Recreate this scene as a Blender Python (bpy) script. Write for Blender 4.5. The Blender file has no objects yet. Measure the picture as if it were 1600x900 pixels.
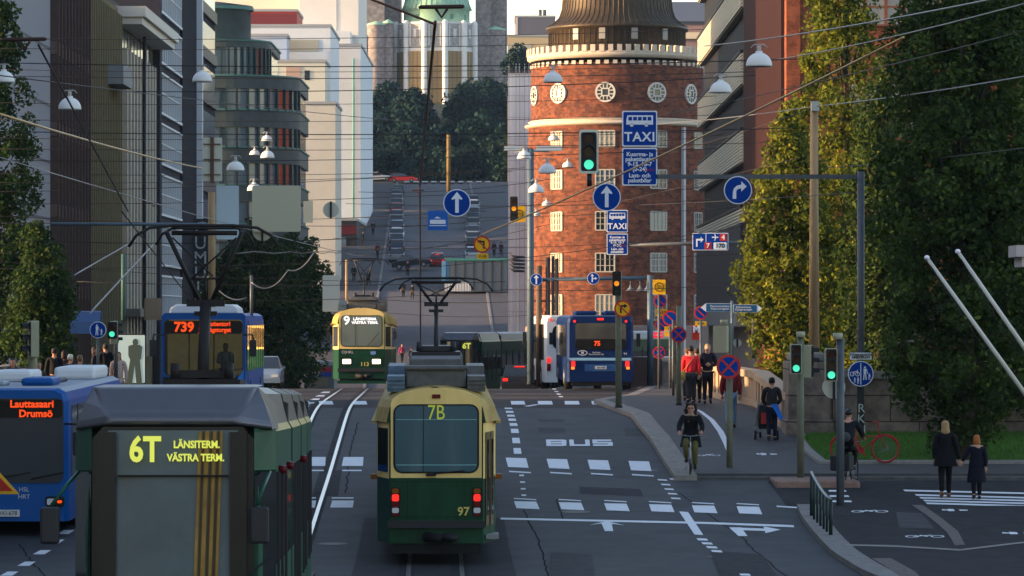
import bpy, bmesh, math, random
import numpy as np
from mathutils import Vector, Matrix
R=math.radians; PI=math.pi
random.seed(7); rng=np.random.default_rng(7)
SC=bpy.context.scene; COL=SC.collection
# ---------------------------------------------------------------- camera, world, sun
F=6000.0; HY=495.0
cam=bpy.data.cameras.new('camera'); CAM=bpy.data.objects.new('camera',cam); COL.objects.link(CAM)
CAM.location=(0,0,0); CAM.rotation_euler=(R(90),0,0)
cam.sensor_width=36; cam.lens=135; cam.shift_y=(HY-450)/1600; cam.clip_start=1; cam.clip_end=6000
SC.camera=CAM
SUN_EL=9.0; SUN_BACK=6.0
wd=bpy.data.worlds.new('World'); SC.world=wd; wd.use_nodes=True
nt=wd.node_tree; bg=nt.nodes['Background']; sky=nt.nodes.new('ShaderNodeTexSky'); sky.sky_type='NISHITA'
sky.sun_disc=False; sky.sun_elevation=R(SUN_EL); sky.sun_rotation=R(-90-SUN_BACK); sky.air_density=1.0; sky.dust_density=1.2; sky.ozone_density=1.0
tm_=nt.nodes.new('ShaderNodeMix'); tm_.data_type='RGBA'; tm_.blend_type='MULTIPLY'; tm_.inputs[0].default_value=1; tm_.inputs[7].default_value=(1.07,.975,1.0,1); nt.links.new(sky.outputs[0],tm_.inputs[6]); nt.links.new(tm_.outputs[2],bg.inputs[0]); bg.inputs[1].default_value=0.14
sl=bpy.data.lights.new('sun','SUN'); sl.energy=3.3; sl.angle=R(0.5); sl.color=(1.0,0.66,0.36)
so=bpy.data.objects.new('sun',sl); COL.objects.link(so)
sd=Vector((-math.cos(R(SUN_EL))*math.cos(R(SUN_BACK)),-math.cos(R(SUN_EL))*math.sin(R(SUN_BACK)),math.sin(R(SUN_EL))))
so.rotation_euler=sd.to_track_quat('Z','Y').to_euler()
SC.view_settings.view_transform='Standard'; SC.view_settings.look='None'; SC.view_settings.exposure=2.05; SC.view_settings.gamma=1
SC.render.engine='CYCLES'; SC.cycles.use_denoising=True; SC.cycles.max_bounces=5; SC.cycles.diffuse_bounces=3; SC.cycles.glossy_bounces=3
SC.cycles.transparent_max_bounces=8; SC.cycles.volume_bounces=0; SC.cycles.caustics_reflective=False; SC.cycles.caustics_refractive=False
# ---------------------------------------------------------------- helpers
_mats={}
def M(name,col=None,rough=.6,metal=0,emit=0,var=0,scale=4,bump=0,spec=.15,streak=0,ecol=None):
    if name in _mats: return _mats[name]
    m=bpy.data.materials.new(name); m.use_nodes=True; n=m.node_tree; b=n.nodes['Principled BSDF']
    c=(*col,1); b.inputs['Base Color'].default_value=c; b.inputs['Roughness'].default_value=rough; b.inputs['Metallic'].default_value=metal
    b.inputs['Specular IOR Level'].default_value=spec
    if emit:
        b.inputs['Emission Color'].default_value=(*(ecol or col),1); b.inputs['Emission Strength'].default_value=emit*.46
    if var or bump or streak:
        tc=n.nodes.new('ShaderNodeTexCoord'); t=n.nodes.new('ShaderNodeTexNoise'); t.inputs['Scale'].default_value=scale; t.inputs['Detail'].default_value=7; t.inputs['Roughness'].default_value=.65
        src=tc.outputs['Object']
        if streak:
            mp=n.nodes.new('ShaderNodeMapping'); mp.inputs['Scale'].default_value=(1,1,streak); n.links.new(src,mp.inputs[0]); src=mp.outputs[0]
        n.links.new(src,t.inputs['Vector'])
        if var:
            r=n.nodes.new('ShaderNodeValToRGB'); r.color_ramp.elements[0].position=.3; r.color_ramp.elements[1].position=.7
            r.color_ramp.elements[0].color=(*[x*(1-var) for x in col],1); r.color_ramp.elements[1].color=(*[min(1,x*(1+var)) for x in col],1)
            n.links.new(t.outputs[0],r.inputs[0]); n.links.new(r.outputs[0],b.inputs['Base Color'])
        if bump:
            bu=n.nodes.new('ShaderNodeBump'); bu.inputs['Strength'].default_value=bump; bu.inputs['Distance'].default_value=.03
            n.links.new(t.outputs[0],bu.inputs['Height']); n.links.new(bu.outputs[0],b.inputs['Normal'])
    _mats[name]=m; return m
def brick_mat(name,c1,c2,mortar,bw=.27,bh=.075,cyl=0,axis='x',rough=.85,msize=.012,band=0):
    m=bpy.data.materials.new(name); m.use_nodes=True; n=m.node_tree; L=n.links; b=n.nodes['Principled BSDF']; b.inputs['Roughness'].default_value=rough; b.inputs['Specular IOR Level'].default_value=.08
    tc=n.nodes.new('ShaderNodeTexCoord'); sx=n.nodes.new('ShaderNodeSeparateXYZ'); L.new(tc.outputs['Object'],sx.inputs[0]); cb=n.nodes.new('ShaderNodeCombineXYZ')
    if cyl:
        a=n.nodes.new('ShaderNodeMath'); a.operation='ARCTAN2'; L.new(sx.outputs[0],a.inputs[0]); L.new(sx.outputs[1],a.inputs[1])
        mu=n.nodes.new('ShaderNodeMath'); mu.operation='MULTIPLY'; mu.inputs[1].default_value=cyl; L.new(a.outputs[0],mu.inputs[0]); L.new(mu.outputs[0],cb.inputs[0])
    else: L.new(sx.outputs[0 if axis=='x' else 1],cb.inputs[0])
    L.new(sx.outputs[2],cb.inputs[1])
    t=n.nodes.new('ShaderNodeTexBrick'); L.new(cb.outputs[0],t.inputs['Vector']); t.inputs['Scale'].default_value=1
    t.inputs['Brick Width'].default_value=bw; t.inputs['Row Height'].default_value=bh; t.inputs['Mortar Size'].default_value=msize; t.inputs['Bias'].default_value=0
    t.inputs['Color1'].default_value=(*c1,1); t.inputs['Color2'].default_value=(*c2,1); t.inputs['Mortar'].default_value=(*mortar,1)
    nz=n.nodes.new('ShaderNodeTexNoise'); nz.inputs['Scale'].default_value=1.1; nz.inputs['Detail'].default_value=8; L.new(tc.outputs['Object'],nz.inputs['Vector'])
    r=n.nodes.new('ShaderNodeValToRGB'); r.color_ramp.elements[0].position=.32; r.color_ramp.elements[1].position=.7; r.color_ramp.elements[0].color=(.38,.36,.40,1); r.color_ramp.elements[1].color=(1.25,1.2,1.1,1)
    nz.inputs['Scale'].default_value=1.6; nz.inputs['Roughness'].default_value=.75; L.new(nz.outputs[0],r.inputs[0]); mx=n.nodes.new('ShaderNodeMix'); mx.data_type='RGBA'; mx.blend_type='MULTIPLY'; mx.inputs[0].default_value=1
    L.new(t.outputs[0],mx.inputs[6]); L.new(r.outputs[0],mx.inputs[7]); L.new(mx.outputs[2],b.inputs['Base Color'])
    bu=n.nodes.new('ShaderNodeBump'); bu.inputs['Strength'].default_value=.3; bu.inputs['Distance'].default_value=.02; L.new(t.outputs['Fac'],bu.inputs['Height']); bu.invert=True; L.new(bu.outputs[0],b.inputs['Normal'])
    return m
def tag(o,label=None,cat=None,group=None,kind=None):
    if label: o['label']=label
    if cat: o['category']=cat
    if group: o['group']=group
    if kind: o['kind']=kind
    return o
def thing(name,label,cat,loc=(0,0,0),rz=0,group=None,pitch=0):
    o=bpy.data.objects.new(name,None); o.empty_display_size=.3; COL.objects.link(o); o.location=loc; o.rotation_euler=(pitch,0,rz)
    return tag(o,label,cat,group)
def link(name,me,parent=None,loc=None):
    o=bpy.data.objects.new(name,me); COL.objects.link(o)
    if parent is not None: o.parent=parent
    if loc is not None: o.location=loc
    return o
def dup(root,loc=None,rz=None,label=None,group=None):
    r=root.copy(); COL.objects.link(r)
    if loc is not None: r.location=loc
    if rz is not None: r.rotation_euler.z=rz
    if label: r['label']=label
    if group: r['group']=group
    def rec(a,b):
        for ch in list(a.children):
            c=ch.copy(); COL.objects.link(c); c.parent=b; rec(ch,c)
    rec(root,r); return r
class MB:
    def __init__(s): s.v=[]; s.f=[]; s.m=[]; s.sm=[]
    def add(s,vs,fs,mi=0,smooth=False):
        b=len(s.v); s.v+= [tuple(p) for p in vs]
        for f in fs: s.f.append([i+b for i in f]); s.m.append(mi); s.sm.append(smooth)
        return s
    def box(s,x0,x1,y0,y1,z0,z1,mi=0,tf=None):
        vs=[(x0,y0,z0),(x1,y0,z0),(x1,y1,z0),(x0,y1,z0),(x0,y0,z1),(x1,y0,z1),(x1,y1,z1),(x0,y1,z1)]
        if tf: vs=[tf@Vector(p) for p in vs]
        return s.add(vs,[(0,3,2,1),(4,5,6,7),(0,1,5,4),(1,2,6,5),(2,3,7,6),(3,0,4,7)],mi)
    def cbox(s,x,y,z,sx,sy,sz,mi=0,rz=0):
        tf=Matrix.Translation((x,y,z))@Matrix.Rotation(rz,4,'Z')
        return s.box(-sx/2,sx/2,-sy/2,sy/2,-sz/2,sz/2,mi,tf)
    def tube(s,pts,r,n=8,mi=0,cap=True,smooth=True):
        pts=[Vector(p) for p in pts]; k=len(pts); rs=r if isinstance(r,(list,tuple)) else [r]*k; rings=[]
        up=None
        for i,p in enumerate(pts):
            d=(pts[min(i+1,k-1)]-pts[max(i-1,0)]).normalized()
            if up is None: up=Vector((0,0,1)) if abs(d.z)<.9 else Vector((0,1,0))
            a=d.cross(up); 
            if a.length<1e-4: a=d.cross(Vector((1,0,0)))
            a.normalize(); b=a.cross(d).normalized(); up=b
            rings.append([p+(a*math.cos(2*PI*j/n)+b*math.sin(2*PI*j/n))*rs[i] for j in range(n)])
        return s.loft(rings,mi,cap,smooth)
    def loft(s,rings,mi=0,cap=True,smooth=False,mfun=None):
        n=len(rings[0]); b=len(s.v)
        for r in rings: s.v+=[tuple(p) for p in r]
        for i in range(len(rings)-1):
            for j in range(n):
                a=b+i*n+j; c=b+i*n+(j+1)%n
                s.f.append([a,c,c+n,a+n]); s.m.append(mfun(i,j) if mfun else mi); s.sm.append(smooth)
        if cap:
            s.f.append([b+j for j in range(n)][::-1]); s.m.append(mfun(-1,0) if mfun else mi); s.sm.append(False)
            e=b+(len(rings)-1)*n; s.f.append([e+j for j in range(n)]); s.m.append(mfun(-2,0) if mfun else mi); s.sm.append(False)
        return s
    def prism(s,poly,y0,y1,mi=0):  # poly in xz, extruded along y
        n=len(poly); s.add([(x,y0,z) for x,z in poly]+[(x,y1,z) for x,z in poly],
          [list(range(n)),list(range(2*n-1,n-1,-1))]+[(i,i+n,(i+1)%n+n,(i+1)%n) for i in range(n)],mi); return s
    def hprism(s,poly,z0,z1,mi=0): # poly in xy, extruded along z
        n=len(poly); s.add([(x,y,z0) for x,y in poly]+[(x,y,z1) for x,y in poly],
          [list(range(n-1,-1,-1)),list(range(n,2*n))]+[(i,(i+1)%n,(i+1)%n+n,i+n) for i in range(n)],mi); return s
    def lathe(s,prof,n=24,mi=0,a0=0,a1=2*PI,c=(0,0),smooth=True,mfun=None):
        full=abs(a1-a0-2*PI)<1e-6; k=n if full else n+1; b=len(s.v)
        for r,z in prof:
            for j in range(k):
                a=a0+(a1-a0)*j/n; s.v.append((c[0]+r*math.cos(a),c[1]+r*math.sin(a),z))
        for i in range(len(prof)-1):
            for j in range(n):
                j2=(j+1)%k; s.f.append([b+i*k+j,b+i*k+j2,b+(i+1)*k+j2,b+(i+1)*k+j]); s.m.append(mfun(i) if mfun else mi); s.sm.append(smooth)
        return s
    def ball(s,c,rx,ry,rz,n=10,m=7,mi=0):
        prof=[[( c[0]+rx*math.sin(PI*i/m)*math.cos(2*PI*j/n), c[1]+ry*math.sin(PI*i/m)*math.sin(2*PI*j/n), c[2]-rz*math.cos(PI*i/m)) for j in range(n)] for i in range(m+1)]
        return s.loft(prof,mi,False,True)
    def mesh(s,mats,name='m'):
        me=bpy.data.meshes.new(name); me.from_pydata(s.v,[],s.f)
        for m in (mats if isinstance(mats,(list,tuple)) else [mats]): me.materials.append(m)
        me.polygons.foreach_set('material_index',s.m); me.polygons.foreach_set('use_smooth',s.sm); me.update(); return me
    def build(s,name,mats,parent=None,loc=None,rz=None,bevel=0):
        o=link(name,s.mesh(mats,name),parent,loc)
        if rz is not None: o.rotation_euler.z=rz
        if bevel:
            mo=o.modifiers.new('b','BEVEL'); mo.width=bevel; mo.segments=2; mo.limit_method='ANGLE'; mo.angle_limit=R(40)
        return o
def ell(cx,cz,rx,rz,n=28,a0=0,a1=2*PI): return [(cx+rx*math.cos(a0+(a1-a0)*i/n),cz+rz*math.sin(a0+(a1-a0)*i/n)) for i in range(n)]
def rrect(x0,x1,z0,z1,r,n=5):
    p=[]
    for cx,cz,a in ((x1-r,z1-r,0),(x0+r,z1-r,90),(x0+r,z0+r,180),(x1-r,z0+r,270)):
        p+=[(cx+r*math.cos(R(a+90*i/n)),cz+r*math.sin(R(a+90*i/n))) for i in range(n+1)]
    return p[::-1]
def ring_prism(mb,outer,inner,y0,y1,mi=0):
    n=len(outer); v=[(x,y0,z) for x,z in outer]+[(x,y0,z) for x,z in inner]+[(x,y1,z) for x,z in outer]+[(x,y1,z) for x,z in inner]
    f=[]
    for i in range(n):
        j=(i+1)%n; f+=[(i,j,n+j,n+i),(2*n+i,3*n+i,3*n+j,2*n+j),(i,2*n+i,2*n+j,j),(n+i,n+j,3*n+j,3*n+i)]
    mb.add(v,f,mi)
_txt={}
def text(name,s,size,mat,parent,x,z,y=-.01,align='CENTER',bold=0,sx=1,space=1,rz=0,rot2d=0):
    cu=bpy.data.curves.new('t','FONT'); cu.body=s; cu.size=size; cu.align_x=align; cu.align_y='CENTER'; cu.extrude=.004; cu.offset=bold; cu.space_character=space; cu.space_line=.85; cu.resolution_u=3
    to=bpy.data.objects.new('t',cu); COL.objects.link(to)
    dg=bpy.context.evaluated_depsgraph_get(); me=bpy.data.meshes.new_from_object(to.evaluated_get(dg)); bpy.data.objects.remove(to)
    me.transform(Matrix.Translation((x,y,z))@Matrix.Rotation(rz,4,'Z')@Matrix.Rotation(R(90),4,'X')@Matrix.Rotation(rot2d,4,'Z')@Matrix.Scale(sx,4,(1,0,0)))
    me.materials.clear(); me.materials.append(mat)
    return link(name,me,parent)
# ---------------------------------------------------------------- terrain profile and pixel -> place helpers
_gp=[(-200,-3.6),(0,-4.0),(30,-4.3),(44,-4.5),(60,-4.75),(70,-4.8),(77,-4.72),(85,-4.35),(96,-3.86),(105,-3.38),(113,-2.95),(118,-2.78),(125,-2.74),(150,-2.8),(157,-2.95),(170,-3.3),(200,-4.2),(240,-5.4),(280,-6.4),(305,-6.9),(318,-6.1),(330,-4.9),(345,-3.2),(425,5.2),(525,15.4),(600,20.9),(625,21.8),(660,27),(700,37),(740,41),(3000,41)]
_gx=np.array([p[0] for p in _gp],float); _gz=np.array([p[1] for p in _gp],float)
def _smooth():
    ys=np.arange(-200,3001,1.0); z=np.interp(ys,_gx,_gz); k=np.array([1,2,3,4,5,4,3,2,1.]); k/=k.sum()
    zp=np.pad(z,4,mode='edge'); return ys,np.convolve(zp,k,'valid')
_GY,_GZ=_smooth()
def G(y): return float(np.interp(y,_GY,_GZ))
def at(px,py,Y): return Vector(((px-800)/F*Y,Y,(HY-py)/F*Y))
def GP(px,py,dz=0,lo=40,hi=160):
    a,b=lo,hi
    for _ in range(40):
        m=(a+b)/2
        if HY-F*(G(m)+dz)/m>py: a=m
        else: b=m
    y=(a+b)/2; return Vector(((px-800)/F*y,y,G(y)+dz))
def U(u,Y): return u-.02*Y
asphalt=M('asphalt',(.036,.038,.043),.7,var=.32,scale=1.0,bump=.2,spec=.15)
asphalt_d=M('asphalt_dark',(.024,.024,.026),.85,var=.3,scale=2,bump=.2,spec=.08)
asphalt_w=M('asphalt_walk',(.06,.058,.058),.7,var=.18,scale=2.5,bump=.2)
granite=M('granite',(.20,.185,.17),.8,var=.22,scale=9,bump=.2)
paint=M('road_paint',(.60,.62,.64),.6,var=.12,scale=6)
white=M('white_paint',(.8,.8,.8),.5); black=M('black_rubber',(.012,.012,.013),.6); dark=M('dark_metal',(.03,.03,.034),.45,metal=.3)
steel=M('galvanised_steel',(.2,.21,.22),.5,metal=.5,var=.15,scale=8); railm=M('rail_steel',(.62,.62,.63),.28,metal=.9)
grass_m=M('grass',(.035,.085,.015),.9,var=.5,scale=3,bump=.5)
def strip(name,y0,y1,left,right,dz,mat,kind='structure',step=1.0,skirt=0,nx=1,parent=None):
    mb=MB(); ys=[y0]; y=math.floor(y0)+step
    while y<y1-1e-6: ys.append(y); y+=step
    ys.append(y1)
    for a,b in zip(ys[:-1],ys[1:]):
        la,lb,ra,rb=left(a),left(b),right(a),right(b); za,zb=G(a)+dz,G(b)+dz
        for i in range(nx):
            t0,t1=i/nx,(i+1)/nx
            mb.add([(la+(ra-la)*t0,a,za),(la+(ra-la)*t1,a,za),(lb+(rb-lb)*t1,b,zb),(lb+(rb-lb)*t0,b,zb)],[(0,1,2,3)])
        if skirt:
            for p,q,fl in ((la,lb,0),(ra,rb,1)):
                f=(0,1,2,3) if fl else (3,2,1,0)
                mb.add([(p,a,za-skirt),(q,b,zb-skirt),(q,b,zb),(p,a,za)],[f])
    if skirt:
        for yy,fl in ((y0,0),(y1,1)):
            z=G(yy)+dz; mb.add([(left(yy),yy,z-skirt),(right(yy),yy,z-skirt),(right(yy),yy,z),(left(yy),yy,z)],[(0,1,2,3) if not fl else (3,2,1,0)])
    o=mb.build(name,mat,parent)
    if kind: tag(o,kind=kind)
    return o
# ground sheet to the horizon
mb=MB(); xs=[-2500,-600,-200,-60,-30,30,60,200,600,2500]; ys=[-200,-50]+list(range(0,760,1))+[800,1000,1500,3000]
for y in ys:
    for x in xs: mb.v.append((x,y,G(y)-.02))
nx=len(xs)
for i in range(len(ys)-1):
    for j in range(nx-1): mb.f.append([i*nx+j,i*nx+j+1,(i+1)*nx+j+1,(i+1)*nx+j]); mb.m.append(0); mb.sm.append(True)
tag(mb.build('ground',M('ground_paving',(.055,.053,.052),.9,var=.25,scale=.6)),kind='structure')
# main street, from the near junction over the bridge crest and down to the square
def kerbR(Y): return float(np.interp(Y,[93.5,97,101,105,109,113,117,122,130,150,200,310],[3.95,3.88,3.82,3.75,3.6,3.5,2.95,2.6,3.9,5.4,5.0,3.2]))
_nk=[GP(1245,795),GP(1252,812),GP(1270,836),GP(1300,868),GP(1345,897)]
_nky=[p.y for p in _nk][::-1]; _nkx=[p.x for p in _nk][::-1]
NKY=_nk[0].y
def nkerb(Y): return float(np.interp(Y,[30]+_nky,[9.5]+_nkx))
def roadR(Y):
    if Y>93.5: return kerbR(Y)
    if Y>NKY: return 40
    return nkerb(Y)
def roadL(Y): return float(np.interp(Y,[0,60,96,103,106,310],[-12.6-0,-13.6,-13.6,-11.2,-10.75,-15.2]))
strip('road',5,NKY,roadL,nkerb,0,asphalt)
strip('road_junction',NKY,93.5,roadL,lambda y:40,0,asphalt)
strip('road_bridge',93.5,118,roadL,kerbR,0,asphalt)
strip('road_crest',118,308,roadL,kerbR,0.0,M('asphalt_crest_sheen',(.050,.045,.044),.85,var=.22,scale=1.3,bump=.15,spec=.08))  # browner, duller tone paints the weaker sky reflection past the crest
# pavements with a kerb step
strip('pavement_left',5,310,lambda y:-40,lambda y:roadL(y)-.3,.12,asphalt_w,skirt=.2)
strip('kerb_left',5,310,lambda y:roadL(y)-.3,lambda y:roadL(y),.125,granite,skirt=.2)
KW=.55
strip('bridge_pavement',93.9,310,lambda y:kerbR(y)+(KW if y<118 else .35),lambda y:16,.12,asphalt_w,skirt=.2)
strip('bridge_kerb',93.3,118,kerbR,lambda y:kerbR(y)+KW,.125,M('kerb_granite',(.20,.18,.155),.8,var=.3,scale=5,bump=.2),skirt=.2,step=1)
strip('bridge_kerb_far',118,310,kerbR,lambda y:kerbR(y)+.35,.125,granite,skirt=.2)
strip('pavement_front_edge',93.55,93.9,lambda y:kerbR(93.9)+KW,lambda y:40,.06,M('edge_worn',(.085,.08,.078),.9,var=.3),skirt=.1)
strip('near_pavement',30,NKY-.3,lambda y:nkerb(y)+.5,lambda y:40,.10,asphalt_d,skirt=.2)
strip('near_kerb',30,NKY,nkerb,lambda y:nkerb(y)+.5,.105,M('kerb_granite2',(.16,.15,.14),.8,var=.3,scale=5,bump=.2),skirt=.2)
strip('side_street',86.6,93.2,lambda y:6.2,lambda y:40,.006,asphalt_d)
# hill street
HU0,HU1=-5.9,5.4
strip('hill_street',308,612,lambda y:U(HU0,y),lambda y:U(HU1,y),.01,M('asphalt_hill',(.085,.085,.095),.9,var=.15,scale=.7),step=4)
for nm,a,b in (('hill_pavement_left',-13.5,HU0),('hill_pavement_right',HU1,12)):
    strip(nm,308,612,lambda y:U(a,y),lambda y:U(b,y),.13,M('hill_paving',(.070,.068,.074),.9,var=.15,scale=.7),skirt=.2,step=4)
strip('hill_top_street',600,612,lambda y:-60,lambda y:60,.16,M('asphalt_hill',None),step=3)
strip('park_ground',613,744,lambda y:-120,lambda y:120,.1,M('park_grass',(.018,.026,.016),.9,var=.4,scale=.3),step=4)
mb=MB()
for px0 in range(632,772,14):
    p=at(px0,0,598); mb.box(p.x,p.x+.8,596,600,G(598)+.14,G(598)+.33)
tag(mb.build('hill_crossing_marks',paint),kind='structure')
for a in (HU0,HU1): strip('hill_kerb',310,600,lambda y:U(a,y)-.12,lambda y:U(a,y)+.12,.16,M('hill_kerb_stone',(.17,.165,.165),.9),skirt=.2,step=5)
# grass bed beside the abutment wall
gl=[GP(1290,730),GP(1268,712),GP(1255,695),GP(1262,683)]
gy=[p.y for p in gl]; gx=[p.x for p in gl]
gleft=lambda y: float(np.interp(y,gy,gx))
gr=strip('grass_bed',gy[0],108.5,gleft,lambda y:26,.17,grass_m,kind='structure',skirt=.1)
strip('grass_kerb',gy[0]-.35,107,lambda y:gleft(y+.3)-.22,lambda y:gleft(y),.19,granite,skirt=.25)
strip('grass_kerb_front',gy[0]-.4,gy[0],lambda y:gx[0]-.22,lambda y:26,.185,granite,skirt=.25)
# grass blades (stuff)
def blades():
    n=26000; x=rng.uniform(gleft(100)-.5,15.5,n); y=rng.uniform(gy[0]+.05,107.5,n); gg=np.interp(y,_GY,_GZ)+.17
    ok=x>np.interp(y,gy,gx)+.05; x,y,gg=x[ok],y[ok],gg[ok]; n=len(x); h=rng.uniform(.04,.11,n); a=rng.uniform(0,PI,n); w=.012
    v=np.zeros((n,3,3)); v[:,0]=np.c_[x-w*np.cos(a),y-w*np.sin(a),gg]; v[:,1]=np.c_[x+w*np.cos(a),y+w*np.sin(a),gg]; v[:,2]=np.c_[x+rng.normal(0,.02,n),y+rng.normal(0,.02,n),gg+h]
    me=bpy.data.meshes.new('grass'); me.from_pydata(v.reshape(-1,3).tolist(),[],[(3*i,3*i+1,3*i+2) for i in range(n)]); me.materials.append(M('grass_blade',(.06,.15,.02),.7)); 
    tag(link('grass',me),'short green grass growing on the bed by the abutment','grass',kind='stuff')
blades()
# ---------------------------------------------------------------- road markings
mk=MB(); mkw=MB()
def poly(pts,dz=.008,mb=mk):
    P=[GP(x,y,dz) for x,y in pts]; mb.add(P,[list(range(len(P)))])
for k in range(4):  # crossing, far row
    x=790+64*k+[0,0,0,0][k]; y=715+k*1.7; poly([(x,y),(x+32,y+.8),(x+36,y+16),(x+4,y+14.5)])
    poly([(x+5,y+20.5),(x+39,y+22.5),(x+40,y+24.5),(x+6,y+22.5)])
for k,x in enumerate((803,873,944,1014,1081,1151,)):  # near row
    y=783+k*1.6; w=35; poly([(x,y),(x+w,y+.8),(x+w+5,y+12.5),(x+4,y+11)])
    poly([(x,y-5),(x+w,y-3),(x+w,y-1.5),(x,y-3.5)])
for x,y in ((476,714),(535,714)): poly([(x+2,y),(x+33,y),(x+32,y+14),(x-1,y+14)]); poly([(x,y+20),(x+30,y+20),(x+30,y+22),(x,y+22)])
for x,y in ((458,782),(517,782)): poly([(x+2,y),(x+36,y),(x+34,y+11),(x-1,y+11)]); poly([(x+2,y-5),(x+36,y-5),(x+35,y-3),(x+1,y-3)])
for x,w in ((462,22),(498,22),(552,21),(597,20),(798,22),(840,23),(882,23),(924,23),(969,19),(1005,14)): poly([(x,626.5),(x+w-1,626.5),(x+w+1,632),(x+1,632)],dz=.008)
for i,(x,y,h) in enumerate(((788,637,2),(790,642,3),(792,648,3),(794,654,3.5),(796,661,4.5),(798,670,6.5),(800,684,8.5),(802,700,9),)): poly([(x,y),(x+11.5,y),(x+13,y+h),(x+1,y+h)])
for x,y in ((811,741.5),(812.5,752),(813.5,762.5),(814.5,772.5)): poly([(x,y),(x+7.5,y),(x+8,y+2.4),(x+.5,y+2.4)])
for k in range(5): poly([(1027+k*5.2,748.5+k*7.2),(1041+k*5.2,749+k*7.2),(1043.3+k*5.2,751.3+k*7.2),(1029+k*5.2,750.7+k*7.2)])
poly([(1061,799),(1075,800),(1099,836),(1085,835)])
for k in range(12): poly([(1088+k*7.4,841+k*6.1),(1104+k*7.4,841.5+k*6.1),(1107+k*7.4,844.8+k*6.1),(1091+k*7.4,844.2+k*6.1)])
poly([(782,808.8),(1100,815.5),(1100,818.5),(782,811.6)]); poly([(1100,815.5),(1240,820.5),(1241,823.8),(1100,818.5)])
poly([(921,820),(948,814.5),(976,820.5),(956,818.5),(958,829.8),(945,829.8),(940,818)]) # straight arrow
poly([(1139,824),(1158,824),(1168,837.5),(1154,837.5)]); poly([(1158,824.5),(1196,826),(1197,829.5),(1161,828.5)]); poly([(1193,822.5),(1220,827.5),(1196,833)]) # right arrow
poly([(1046,747),(1085,748.5),(1086,750.5),(1047,749.5)]); poly([(1213,790),(1245,792),(1246,794),(1214,792)])
for k in range(7): poly([(1290+k*1.5,741+k*8.2*(1-.0*k)),(1308+k*4.3,741+k*8.2),(1310+k*4.3,743.5+k*8.2),(1291+k*1.5,743.5+k*8.2)],dz=.016)
for k,(x0,y) in enumerate(((1411,766),(1429,773),(1436,777.5),(1442,781.8),(1446,786))): poly([(x0,y-1),(1640,y+4.5),(1640,y+6.8),(x0+3,y+1.5)],dz=.016)
# dashes left
for x,y in ((108,828),(92,843),(71,859.5),(47,877.5),(20,893)): poly([(x-8,y),(x+9,y),(x-1,y+6.5),(x-20,y+6.5)])
for k in range(5): poly([(470+k*8-2,632-k*5.5+4),(482+k*8,632-k*5.5+4),(484+k*8,629.8-k*5.5+4),(474+k*8,629.8-k*5.5+4)],dz=.008)
for k in range(4): poly([(862+k*3.5,607+k*4),(868+k*3.5,607+k*4),(870+k*3.5,608.5+k*4),(864+k*3.5,608.5+k*4)],dz=.012)
poly([(818,634.5),(838,631.5),(842,632.3),(826,635.2)])
tag(mk.build('road_markings',paint),kind='structure')
def seg_text(s,x,y,w,h,dz=.008):   # stretched road letters drawn as strokes, in pixels of the ground
    G7={'B':[((0,0),(0,1)),((0,0),(.8,0)),((0,.5),(.8,.5)),((0,1),(.8,1)),((.85,.05),(.85,.45)),((.85,.55),(.85,.95))],'U':[((0,0),(0,1)),((0,1),(.85,1)),((.85,0),(.85,1))],'S':[((0,0),(.85,0)),((0,0),(0,.5)),((0,.5),(.85,.5)),((.85,.5),(.85,1)),((0,1),(.85,1))]}
    mb=MB()
    for i,c in enumerate(s):
        for (a,b),(c2,d) in G7[c]:
            x0=x+i*w*1.25+a*w; x1=x+i*w*1.25+c2*w; y0=y+b*h; y1=y+d*h
            if abs(x1-x0)<abs(y1-y0)+.01 and a==c2: q=[(x0-1,y0-1.2),(x0+6,y0-1.2),(x1+6+(d-b)*1,y1+1.2),(x1-1+(d-b)*1,y1+1.2)]
            else: q=[(x0,y0-1.3),(x1+4,y1-1.3),(x1+4,y1+1.3),(x0,y0+1.3)]
            P=[GP(px,py,dz) for px,py in q]; mb.add(P,[list(range(len(P)))])
            dz+=.0012
    tag(mb.build('road_lettering',paint),kind='structure')
seg_text('BUS',854,688,29,7.5)
# walkway line and cycle symbols on the pavements (on raised paving)
w2=MB()
pts=[(1071,633,4),(1092,643,6),(1108,656,8),(1121,674,9.5),(1130,692,9),(1136,707,4)]
for (x0,y0,a),(x1,y1,b) in zip(pts[:-1],pts[1:]): poly([(x0,y0),(x0+a,y0),(x1+b,y1),(x1,y1)],dz=.128,mb=w2)
def bikesym(x,y,w,dz):
    for cx in (x+.2*w,x+.8*w):
        n=12; ro,ri=.17*w,.12*w
        for i in range(n):
            a,b=2*PI*i/n,2*PI*(i+1)/n; q=[(cx+ro*math.cos(a),y+ro*.16*math.sin(a)),(cx+ro*math.cos(b),y+ro*.16*math.sin(b)),(cx+ri*math.cos(b),y+ri*.16*math.sin(b)),(cx+ri*math.cos(a),y+ri*.16*math.sin(a))][::-1]
            poly(q,dz,w2)
    poly([(x+.2*w,y),(x+.65*w,y-2.4),(x+.68*w,y-1.6),(x+.25*w,y+.5)],dz+.002,w2); poly([(x+.4*w,y-2.2),(x+.6*w,y),(x+.56*w,y+.6),(x+.36*w,y-1.4)],dz+.004,w2)
def walksym(x,y,w,dz):
    poly([(x,y-1.6),(x+.25*w,y-.5),(x+.28*w,y+.6),(x,y+.4)],dz,w2); poly([(x+.2*w,y-2),(x+.45*w,y-1.6),(x+.5*w,y+1.4),(x+.25*w,y+1.7)],dz+.002,w2); poly([(x+.65*w,y-1),(x+w,y-.6),(x+w,y+.8),(x+.7*w,y+1)],dz,w2)
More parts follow.
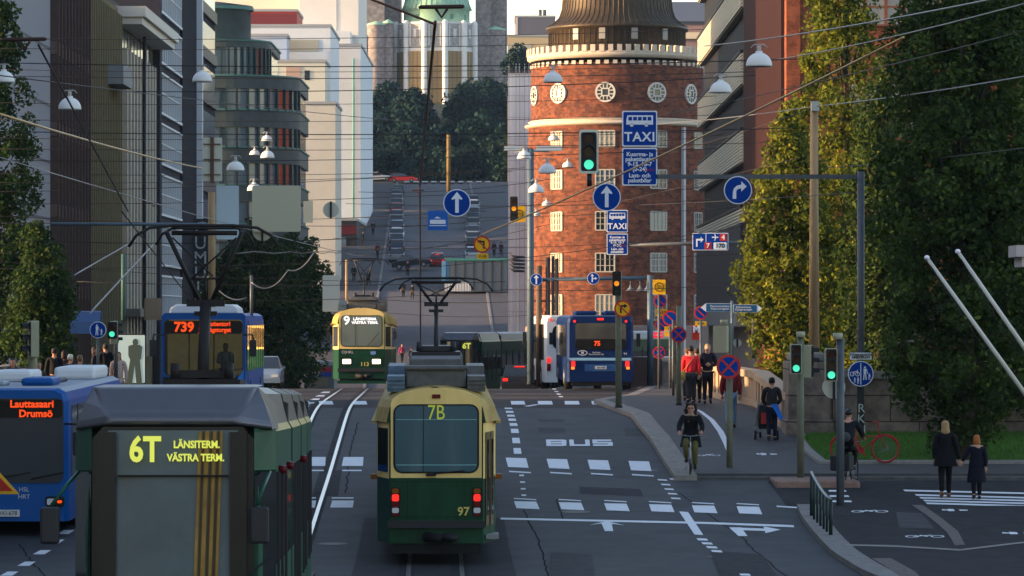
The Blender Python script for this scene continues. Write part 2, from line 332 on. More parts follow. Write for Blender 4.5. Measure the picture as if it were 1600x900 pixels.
bikesym(1089,711.5,38,.128); walksym(1182,709.5,32,.128); bikesym(1412,838,66,.108); walksym(1566,833,50,.108); bikesym(1328,799,62,.108); walksym(1472,797,40,.108)
tag(w2.build('pavement_markings',paint),kind='structure')
# cobble strips in the near pavement
cob=M('cobble',(.11,.095,.085),.85,var=.4,scale=14,bump=.5)
for nm,L in (('cobble_strip',[(1425,789,1442,789),(1455,810,1472,810),(1480,832,1497,830),(1492,852,1508,851)]),('cobble_strip_near',[(1362,872,1392,872),(1400,895,1430,893),(1420,915,1450,915)])):
    mb=MB()
    for a,b in zip(L[:-1],L[1:]):
        P=[GP(a[0],a[1],.108),GP(b[0],b[1],.108),GP(b[2],b[3],.108),GP(a[2],a[3],.108)]; mb.add(P,[(0,1,2,3)])
    tag(mb.build(nm,cob),kind='structure')
mb=MB()
for (x0,y0),(x1,y1) in zip([(1320,850),(1400,852),(1500,858),(1600,846)][:-1],[(1400,852),(1500,858),(1600,846)]):
    mb.add([GP(x0,y0,.11),GP(x0,y0+2.5,.11),GP(x1,y1+2.5,.11),GP(x1,y1,.11)],[(0,1,2,3)])
tag(mb.build('path_edge',granite),kind='structure')
# traffic island with red kerb
p=GP(1212,762,0); mb=MB(); mb.box(p.x,p.x+2.0,p.y-.1,p.y+2.2,p.z-.1,p.z+.16); 
tag(mb.build('refuge_island',M('island_granite',(.22,.14,.11),.8,var=.2,scale=8,bump=.2),bevel=.04),kind='structure')
# tram rails
def rail(u,y0,y1,name):
    mb=MB(); ys=np.arange(y0,y1,1.0)
    for a,b in zip(ys[:-1],ys[1:]):
        for du,w,dz in ((0,.042,.009),):
            mb.add([(U(u(a),a)-w,a,G(a)+dz),(U(u(a),a)+w,a,G(a)+dz),(U(u(b),b)+w,b,G(b)+dz),(U(u(b),b)-w,b,G(b)+dz)],[(0,1,2,3)])
    return tag(mb.build(name,railm),kind='structure')
uin=lambda y: -3.12; uout=lambda y: 0.0
def groove(u,y0,y1,name):
    mb=MB(); ys=np.arange(y0,y1,1.0)
    for a,b in zip(ys[:-1],ys[1:]):
        mb.add([(U(u(a),a)-.20,a,G(a)+.005),(U(u(a),a)+.12,a,G(a)+.005),(U(u(b),b)+.12,b,G(b)+.005),(U(u(b),b)-.20,b,G(b)+.005)],[(0,1,2,3)])
    return tag(mb.build(name,asphalt_d),kind='structure')
for c in (uin,uout):
    for s in (-.5,.5):
        f=lambda y,c=c,s=s:c(y)+s
        rail(f,20,158,'tram_rail'); groove(f,20,158,'rail_bedding')
# dark patch of newer asphalt along the tracks
strip('asphalt_patch',40,84,lambda y:U(-1.9,y)+.35,lambda y:U(1.5,y),.003,M('asphalt_newer',(.029,.030,.033),.8,var=.3,scale=2,bump=.2,spec=.1))
# wear: repair patches, tar seams, manholes
tar=M('tar_seam',(.025,.026,.028),.95,spec=.0); pat=[M('patch_a',(.030,.030,.033),.85,var=.3,scale=3,bump=.3,spec=.1),M('patch_b',(.048,.048,.050),.85,var=.3,scale=3,bump=.3,spec=.1)]
def patch(pts,m,dz=.0035):
    mb=MB(); P=[GP(x,y,dz) for x,y in pts]; n=len(P); mb.add(P,[list(range(n))]); tag(mb.build('asphalt_repair',m),kind='structure')
for q,m in (([(905,760),(1000,764),(1006,776),(906,771)],0),([(860,862),(925,866),(930,900),(858,900)],1),([(975,668),(1003,670),(1010,683),(978,681)],1),([(500,735),(534,735),(528,775),(487,775)],0),([(840,655),(880,655),(884,676),(842,676)],1),([(1110,860),(1190,866),(1215,900),(1125,900)],0),([(1400,800),(1440,802),(1460,826),(1405,824)],1)):
    patch(q,pat[m],.0035 if q[0][0]<1200 else .104)
def seam(pts,w=.014,dz=.005,mat=tar):
    mb=MB(); P=[GP(x,y,dz) for x,y in pts]
    Q=[P[0]]
    for a,b in zip(P[:-1],P[1:]):
        n=max(2,int((b-a).length/.5))
        for i in range(1,n+1):
            p=a.lerp(b,i/n); 
            if i<n: p.x+=random.uniform(-.03,.03); p.y+=random.uniform(-.05,.05)
            p.z=G(p.y)+dz; Q.append(p)
    for a,b in zip(Q[:-1],Q[1:]):
        d=(b-a); d.z=0; d.normalize(); nn=Vector((d.y,-d.x,0))*w; mb.add([a-nn,a+nn,b+nn,b-nn],[(0,1,2,3)])
    tag(mb.build('tar_seam',mat),kind='structure')
for s_ in ([(818,796),(835,830),(848,862),(856,900)],[(840,736),(930,742),(1040,752)],[(1060,770),(1160,840),(1230,900)],[(560,660),(548,700),(540,770)],[(30,850),(70,900)],[(870,780),(880,812)]): seam(s_)
for px,py,r in ((900,800,.33),(1010,735,.3),(870,690,.3),(1130,870,.33),(520,850,.3)):
    c=GP(px,py); mb=MB(); sl_=(G(c.y+1)-G(c.y-1))/2; mb.add([(c.x+r*math.cos(2*PI*i/20),c.y+r*math.sin(2*PI*i/20),c.z+.006+sl_*r*math.sin(2*PI*i/20)) for i in range(20)],[list(range(20))]); tag(mb.build('manhole_cover',M('cast_iron',(.03,.027,.025),.5,metal=.5,var=.3,scale=30,bump=.5)),kind='structure')
# ================================================================ BUILDINGS
def win_mat(name,col,rough=.12): return M(name,col,rough,spec=.8)
glass_b=win_mat('window_glass_blue',(.10,.14,.18)); glass_d=win_mat('window_glass_dark',(.02,.025,.03)); glass_w=win_mat('window_blind',(.35,.32,.24),.3)
FX=-24.5
def bx(name,mat,parent,x0,x1,y0,y1,z0,z1,bevel=0):
    mb=MB(); mb.box(x0,x1,y0,y1,z0,z1); return mb.build(name,mat,parent,bevel=bevel)
def gpb(o,Y): pass
# -- near-left block, out of the frame but shading the street
b=thing('office_block','plain grey stone office block on the near left bank','building',(FX,0,G(80)))
bx('wall',M('stone_grey',(.25,.24,.23),.8,var=.1),b,-22,0,12,112,-1,23)
for k in range(5):
    mb=MB(); 
    for y in range(14,110,4): mb.box(-.02,.04,y,y+2,2.5+k*4,4.6+k*4)
    mb.build('window_band',glass_d,b)
# -- light grey panel building
b=thing('panel_building','light grey building clad in ribbed concrete panels, leftmost facade','building',(FX,181,G(190)))
mb=MB(); mb.box(-20,0,0,22,-1,30)
mb.build('wall',M('concrete_panel',(.36,.385,.42),.8,var=.08,scale=1),b)
mb=MB()
for y in np.arange(.3,21.9,.42): mb.box(.0,.10,y,y+.14,.5,30)
mb.build('rib',M('panel_rib',(.40,.43,.47),.8),b)
for z in range(3,30,3):
    mb=MB(); mb.box(.0,.115,.05,21.9,z,z+.12); mb.build('joint',M('joint_dark',(.15,.16,.18),.8),b)
# -- brown building
b=thing('brown_building','dark brown building of tall narrow fins, next to the light grey panels','building',(FX,203.3,G(210)))
brown=M('brown_cladding',(.085,.062,.055),.9,var=.15,spec=.05)
bx('wall',brown,b,-20,0,0,16.2,-1,30)
for k in range(7):
    z=2.2+k*4.3
    mb=MB()
    for y in np.arange(.4,15.8,1.55): mb.box(.0,.03,y,y+1.15,z,z+3.1)
    mb.build('window_band',glass_d,b)
    mb=MB(); mb.box(.0,.38,0,16.2,z+3.3,z+4.0); mb.build('ledge',M('brown_ledge',(.13,.095,.085),.6),b)
mb=MB()
for y in np.arange(.1,16,1.55): mb.box(.03,.5,y,y+.22,1.6,30)
mb.build('fin',brown,b)
# -- olive ribbed building with cornice
b=thing('olive_building','olive green ribbed building with a cream roof cornice','building',(FX,219.7,G(240)))
ol=M('olive_stone',(.155,.14,.08),.9,var=.15,spec=.05); cream=M('cream_stone',(.42,.40,.33),.7,var=.1)
zr=19.2-G(240)
bx('wall',ol,b,-20,0,0,42,-1,zr-.02)
bx('roof_slab',M('roof_dark',(.06,.06,.06),.8),b,-20,-.1,0,42,zr,zr+.3)
mb=MB()
for y in np.arange(.2,18,.95): mb.box(0,.42,y,y+.32,2.8,zr-.6)
mb.build('rib',ol,b)
mb=MB()
for y in np.arange(20,41,2.1): mb.box(0,.5,y,y+.5,2.8,zr-2.4)
mb.build('pilaster',cream,b)
mb=MB()
for k in range(6):
    for y in np.arange(20.6,40.5,2.1): mb.box(0,.05,y,y+1.4,3.4+k*3.5,5.9+k*3.5)
mb.build('window_grid',glass_b,b)
mb=MB()
for k in range(5):
    for y in np.arange(.6,18,.95): mb.box(0,.04,y,y+.5,4+k*3.9,6.4+k*3.9)
mb.build('window_slits',M('olive_glass',(.05,.05,.04),.2),b)
mb=MB()
for y in np.arange(20.2,41,.55): 
    for z in (zr-5.6,zr-4.6,zr-3.6): mb.box(0,.22,y,y+.3,z,z+.6)
mb.build('stone_grille',M('grille_stone',(.5,.5,.48),.7),b)
mb=MB(); mb.box(-.5,1.5,19,42.3,zr-1.0,zr-.55); mb.box(-.5,1.75,18.8,42.5,zr-.55,zr+.1); mb.build('cornice',M('cornice_cream',(.55,.53,.46),.7),b)
mb=MB(); mb.tube([(.6,30,zr-1),(.6,30,2)],.12,8); mb.build('downpipe',dark,b)
bx('balcony',M('balcony_grey',(.22,.25,.27),.7),b,0,1.3,9.5,15,zr-5.3,zr-4.1)
bx('canopy',M('canopy_stone',(.16,.15,.13),.8),b,0,1.4,19,30,5.4,5.9)
# -- dark building with bluish window bands
b=thing('dark_banded_building','dark building with stacked bands of pale bluish windows','building',(FX,262,G(270)))
dk=M('dark_plaster',(.035,.035,.045),.9,spec=.05); H=36
bx('wall',dk,b,-18,.15,0,19.5,-1,H)
bx('pier',dk,b,0,.5,-.3,1.2,-1,H)
for k in range(8):
    z=2.55+k*3.5-.2; z=(495-21-80*k)/0.0 if False else 2.9+3.5*k-.1
    mb=MB(); mb.box(.15,.2,1.6,19.2,z,z+2.6); w=mb.build('window_band',M('band_glass',(.16,.21,.27),.15,spec=.8),b)
    mb=MB()
    for y in np.arange(1.5,19.3,1.47): mb.box(.17,.32,y,y+.16,z,z+2.6)
    mb.box(.17,.36,1.4,19.4,z-.16,z); mb.box(.17,.36,1.4,19.4,z+2.6,z+2.74); mb.box(.17,.3,1.4,19.4,z+1.3,z+1.38); mb.build('frame',M('frame_pale',(.5,.53,.55),.5),w)
# -- black tower with vertical sign
b=thing('black_hotel_building','tall black building with a narrow bright vertical strip and lettering','building',(FX,281.6,G(290)))
bx('wall',M('black_cladding',(.016,.017,.022),.9,spec=.05),b,-18,.35,0,17,-1,44)
bx('strip',M('strip_white',(.55,.6,.66),.4),b,.35,.8,12.4,13.0,0,42)
bx('wall',M('black_cladding2',(.025,.028,.034),.9,spec=.05),b,-18,.1,17,34,-1,33)
for k in range(9):
    mb=MB(); mb.box(.1,.35,17.5,33,2.5+3.5*k,3.4+3.5*k); mb.build('balcony',M('balc_dark',(.02,.022,.03),.5),b)
for k in range(9): bx('window_band',glass_b,b,.1,.2,18,32.5,3.5+3.5*k,5.4+3.5*k)
sg=thing('vertical_sign','vertical white letters on a dark board beside the black building','sign',at(313,385,291))
mb=MB(); mb.box(-.7,.7,.15,.4,-6.6,2.1); mb.build('board',M('board_dark',(.02,.025,.03),.4),sg)
for i,c in enumerate('CUMULUS'[:7]): text('lettering',c,1.35,M('sign_letters',(.38,.42,.45),.5),sg,0,1.36-i*1.13,.1)
# -- round copper green building with setbacks
rb=thing('round_glass_building','dark green round-cornered building stepping up in tiers','building',(0,350,G(350)))
gcop=M('green_copper_dark',(.050,.066,.066),.6,var=.2,scale=.8); gtrim=M('green_trim',(.07,.17,.15),.6,var=.2)
rglass=M('round_glass',(.14,.19,.21),.12,spec=.8); orange_refl=M('orange_reflection',(.33,.07,.03),.5)  # orange reflections painted into the windows at the rounded end
def tier(cx,cy,r,x0,z0,z1,ys=None,mat=gcop,name='band'):
    # rounded corner: flat front from x0 to cx at y=cy-r, then quarter turn, then straight back
    ring=lambda z,rr:[(x0,cy-rr,z)]+[(cx+rr*math.sin(R(a)),cy-rr*math.cos(R(a)),z) for a in range(0,91,6)]+[(cx+rr,cy+14,z),(x0,cy+14,z)]
    mb=MB(); mb.loft([ring(z0,r),ring(z1,r)],smooth=False); return mb.build(name,mat,rb)
gz=G(350)
zpx=lambda y:(495-y)/6000*347-gz
ccx,ccy,cr=-25.6,0,6.3
def floor(cx,cy,r,x0,ytop,ybot):
    w=tier(cx,cy,r-.25,x0,zpx(ybot),zpx(ytop),mat=rglass,name='window_band')
    mb=MB(); z0,z1=zpx(ybot),zpx(ytop)
    for x in np.arange(x0,cx,1.15): mb.box(x,x+.16,cy-r-.05+.1,cy-r+.2,z0,z1)
    for a in range(0,90,9):
        X=cx+r*math.sin(R(a)); Y=cy-r*math.cos(R(a)); mb.cbox(X,Y,(z0+z1)/2,.16,.3,z1-z0,rz=R(a))
    mb.build('mullion',M('mullion_dark',(.03,.05,.05),.5),w)
    mb=MB()
    for a in (50,60): X=cx+(r-.18)*math.sin(R(a)); Y=cy-(r-.18)*math.cos(R(a)); mb.cbox(X,Y,(z0+z1)/2,.8,.06,(z1-z0)*.95,rz=R(a))
    mb.build('window_reflection',orange_refl,w)
def band(cx,cy,r,x0,ytop,ybot):
    tier(cx,cy,r,x0,zpx(ybot),zpx(ytop)); tier(cx,cy,r+.12,x0,zpx(ytop),zpx(ytop)+.14,mat=gtrim,name='trim')
bounds=[(118,140,176,cr),(176,202,234,cr),(234,260,290,cr),(290,318,350,cr),(350,378,412,cr),(412,440,480,cr)]
for yt,yb,yw,r in [(122,141,175,cr),(175,201,233,cr),(233,257,292,cr),(292,316,352,cr),(352,378,414,cr),(414,440,600,cr)]:
    band(ccx,ccy,r,-40,yt,yb); floor(ccx,ccy,r,-40,yb,yw)
c2x,c2r=-26.3,4.2
band(c2x,2,c2r,-40,62,72); floor(c2x,2,c2r,-40,72,121)
mb=MB(); prof=[(3.1,zpx(62)),(3.1,zpx(8)),(3.3,zpx(6)),(3.3,zpx(2)),(0.1,zpx(-6))]; mb.lathe(prof,28,c=(-27.1,3)); mb.build('roof_drum',gcop,rb)
mb=MB(); mb.lathe([(3.36,zpx(9)),(3.36,zpx(4))],28,c=(-27.1,3)); mb.build('trim',gtrim,rb)
# -- cream building, flat sunless front
wcream=M('cream_render',(.50,.47,.40),.8,var=.06,scale=.5); wwhite=M('white_render',(.60,.62,.63),.8,var=.05,scale=.5)
def simple_building(label,px0,px1,pyt,Y,depth,mat,name='building',windows=(),cat='building',pyb=None,extra=None,roof=None):
    a=at(px0,pyt,Y); c=at(px1,pyt,Y); g=G(Y)-1.5 if pyb is None else at(0,pyb,Y).z
    t=thing(name,label,cat,(a.x,Y,g)); w=c.x-a.x; h=a.z-g
    bx('wall',mat,t,0,w,0,depth,0,h)
    bx('roof',roof or M('roof_edge',(.3,.31,.32),.7),t,-.12,w+.12,-.12,depth,h,h+.3)
    for (x0,y0,x1,y1,m) in windows:
        q0=at(x0,y1,Y); q1=at(x1,y0,Y)
        f=bx('window',m,t,q0.x-a.x,q1.x-a.x,-.05,.1,q0.z-g,q1.z-g)
    return t
simple_building('plain cream rendered building behind the round green one','%d'%0 and 470,524,163,400,14,wcream,'cream_building')
t=simple_building('tall pale blue-white building with a copper downpipe, beside the church',519,564,72,470,40,M('white_shade_render',(.55,.58,.60),.8,var=.05,scale=.5),'white_building')
mb=MB(); p0=at(552,75,470); 
mb=MB(); mb.tube([(2.62,-.2,.5),(2.62,-.2,(495-72)/6000*470-G(470))],.12,6); mb.build('downpipe',M('verdigris',(.12,.28,.27),.6),t)
simple_building('white block with a wide top floor window, above the green tiers',374,516,42,430,22,wwhite,'white_block',[(448,62,498,80,glass_w)])
simple_building('low pale blue metal clad roof storey behind the round building',375,448,57,424,5,M('blue_cladding',(.40,.47,.58),.6,var=.05),'roof_storey')
simple_building('cream block with small windows, right of the round building',415,508,97,415,10,M('cream2',(.55,.53,.44),.8),'cream_block',[(447,104,470,122,M('pinkish',(.4,.28,.22),.6)),(476,110,484,125,glass_d),(424,104,430,122,glass_d)])
simple_building('red painted rooftop storey between white walls','%d'%0 and 363,464,18,452,12,M('red_paint_wall',(.38,.05,.04),.6,var=.1),'red_penthouse',[(367,21,464,39,M('red_dark',(.16,.03,.03),.5))],pyb=60)
simple_building('tall white building lit warm at the top, highest behind the red storey',468,560,-60,520,30,M('white_tall',(.66,.62,.56),.8,var=.04,scale=.4),'white_tower',[(525,-60,527,300,M('groove',(.4,.4,.4),.8))])
simple_building('cream high wall, furthest back above the red storey',330,470,-40,540,20,M('cream_far',(.62,.55,.45),.8),'far_block')
b=thing('hillside_shade_block','long white block added up the hill to shade the street, its end just showing','building',(-34,513,G(513)-2))  # added block, mostly hidden, keeps sun stripes off the hill street
bx('wall',wwhite,b,0,12.4,0,82,0,26)
for k in range(6):
    mb=MB()
    for y in range(3,80,4): mb.box(12.38,12.44,y,y+1.6,3.5+k*3.4,5.3+k*3.4)
    mb.build('window_band',glass_b,b)
# shop fronts low on the left of the hill
t=simple_building('dark low shop front with maroon fascia at the foot of the hill',525,557,345,455,30,M('shop_dark',(.03,.03,.035),.5),'small_shop',[(525,352,557,366,M('maroon',(.10,.015,.02),.6)),(529,371,541,400,glass_b)])
# kiosk red and blue
t=simple_building('low kiosk with red and blue fascia under the left trees',478,522,571,290,6,M('kiosk_wall',(.12,.13,.14),.5),'kiosk',[(480,574,518,581,M('kiosk_red',(.35,.02,.04),.5)),(500,581,518,588,M('kiosk_blue',(.02,.04,.25),.5)),(480,581,499,586,M('kiosk_white',(.6,.6,.62),.5)),(484,590,512,604,M('kiosk_lit',(.18,.15,.10),.5))],pyb=612)
# market pavilion
t=simple_building('long pale market pavilion with a teal roof edge at the foot of the hill',697,792,408,398,10,M('pavilion_wall',(.15,.16,.16),.6,var=.1),'market_pavilion',[(690,408,701,440,M('pavilion_poster',(.10,.25,.40),.5))],pyb=456,roof=M('teal_roof',(.06,.22,.20),.6))
mb=MB()
for x in np.arange(0,6.2,.95): mb.box(x,x+.05,-.1,0,0,3.2)
mb.build('post',dark,t)
mb=MB()
p=at(695,455,396)
for x in np.arange(0,2.6,.16): mb.box(p.x+x,p.x+x+.08,396,396.04,p.z,p.z+.85)
mb.box(p.x,p.x+2.6,396,396.04,p.z+.85,p.z+.92)
tag(mb.build('picket_fence',white),'short white picket fence in front of the market pavilion','fence')
# -- scaffolded white narrow building beside the brick tower
t=simple_building('narrow building wrapped in white scaffold sheeting beside the brick tower',794,832,114,356,6,M('sheeting',(.78,.79,.80),.6,var=.1,scale=2,streak=.2),'sheeted_building',roof=M('roof_slate',(.10,.09,.09),.8))
mb=MB()
for x in (.05,.7,1.0,1.5,1.9): mb.box(x,x+.06,-.35,-.25,0,27)
for z in range(2,28,2): mb.box(0,2.1,-.33,-.27,z,z+.05)
mb.build('scaffold',M('scaffold_tube',(.45,.46,.48),.5),t)
# -- buildings beyond, near the sky gap
simple_building('beige roof storey under the sky, left of the copper drum',793,866,57,620,20,M('beige_far',(.42,.33,.2),.8),'beige_building',[(794,68,804,80,glass_w),(818,68,830,80,glass_w)])
simple_building('dark penthouse with chimneys against the sky','%d'%0 and 805,867,27,640,15,M('grey_pent',(.10,.10,.12),.7),'penthouse',[(805,27,809,56,M('pink_edge',(.5,.4,.35),.7))],pyb=60)
mb=MB()
for px in (844,851): p=at(px,30,645); mb.tube([p,p+Vector((0,0,1.6))],.28,8)
tag(mb.build('chimneys',M('chimney_dark',(.06,.06,.07),.6)),'pair of round dark chimneys on the far penthouse','chimney')
t=simple_building('building with slate grey seamed roof behind the copper drum',1050,1112,38,420,14,M('pink_wall',(.26,.17,.16),.8),'slate_roof_building',roof=M('slate2',(.08,.09,.11),.6))
mb=MB(); w=at(1112,0,420).x-at(1050,0,420).x; h=at(0,38,420).z-(G(420)-1.5)
mb.add([(-.2,-.3,h+.3),(w+.2,-.3,h+.3),(w+.2,9,h+3.2),(-.2,9,h+3.2),(-.2,9,h),(w+.2,9,h)],[(0,1,2,3),(3,2,5,4)])
mb.build('roof_pitch',M('slate2',None),t)
bx('cornice',M('lit_cream',(.6,.5,.35),.7),t,-.2,w+.2,-.35,0,h-1.3-.3,h-.9)
# ---------------------------------------------------------------- brick round tower
TX,TY,TR=9.25,338.0,7.85
tw=thing('brick_tower','round red brick tower with white windows and a copper drum on top','building',(TX,TY,G(330)))
tz=lambda y:(495-y)/6000*330.2-G(330)
brick=brick_mat('tower_brick',(.235,.078,.042),(.10,.042,.030),(.12,.085,.065),bw=.5,bh=.2,cyl=TR)
mb=MB(); mb.lathe([(TR-.02,-2),(TR-.02,tz(192)),(TR-.25,tz(186)),(TR-.25,tz(96))],80); mb.build('wall',brick,tw)
stone=M('tower_stone',(.50,.42,.33),.7,var=.12,scale=3)
mb=MB(); mb.lathe([(TR+.0,tz(195)),(TR+.26,tz(193)),(TR+.3,tz(190.5)),(TR-.1,tz(189)),(TR-.1,tz(186)),(TR+.0,tz(185)),(TR-.24,tz(183))],80); mb.build('cornice',stone,tw)
mb=MB(); mb.lathe([(TR-.22,tz(89)),(TR+.05,tz(86)),(TR+.08,tz(79)),(TR-.3,tz(78))],80); mb.build('cornice',stone,tw)
mb=MB(); n=64
for i in range(n):
    a=2*PI*i/n; r=TR-.02; mb.cbox(r*math.cos(a),r*math.sin(a),(tz(80)+tz(69))/2,.3,.42,tz(69)-tz(80),rz=a)
mb.build('battlement',stone,tw)
mb=MB()
for i in range(n):
    a=2*PI*(i+.5)/n; r=TR-.24; mb.cbox(r*math.cos(a),r*math.sin(a),(tz(100)+tz(93))/2,.1,.38,.38,rz=a)
mb.build('stone_blocks',stone,tw)
cop=M('brown_copper',(.055,.040,.024),.45,metal=.3,var=.3,scale=1.5)
DR=6.0
mb=MB(); mb.lathe([(DR,tz(82)),(DR,tz(40)),(DR+.25,tz(39)),(DR+.28,tz(34)),(DR-.3,tz(28)),(DR-.9,tz(18)),(DR-1.15,tz(5)),(DR-1.25,tz(-14)),(DR-1.5,tz(-40)),(.2,tz(-50))],72); mb.build('copper_drum',cop,tw)
mb=MB()
for i in range(72):
    a=2*PI*i/72; mb.cbox((DR+.01)*math.cos(a),(DR+.01)*math.sin(a),(tz(82)+tz(41))/2,.07,.05,tz(41)-tz(82),rz=a)
    pr=[(DR+.29,34),(DR-.27,28),(DR-.87,18),(DR-1.12,5),(DR-1.22,-14)]
    mb.tube([(r*math.cos(a),r*math.sin(a),tz(z)) for r,z in pr],.03,4,smooth=False)
mb.build('seams',M('copper_seam',(.05,.035,.02),.5,metal=.3),tw)
for a in (-128,-104,-77,-48):
    ca,sa=math.cos(R(a)),math.sin(R(a)); mb=MB(); mb.cbox((DR+.03)*ca,(DR+.03)*sa,tz(49),.1,.55,tz(40.5)-tz(58),rz=R(a)); mb.build('window',M('drum_window',(.25,.24,.22),.3),tw)
def ang(px): return math.asin(max(-1,min(1,((px-800)/6000*331-TX)/TR)))  # angle from the front
def on_cyl(mb,a,r,x0,x1,z0,z1,d,mi=0):
    # box on cylinder at front angle a, local x along the tangent
    th=-PI/2+a; tf=Matrix.Rotation(th+PI/2,4,'Z')
    mb.box(x0,x1,-r-d,-r+.12,z0,z1,mi,tf)
for px in (870,945,1028,1085,832):
    a=ang(px); tf=Matrix.Rotation(a,4,'Z'); z=tz(143.5); zl=lambda q:q
    fm=MB(); ring_prism(fm,ell(0,0,.88,.88,28),ell(0,0,.72,.72,28),-.12,.1); ring_prism(fm,rrect(-.36,.36,-.36,.36,.02),rrect(-.26,.26,-.26,.26,.02),-.12,.05)
    for k in range(8):
        t=PI/4*k; c,s=math.cos(t),math.sin(t); m2=Matrix.Rotation(-t,4,'Y'); 
        for o in (-.16,.16) if k%2==0 else (0,): fm.box(.34,.78,-.11,.05,o-.04,o+.04,0,m2)
    for v in range(len(fm.v)): p=tf@Vector((fm.v[v][0],fm.v[v][1]-TR+.25,fm.v[v][2]+z)); fm.v[v]=tuple(p)
    w=MB(); w.prism(ell(0,0,.75,.75,28)[::-1],-.03,.1)
    for v in range(len(w.v)): p=tf@Vector((w.v[v][0],w.v[v][1]-TR+.25,w.v[v][2]+z)); w.v[v]=tuple(p)
    o=w.build('round_window',glass_d,tw); fm.build('frame',M('win_frame_white',(.55,.52,.46),.5),o)
wf=M('win_frame2',(.42,.40,.35),.5)
cols=[(870,.62),(945,.82),(1029,.76),(1094,.74),(838,.5)]
for ci,(px,hw) in enumerate(cols):
    if px==838 : continue
    for ri,yc in enumerate((214,279.5,345,410,475)):
        a=ang(px); m=[glass_d,glass_b,glass_w,glass_d][(ci*2+ri*3)%4] if px in(945,1029) else [glass_d,M('lit_blind',(.45,.36,.18),.4)][(ri==0)*1]
        z0,z1=(tz(229),tz(204)) if ri==0 else (tz(yc+14.5),tz(yc-14.5))
        if ri==4: z0=tz(500)
        mb=MB(); on_cyl(mb,a,TR-.05,-hw,hw,z0,z1,.03); w=mb.build('window',m,tw)
        fm=MB(); d=.09
        for x in (-hw,-hw/2,0,hw/2,hw): t=.06 if abs(x) in (hw,0) else .028; on_cyl(fm,a,TR-.05,x-t,x+t,z0,z1,d)
        for q in (0,.33,.66,1): t=.05 if q in (0,1) else .026; zz=z0+(z1-z0)*q; on_cyl(fm,a,TR-.05,-hw,hw,zz-t,zz+t,d-.01)
        fm.build('frame',wf,w)
mb=MB()
a=ang(1067.5); on_cyl(mb,a,TR,-.13,.13,-1,tz(197),.28); mb.build('downpipe',M('pipe_pale',(.45,.45,.47),.5),tw)
gbase=M('tower_granite',(.19,.14,.12),.8,var=.15,scale=3)
mb=MB(); mb.lathe([(TR+.25,-3),(TR+.25,tz(512)),(TR,tz(508))],80); mb.build('stone_base',gbase,tw)
for px,c in ((852,0),(900,0),(1000,1),(1045,1),(1085,1)):
    a=ang(px); mb=MB(); tf=Matrix.Rotation(a,4,'Z'); zb=tz(600); P=[(-.75,zb),(-.75,tz(560)),]+[( -.75*math.cos(R(t)),tz(560)+.75*math.sin(R(t))) for t in range(15,180,15)]+[(.75,tz(560)),(.75,zb)]
    mb.prism(P[::-1],-.05,.2)
    for v in range(len(mb.v)): mb.v[v]=tuple(tf@Vector((mb.v[v][0],mb.v[v][1]-TR-.25,mb.v[v][2])))
    mb.build('arch_window',M('green_door',(.03,.09,.08),.4) if c else glass_d,tw)
# slate slope to the right of the tower and wing behind
wg=thing('brick_wing','brick wing with slate roof joined to the right of the round tower','building',(TX+5.2,TY+2,G(330)))
bx('wall',brick_mat('wing_brick',(.33,.11,.06),(.2,.08,.05),(.2,.14,.11),bw=.5,bh=.2),wg,0,14,0,12,-2,tz(190))
mb=MB(); mb.add([(-1.5,-1.2,tz(190)),(14,-1.2,tz(190)),(14,5,tz(100)),(1.8,5,tz(100)),(0,2,tz(140))],[(0,1,2,3,4)]); mb.build('slate_roof',M('slate3',(.10,.13,.16),.6,var=.2,scale=6),wg)
# ---------------------------------------------------------------- corner building on the right bank
RX=12.1
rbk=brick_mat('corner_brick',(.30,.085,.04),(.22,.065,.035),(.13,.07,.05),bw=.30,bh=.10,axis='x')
rbs=brick_mat('corner_brick_shade',(.11,.040,.028),(.08,.03,.022),(.06,.035,.028),bw=.30,bh=.10,axis='y')  # darker copy of the brick, side wall's shade put into its colour
cb_=thing('corner_brick_building','red brick corner building with timber windows behind the right trees','building',(RX,166,-3.5))
bx('wall',rbk,cb_,0.02,26,0,24,-2,30)
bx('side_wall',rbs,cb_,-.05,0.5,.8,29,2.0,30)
bx('pilaster',rbk,cb_,-.25,.35,-.12,1.0,-2,30)
mb=MB()
for y in np.arange(1.5,28.6,.62): mb.box(-.38,-.05,y,y+.24,3.3,30)
mb.build('fin',M('fin_brown',(.05,.02,.018),.6),cb_)
for k in range(8):
    mb=MB(); mb.box(-.10,-.05,1.2,28.8,4.8+k*3.9,6.6+k*3.9); mb.build('window_band',glass_d,cb_)
for cx in (3.6,6.05,12.5,16,19.5):
    for k,zb in enumerate((0.2,5.1,10.0,14.9,19.8,24.5)):
        hw=1.25; m=MB(); m.box(cx-hw,cx+hw,-.06,.1,zb+3.5-hw*0-2.3,zb+3.6); w=m.build('window',M('window_reflect',(.10,.10,.12),.08,spec=.9),cb_)
        f=MB(); 
        for x in (-hw,-.45,.45,hw): f.box(cx+x-.07,cx+x+.07,-.12,.0,zb+1.2,zb+3.6)
        for z in (zb+1.2,zb+2.0,zb+2.8,zb+3.6): f.box(cx-hw,cx+hw,-.115,.0,z-.04,z+.04)
        f.build('frame',M('timber_frame',(.14,.055,.035),.6),w)
sb=thing('striped_building','office building striped in black glass and pale louvres','building',(RX,195.4,-3.5))
bx('wall',M('black_glass_wall',(.010,.010,.013),.6,spec=.1),sb,0.0,20,0,46,5.2,34)
bx('wall',M('base_stone',(.20,.165,.15),.7,var=.1),sb,.25,20,0,46,-3,3.0)
lou=M('louvre_pale',(.56,.53,.43),.6)
zs=lambda py,Y:(495-py)/6000*Y+3.5
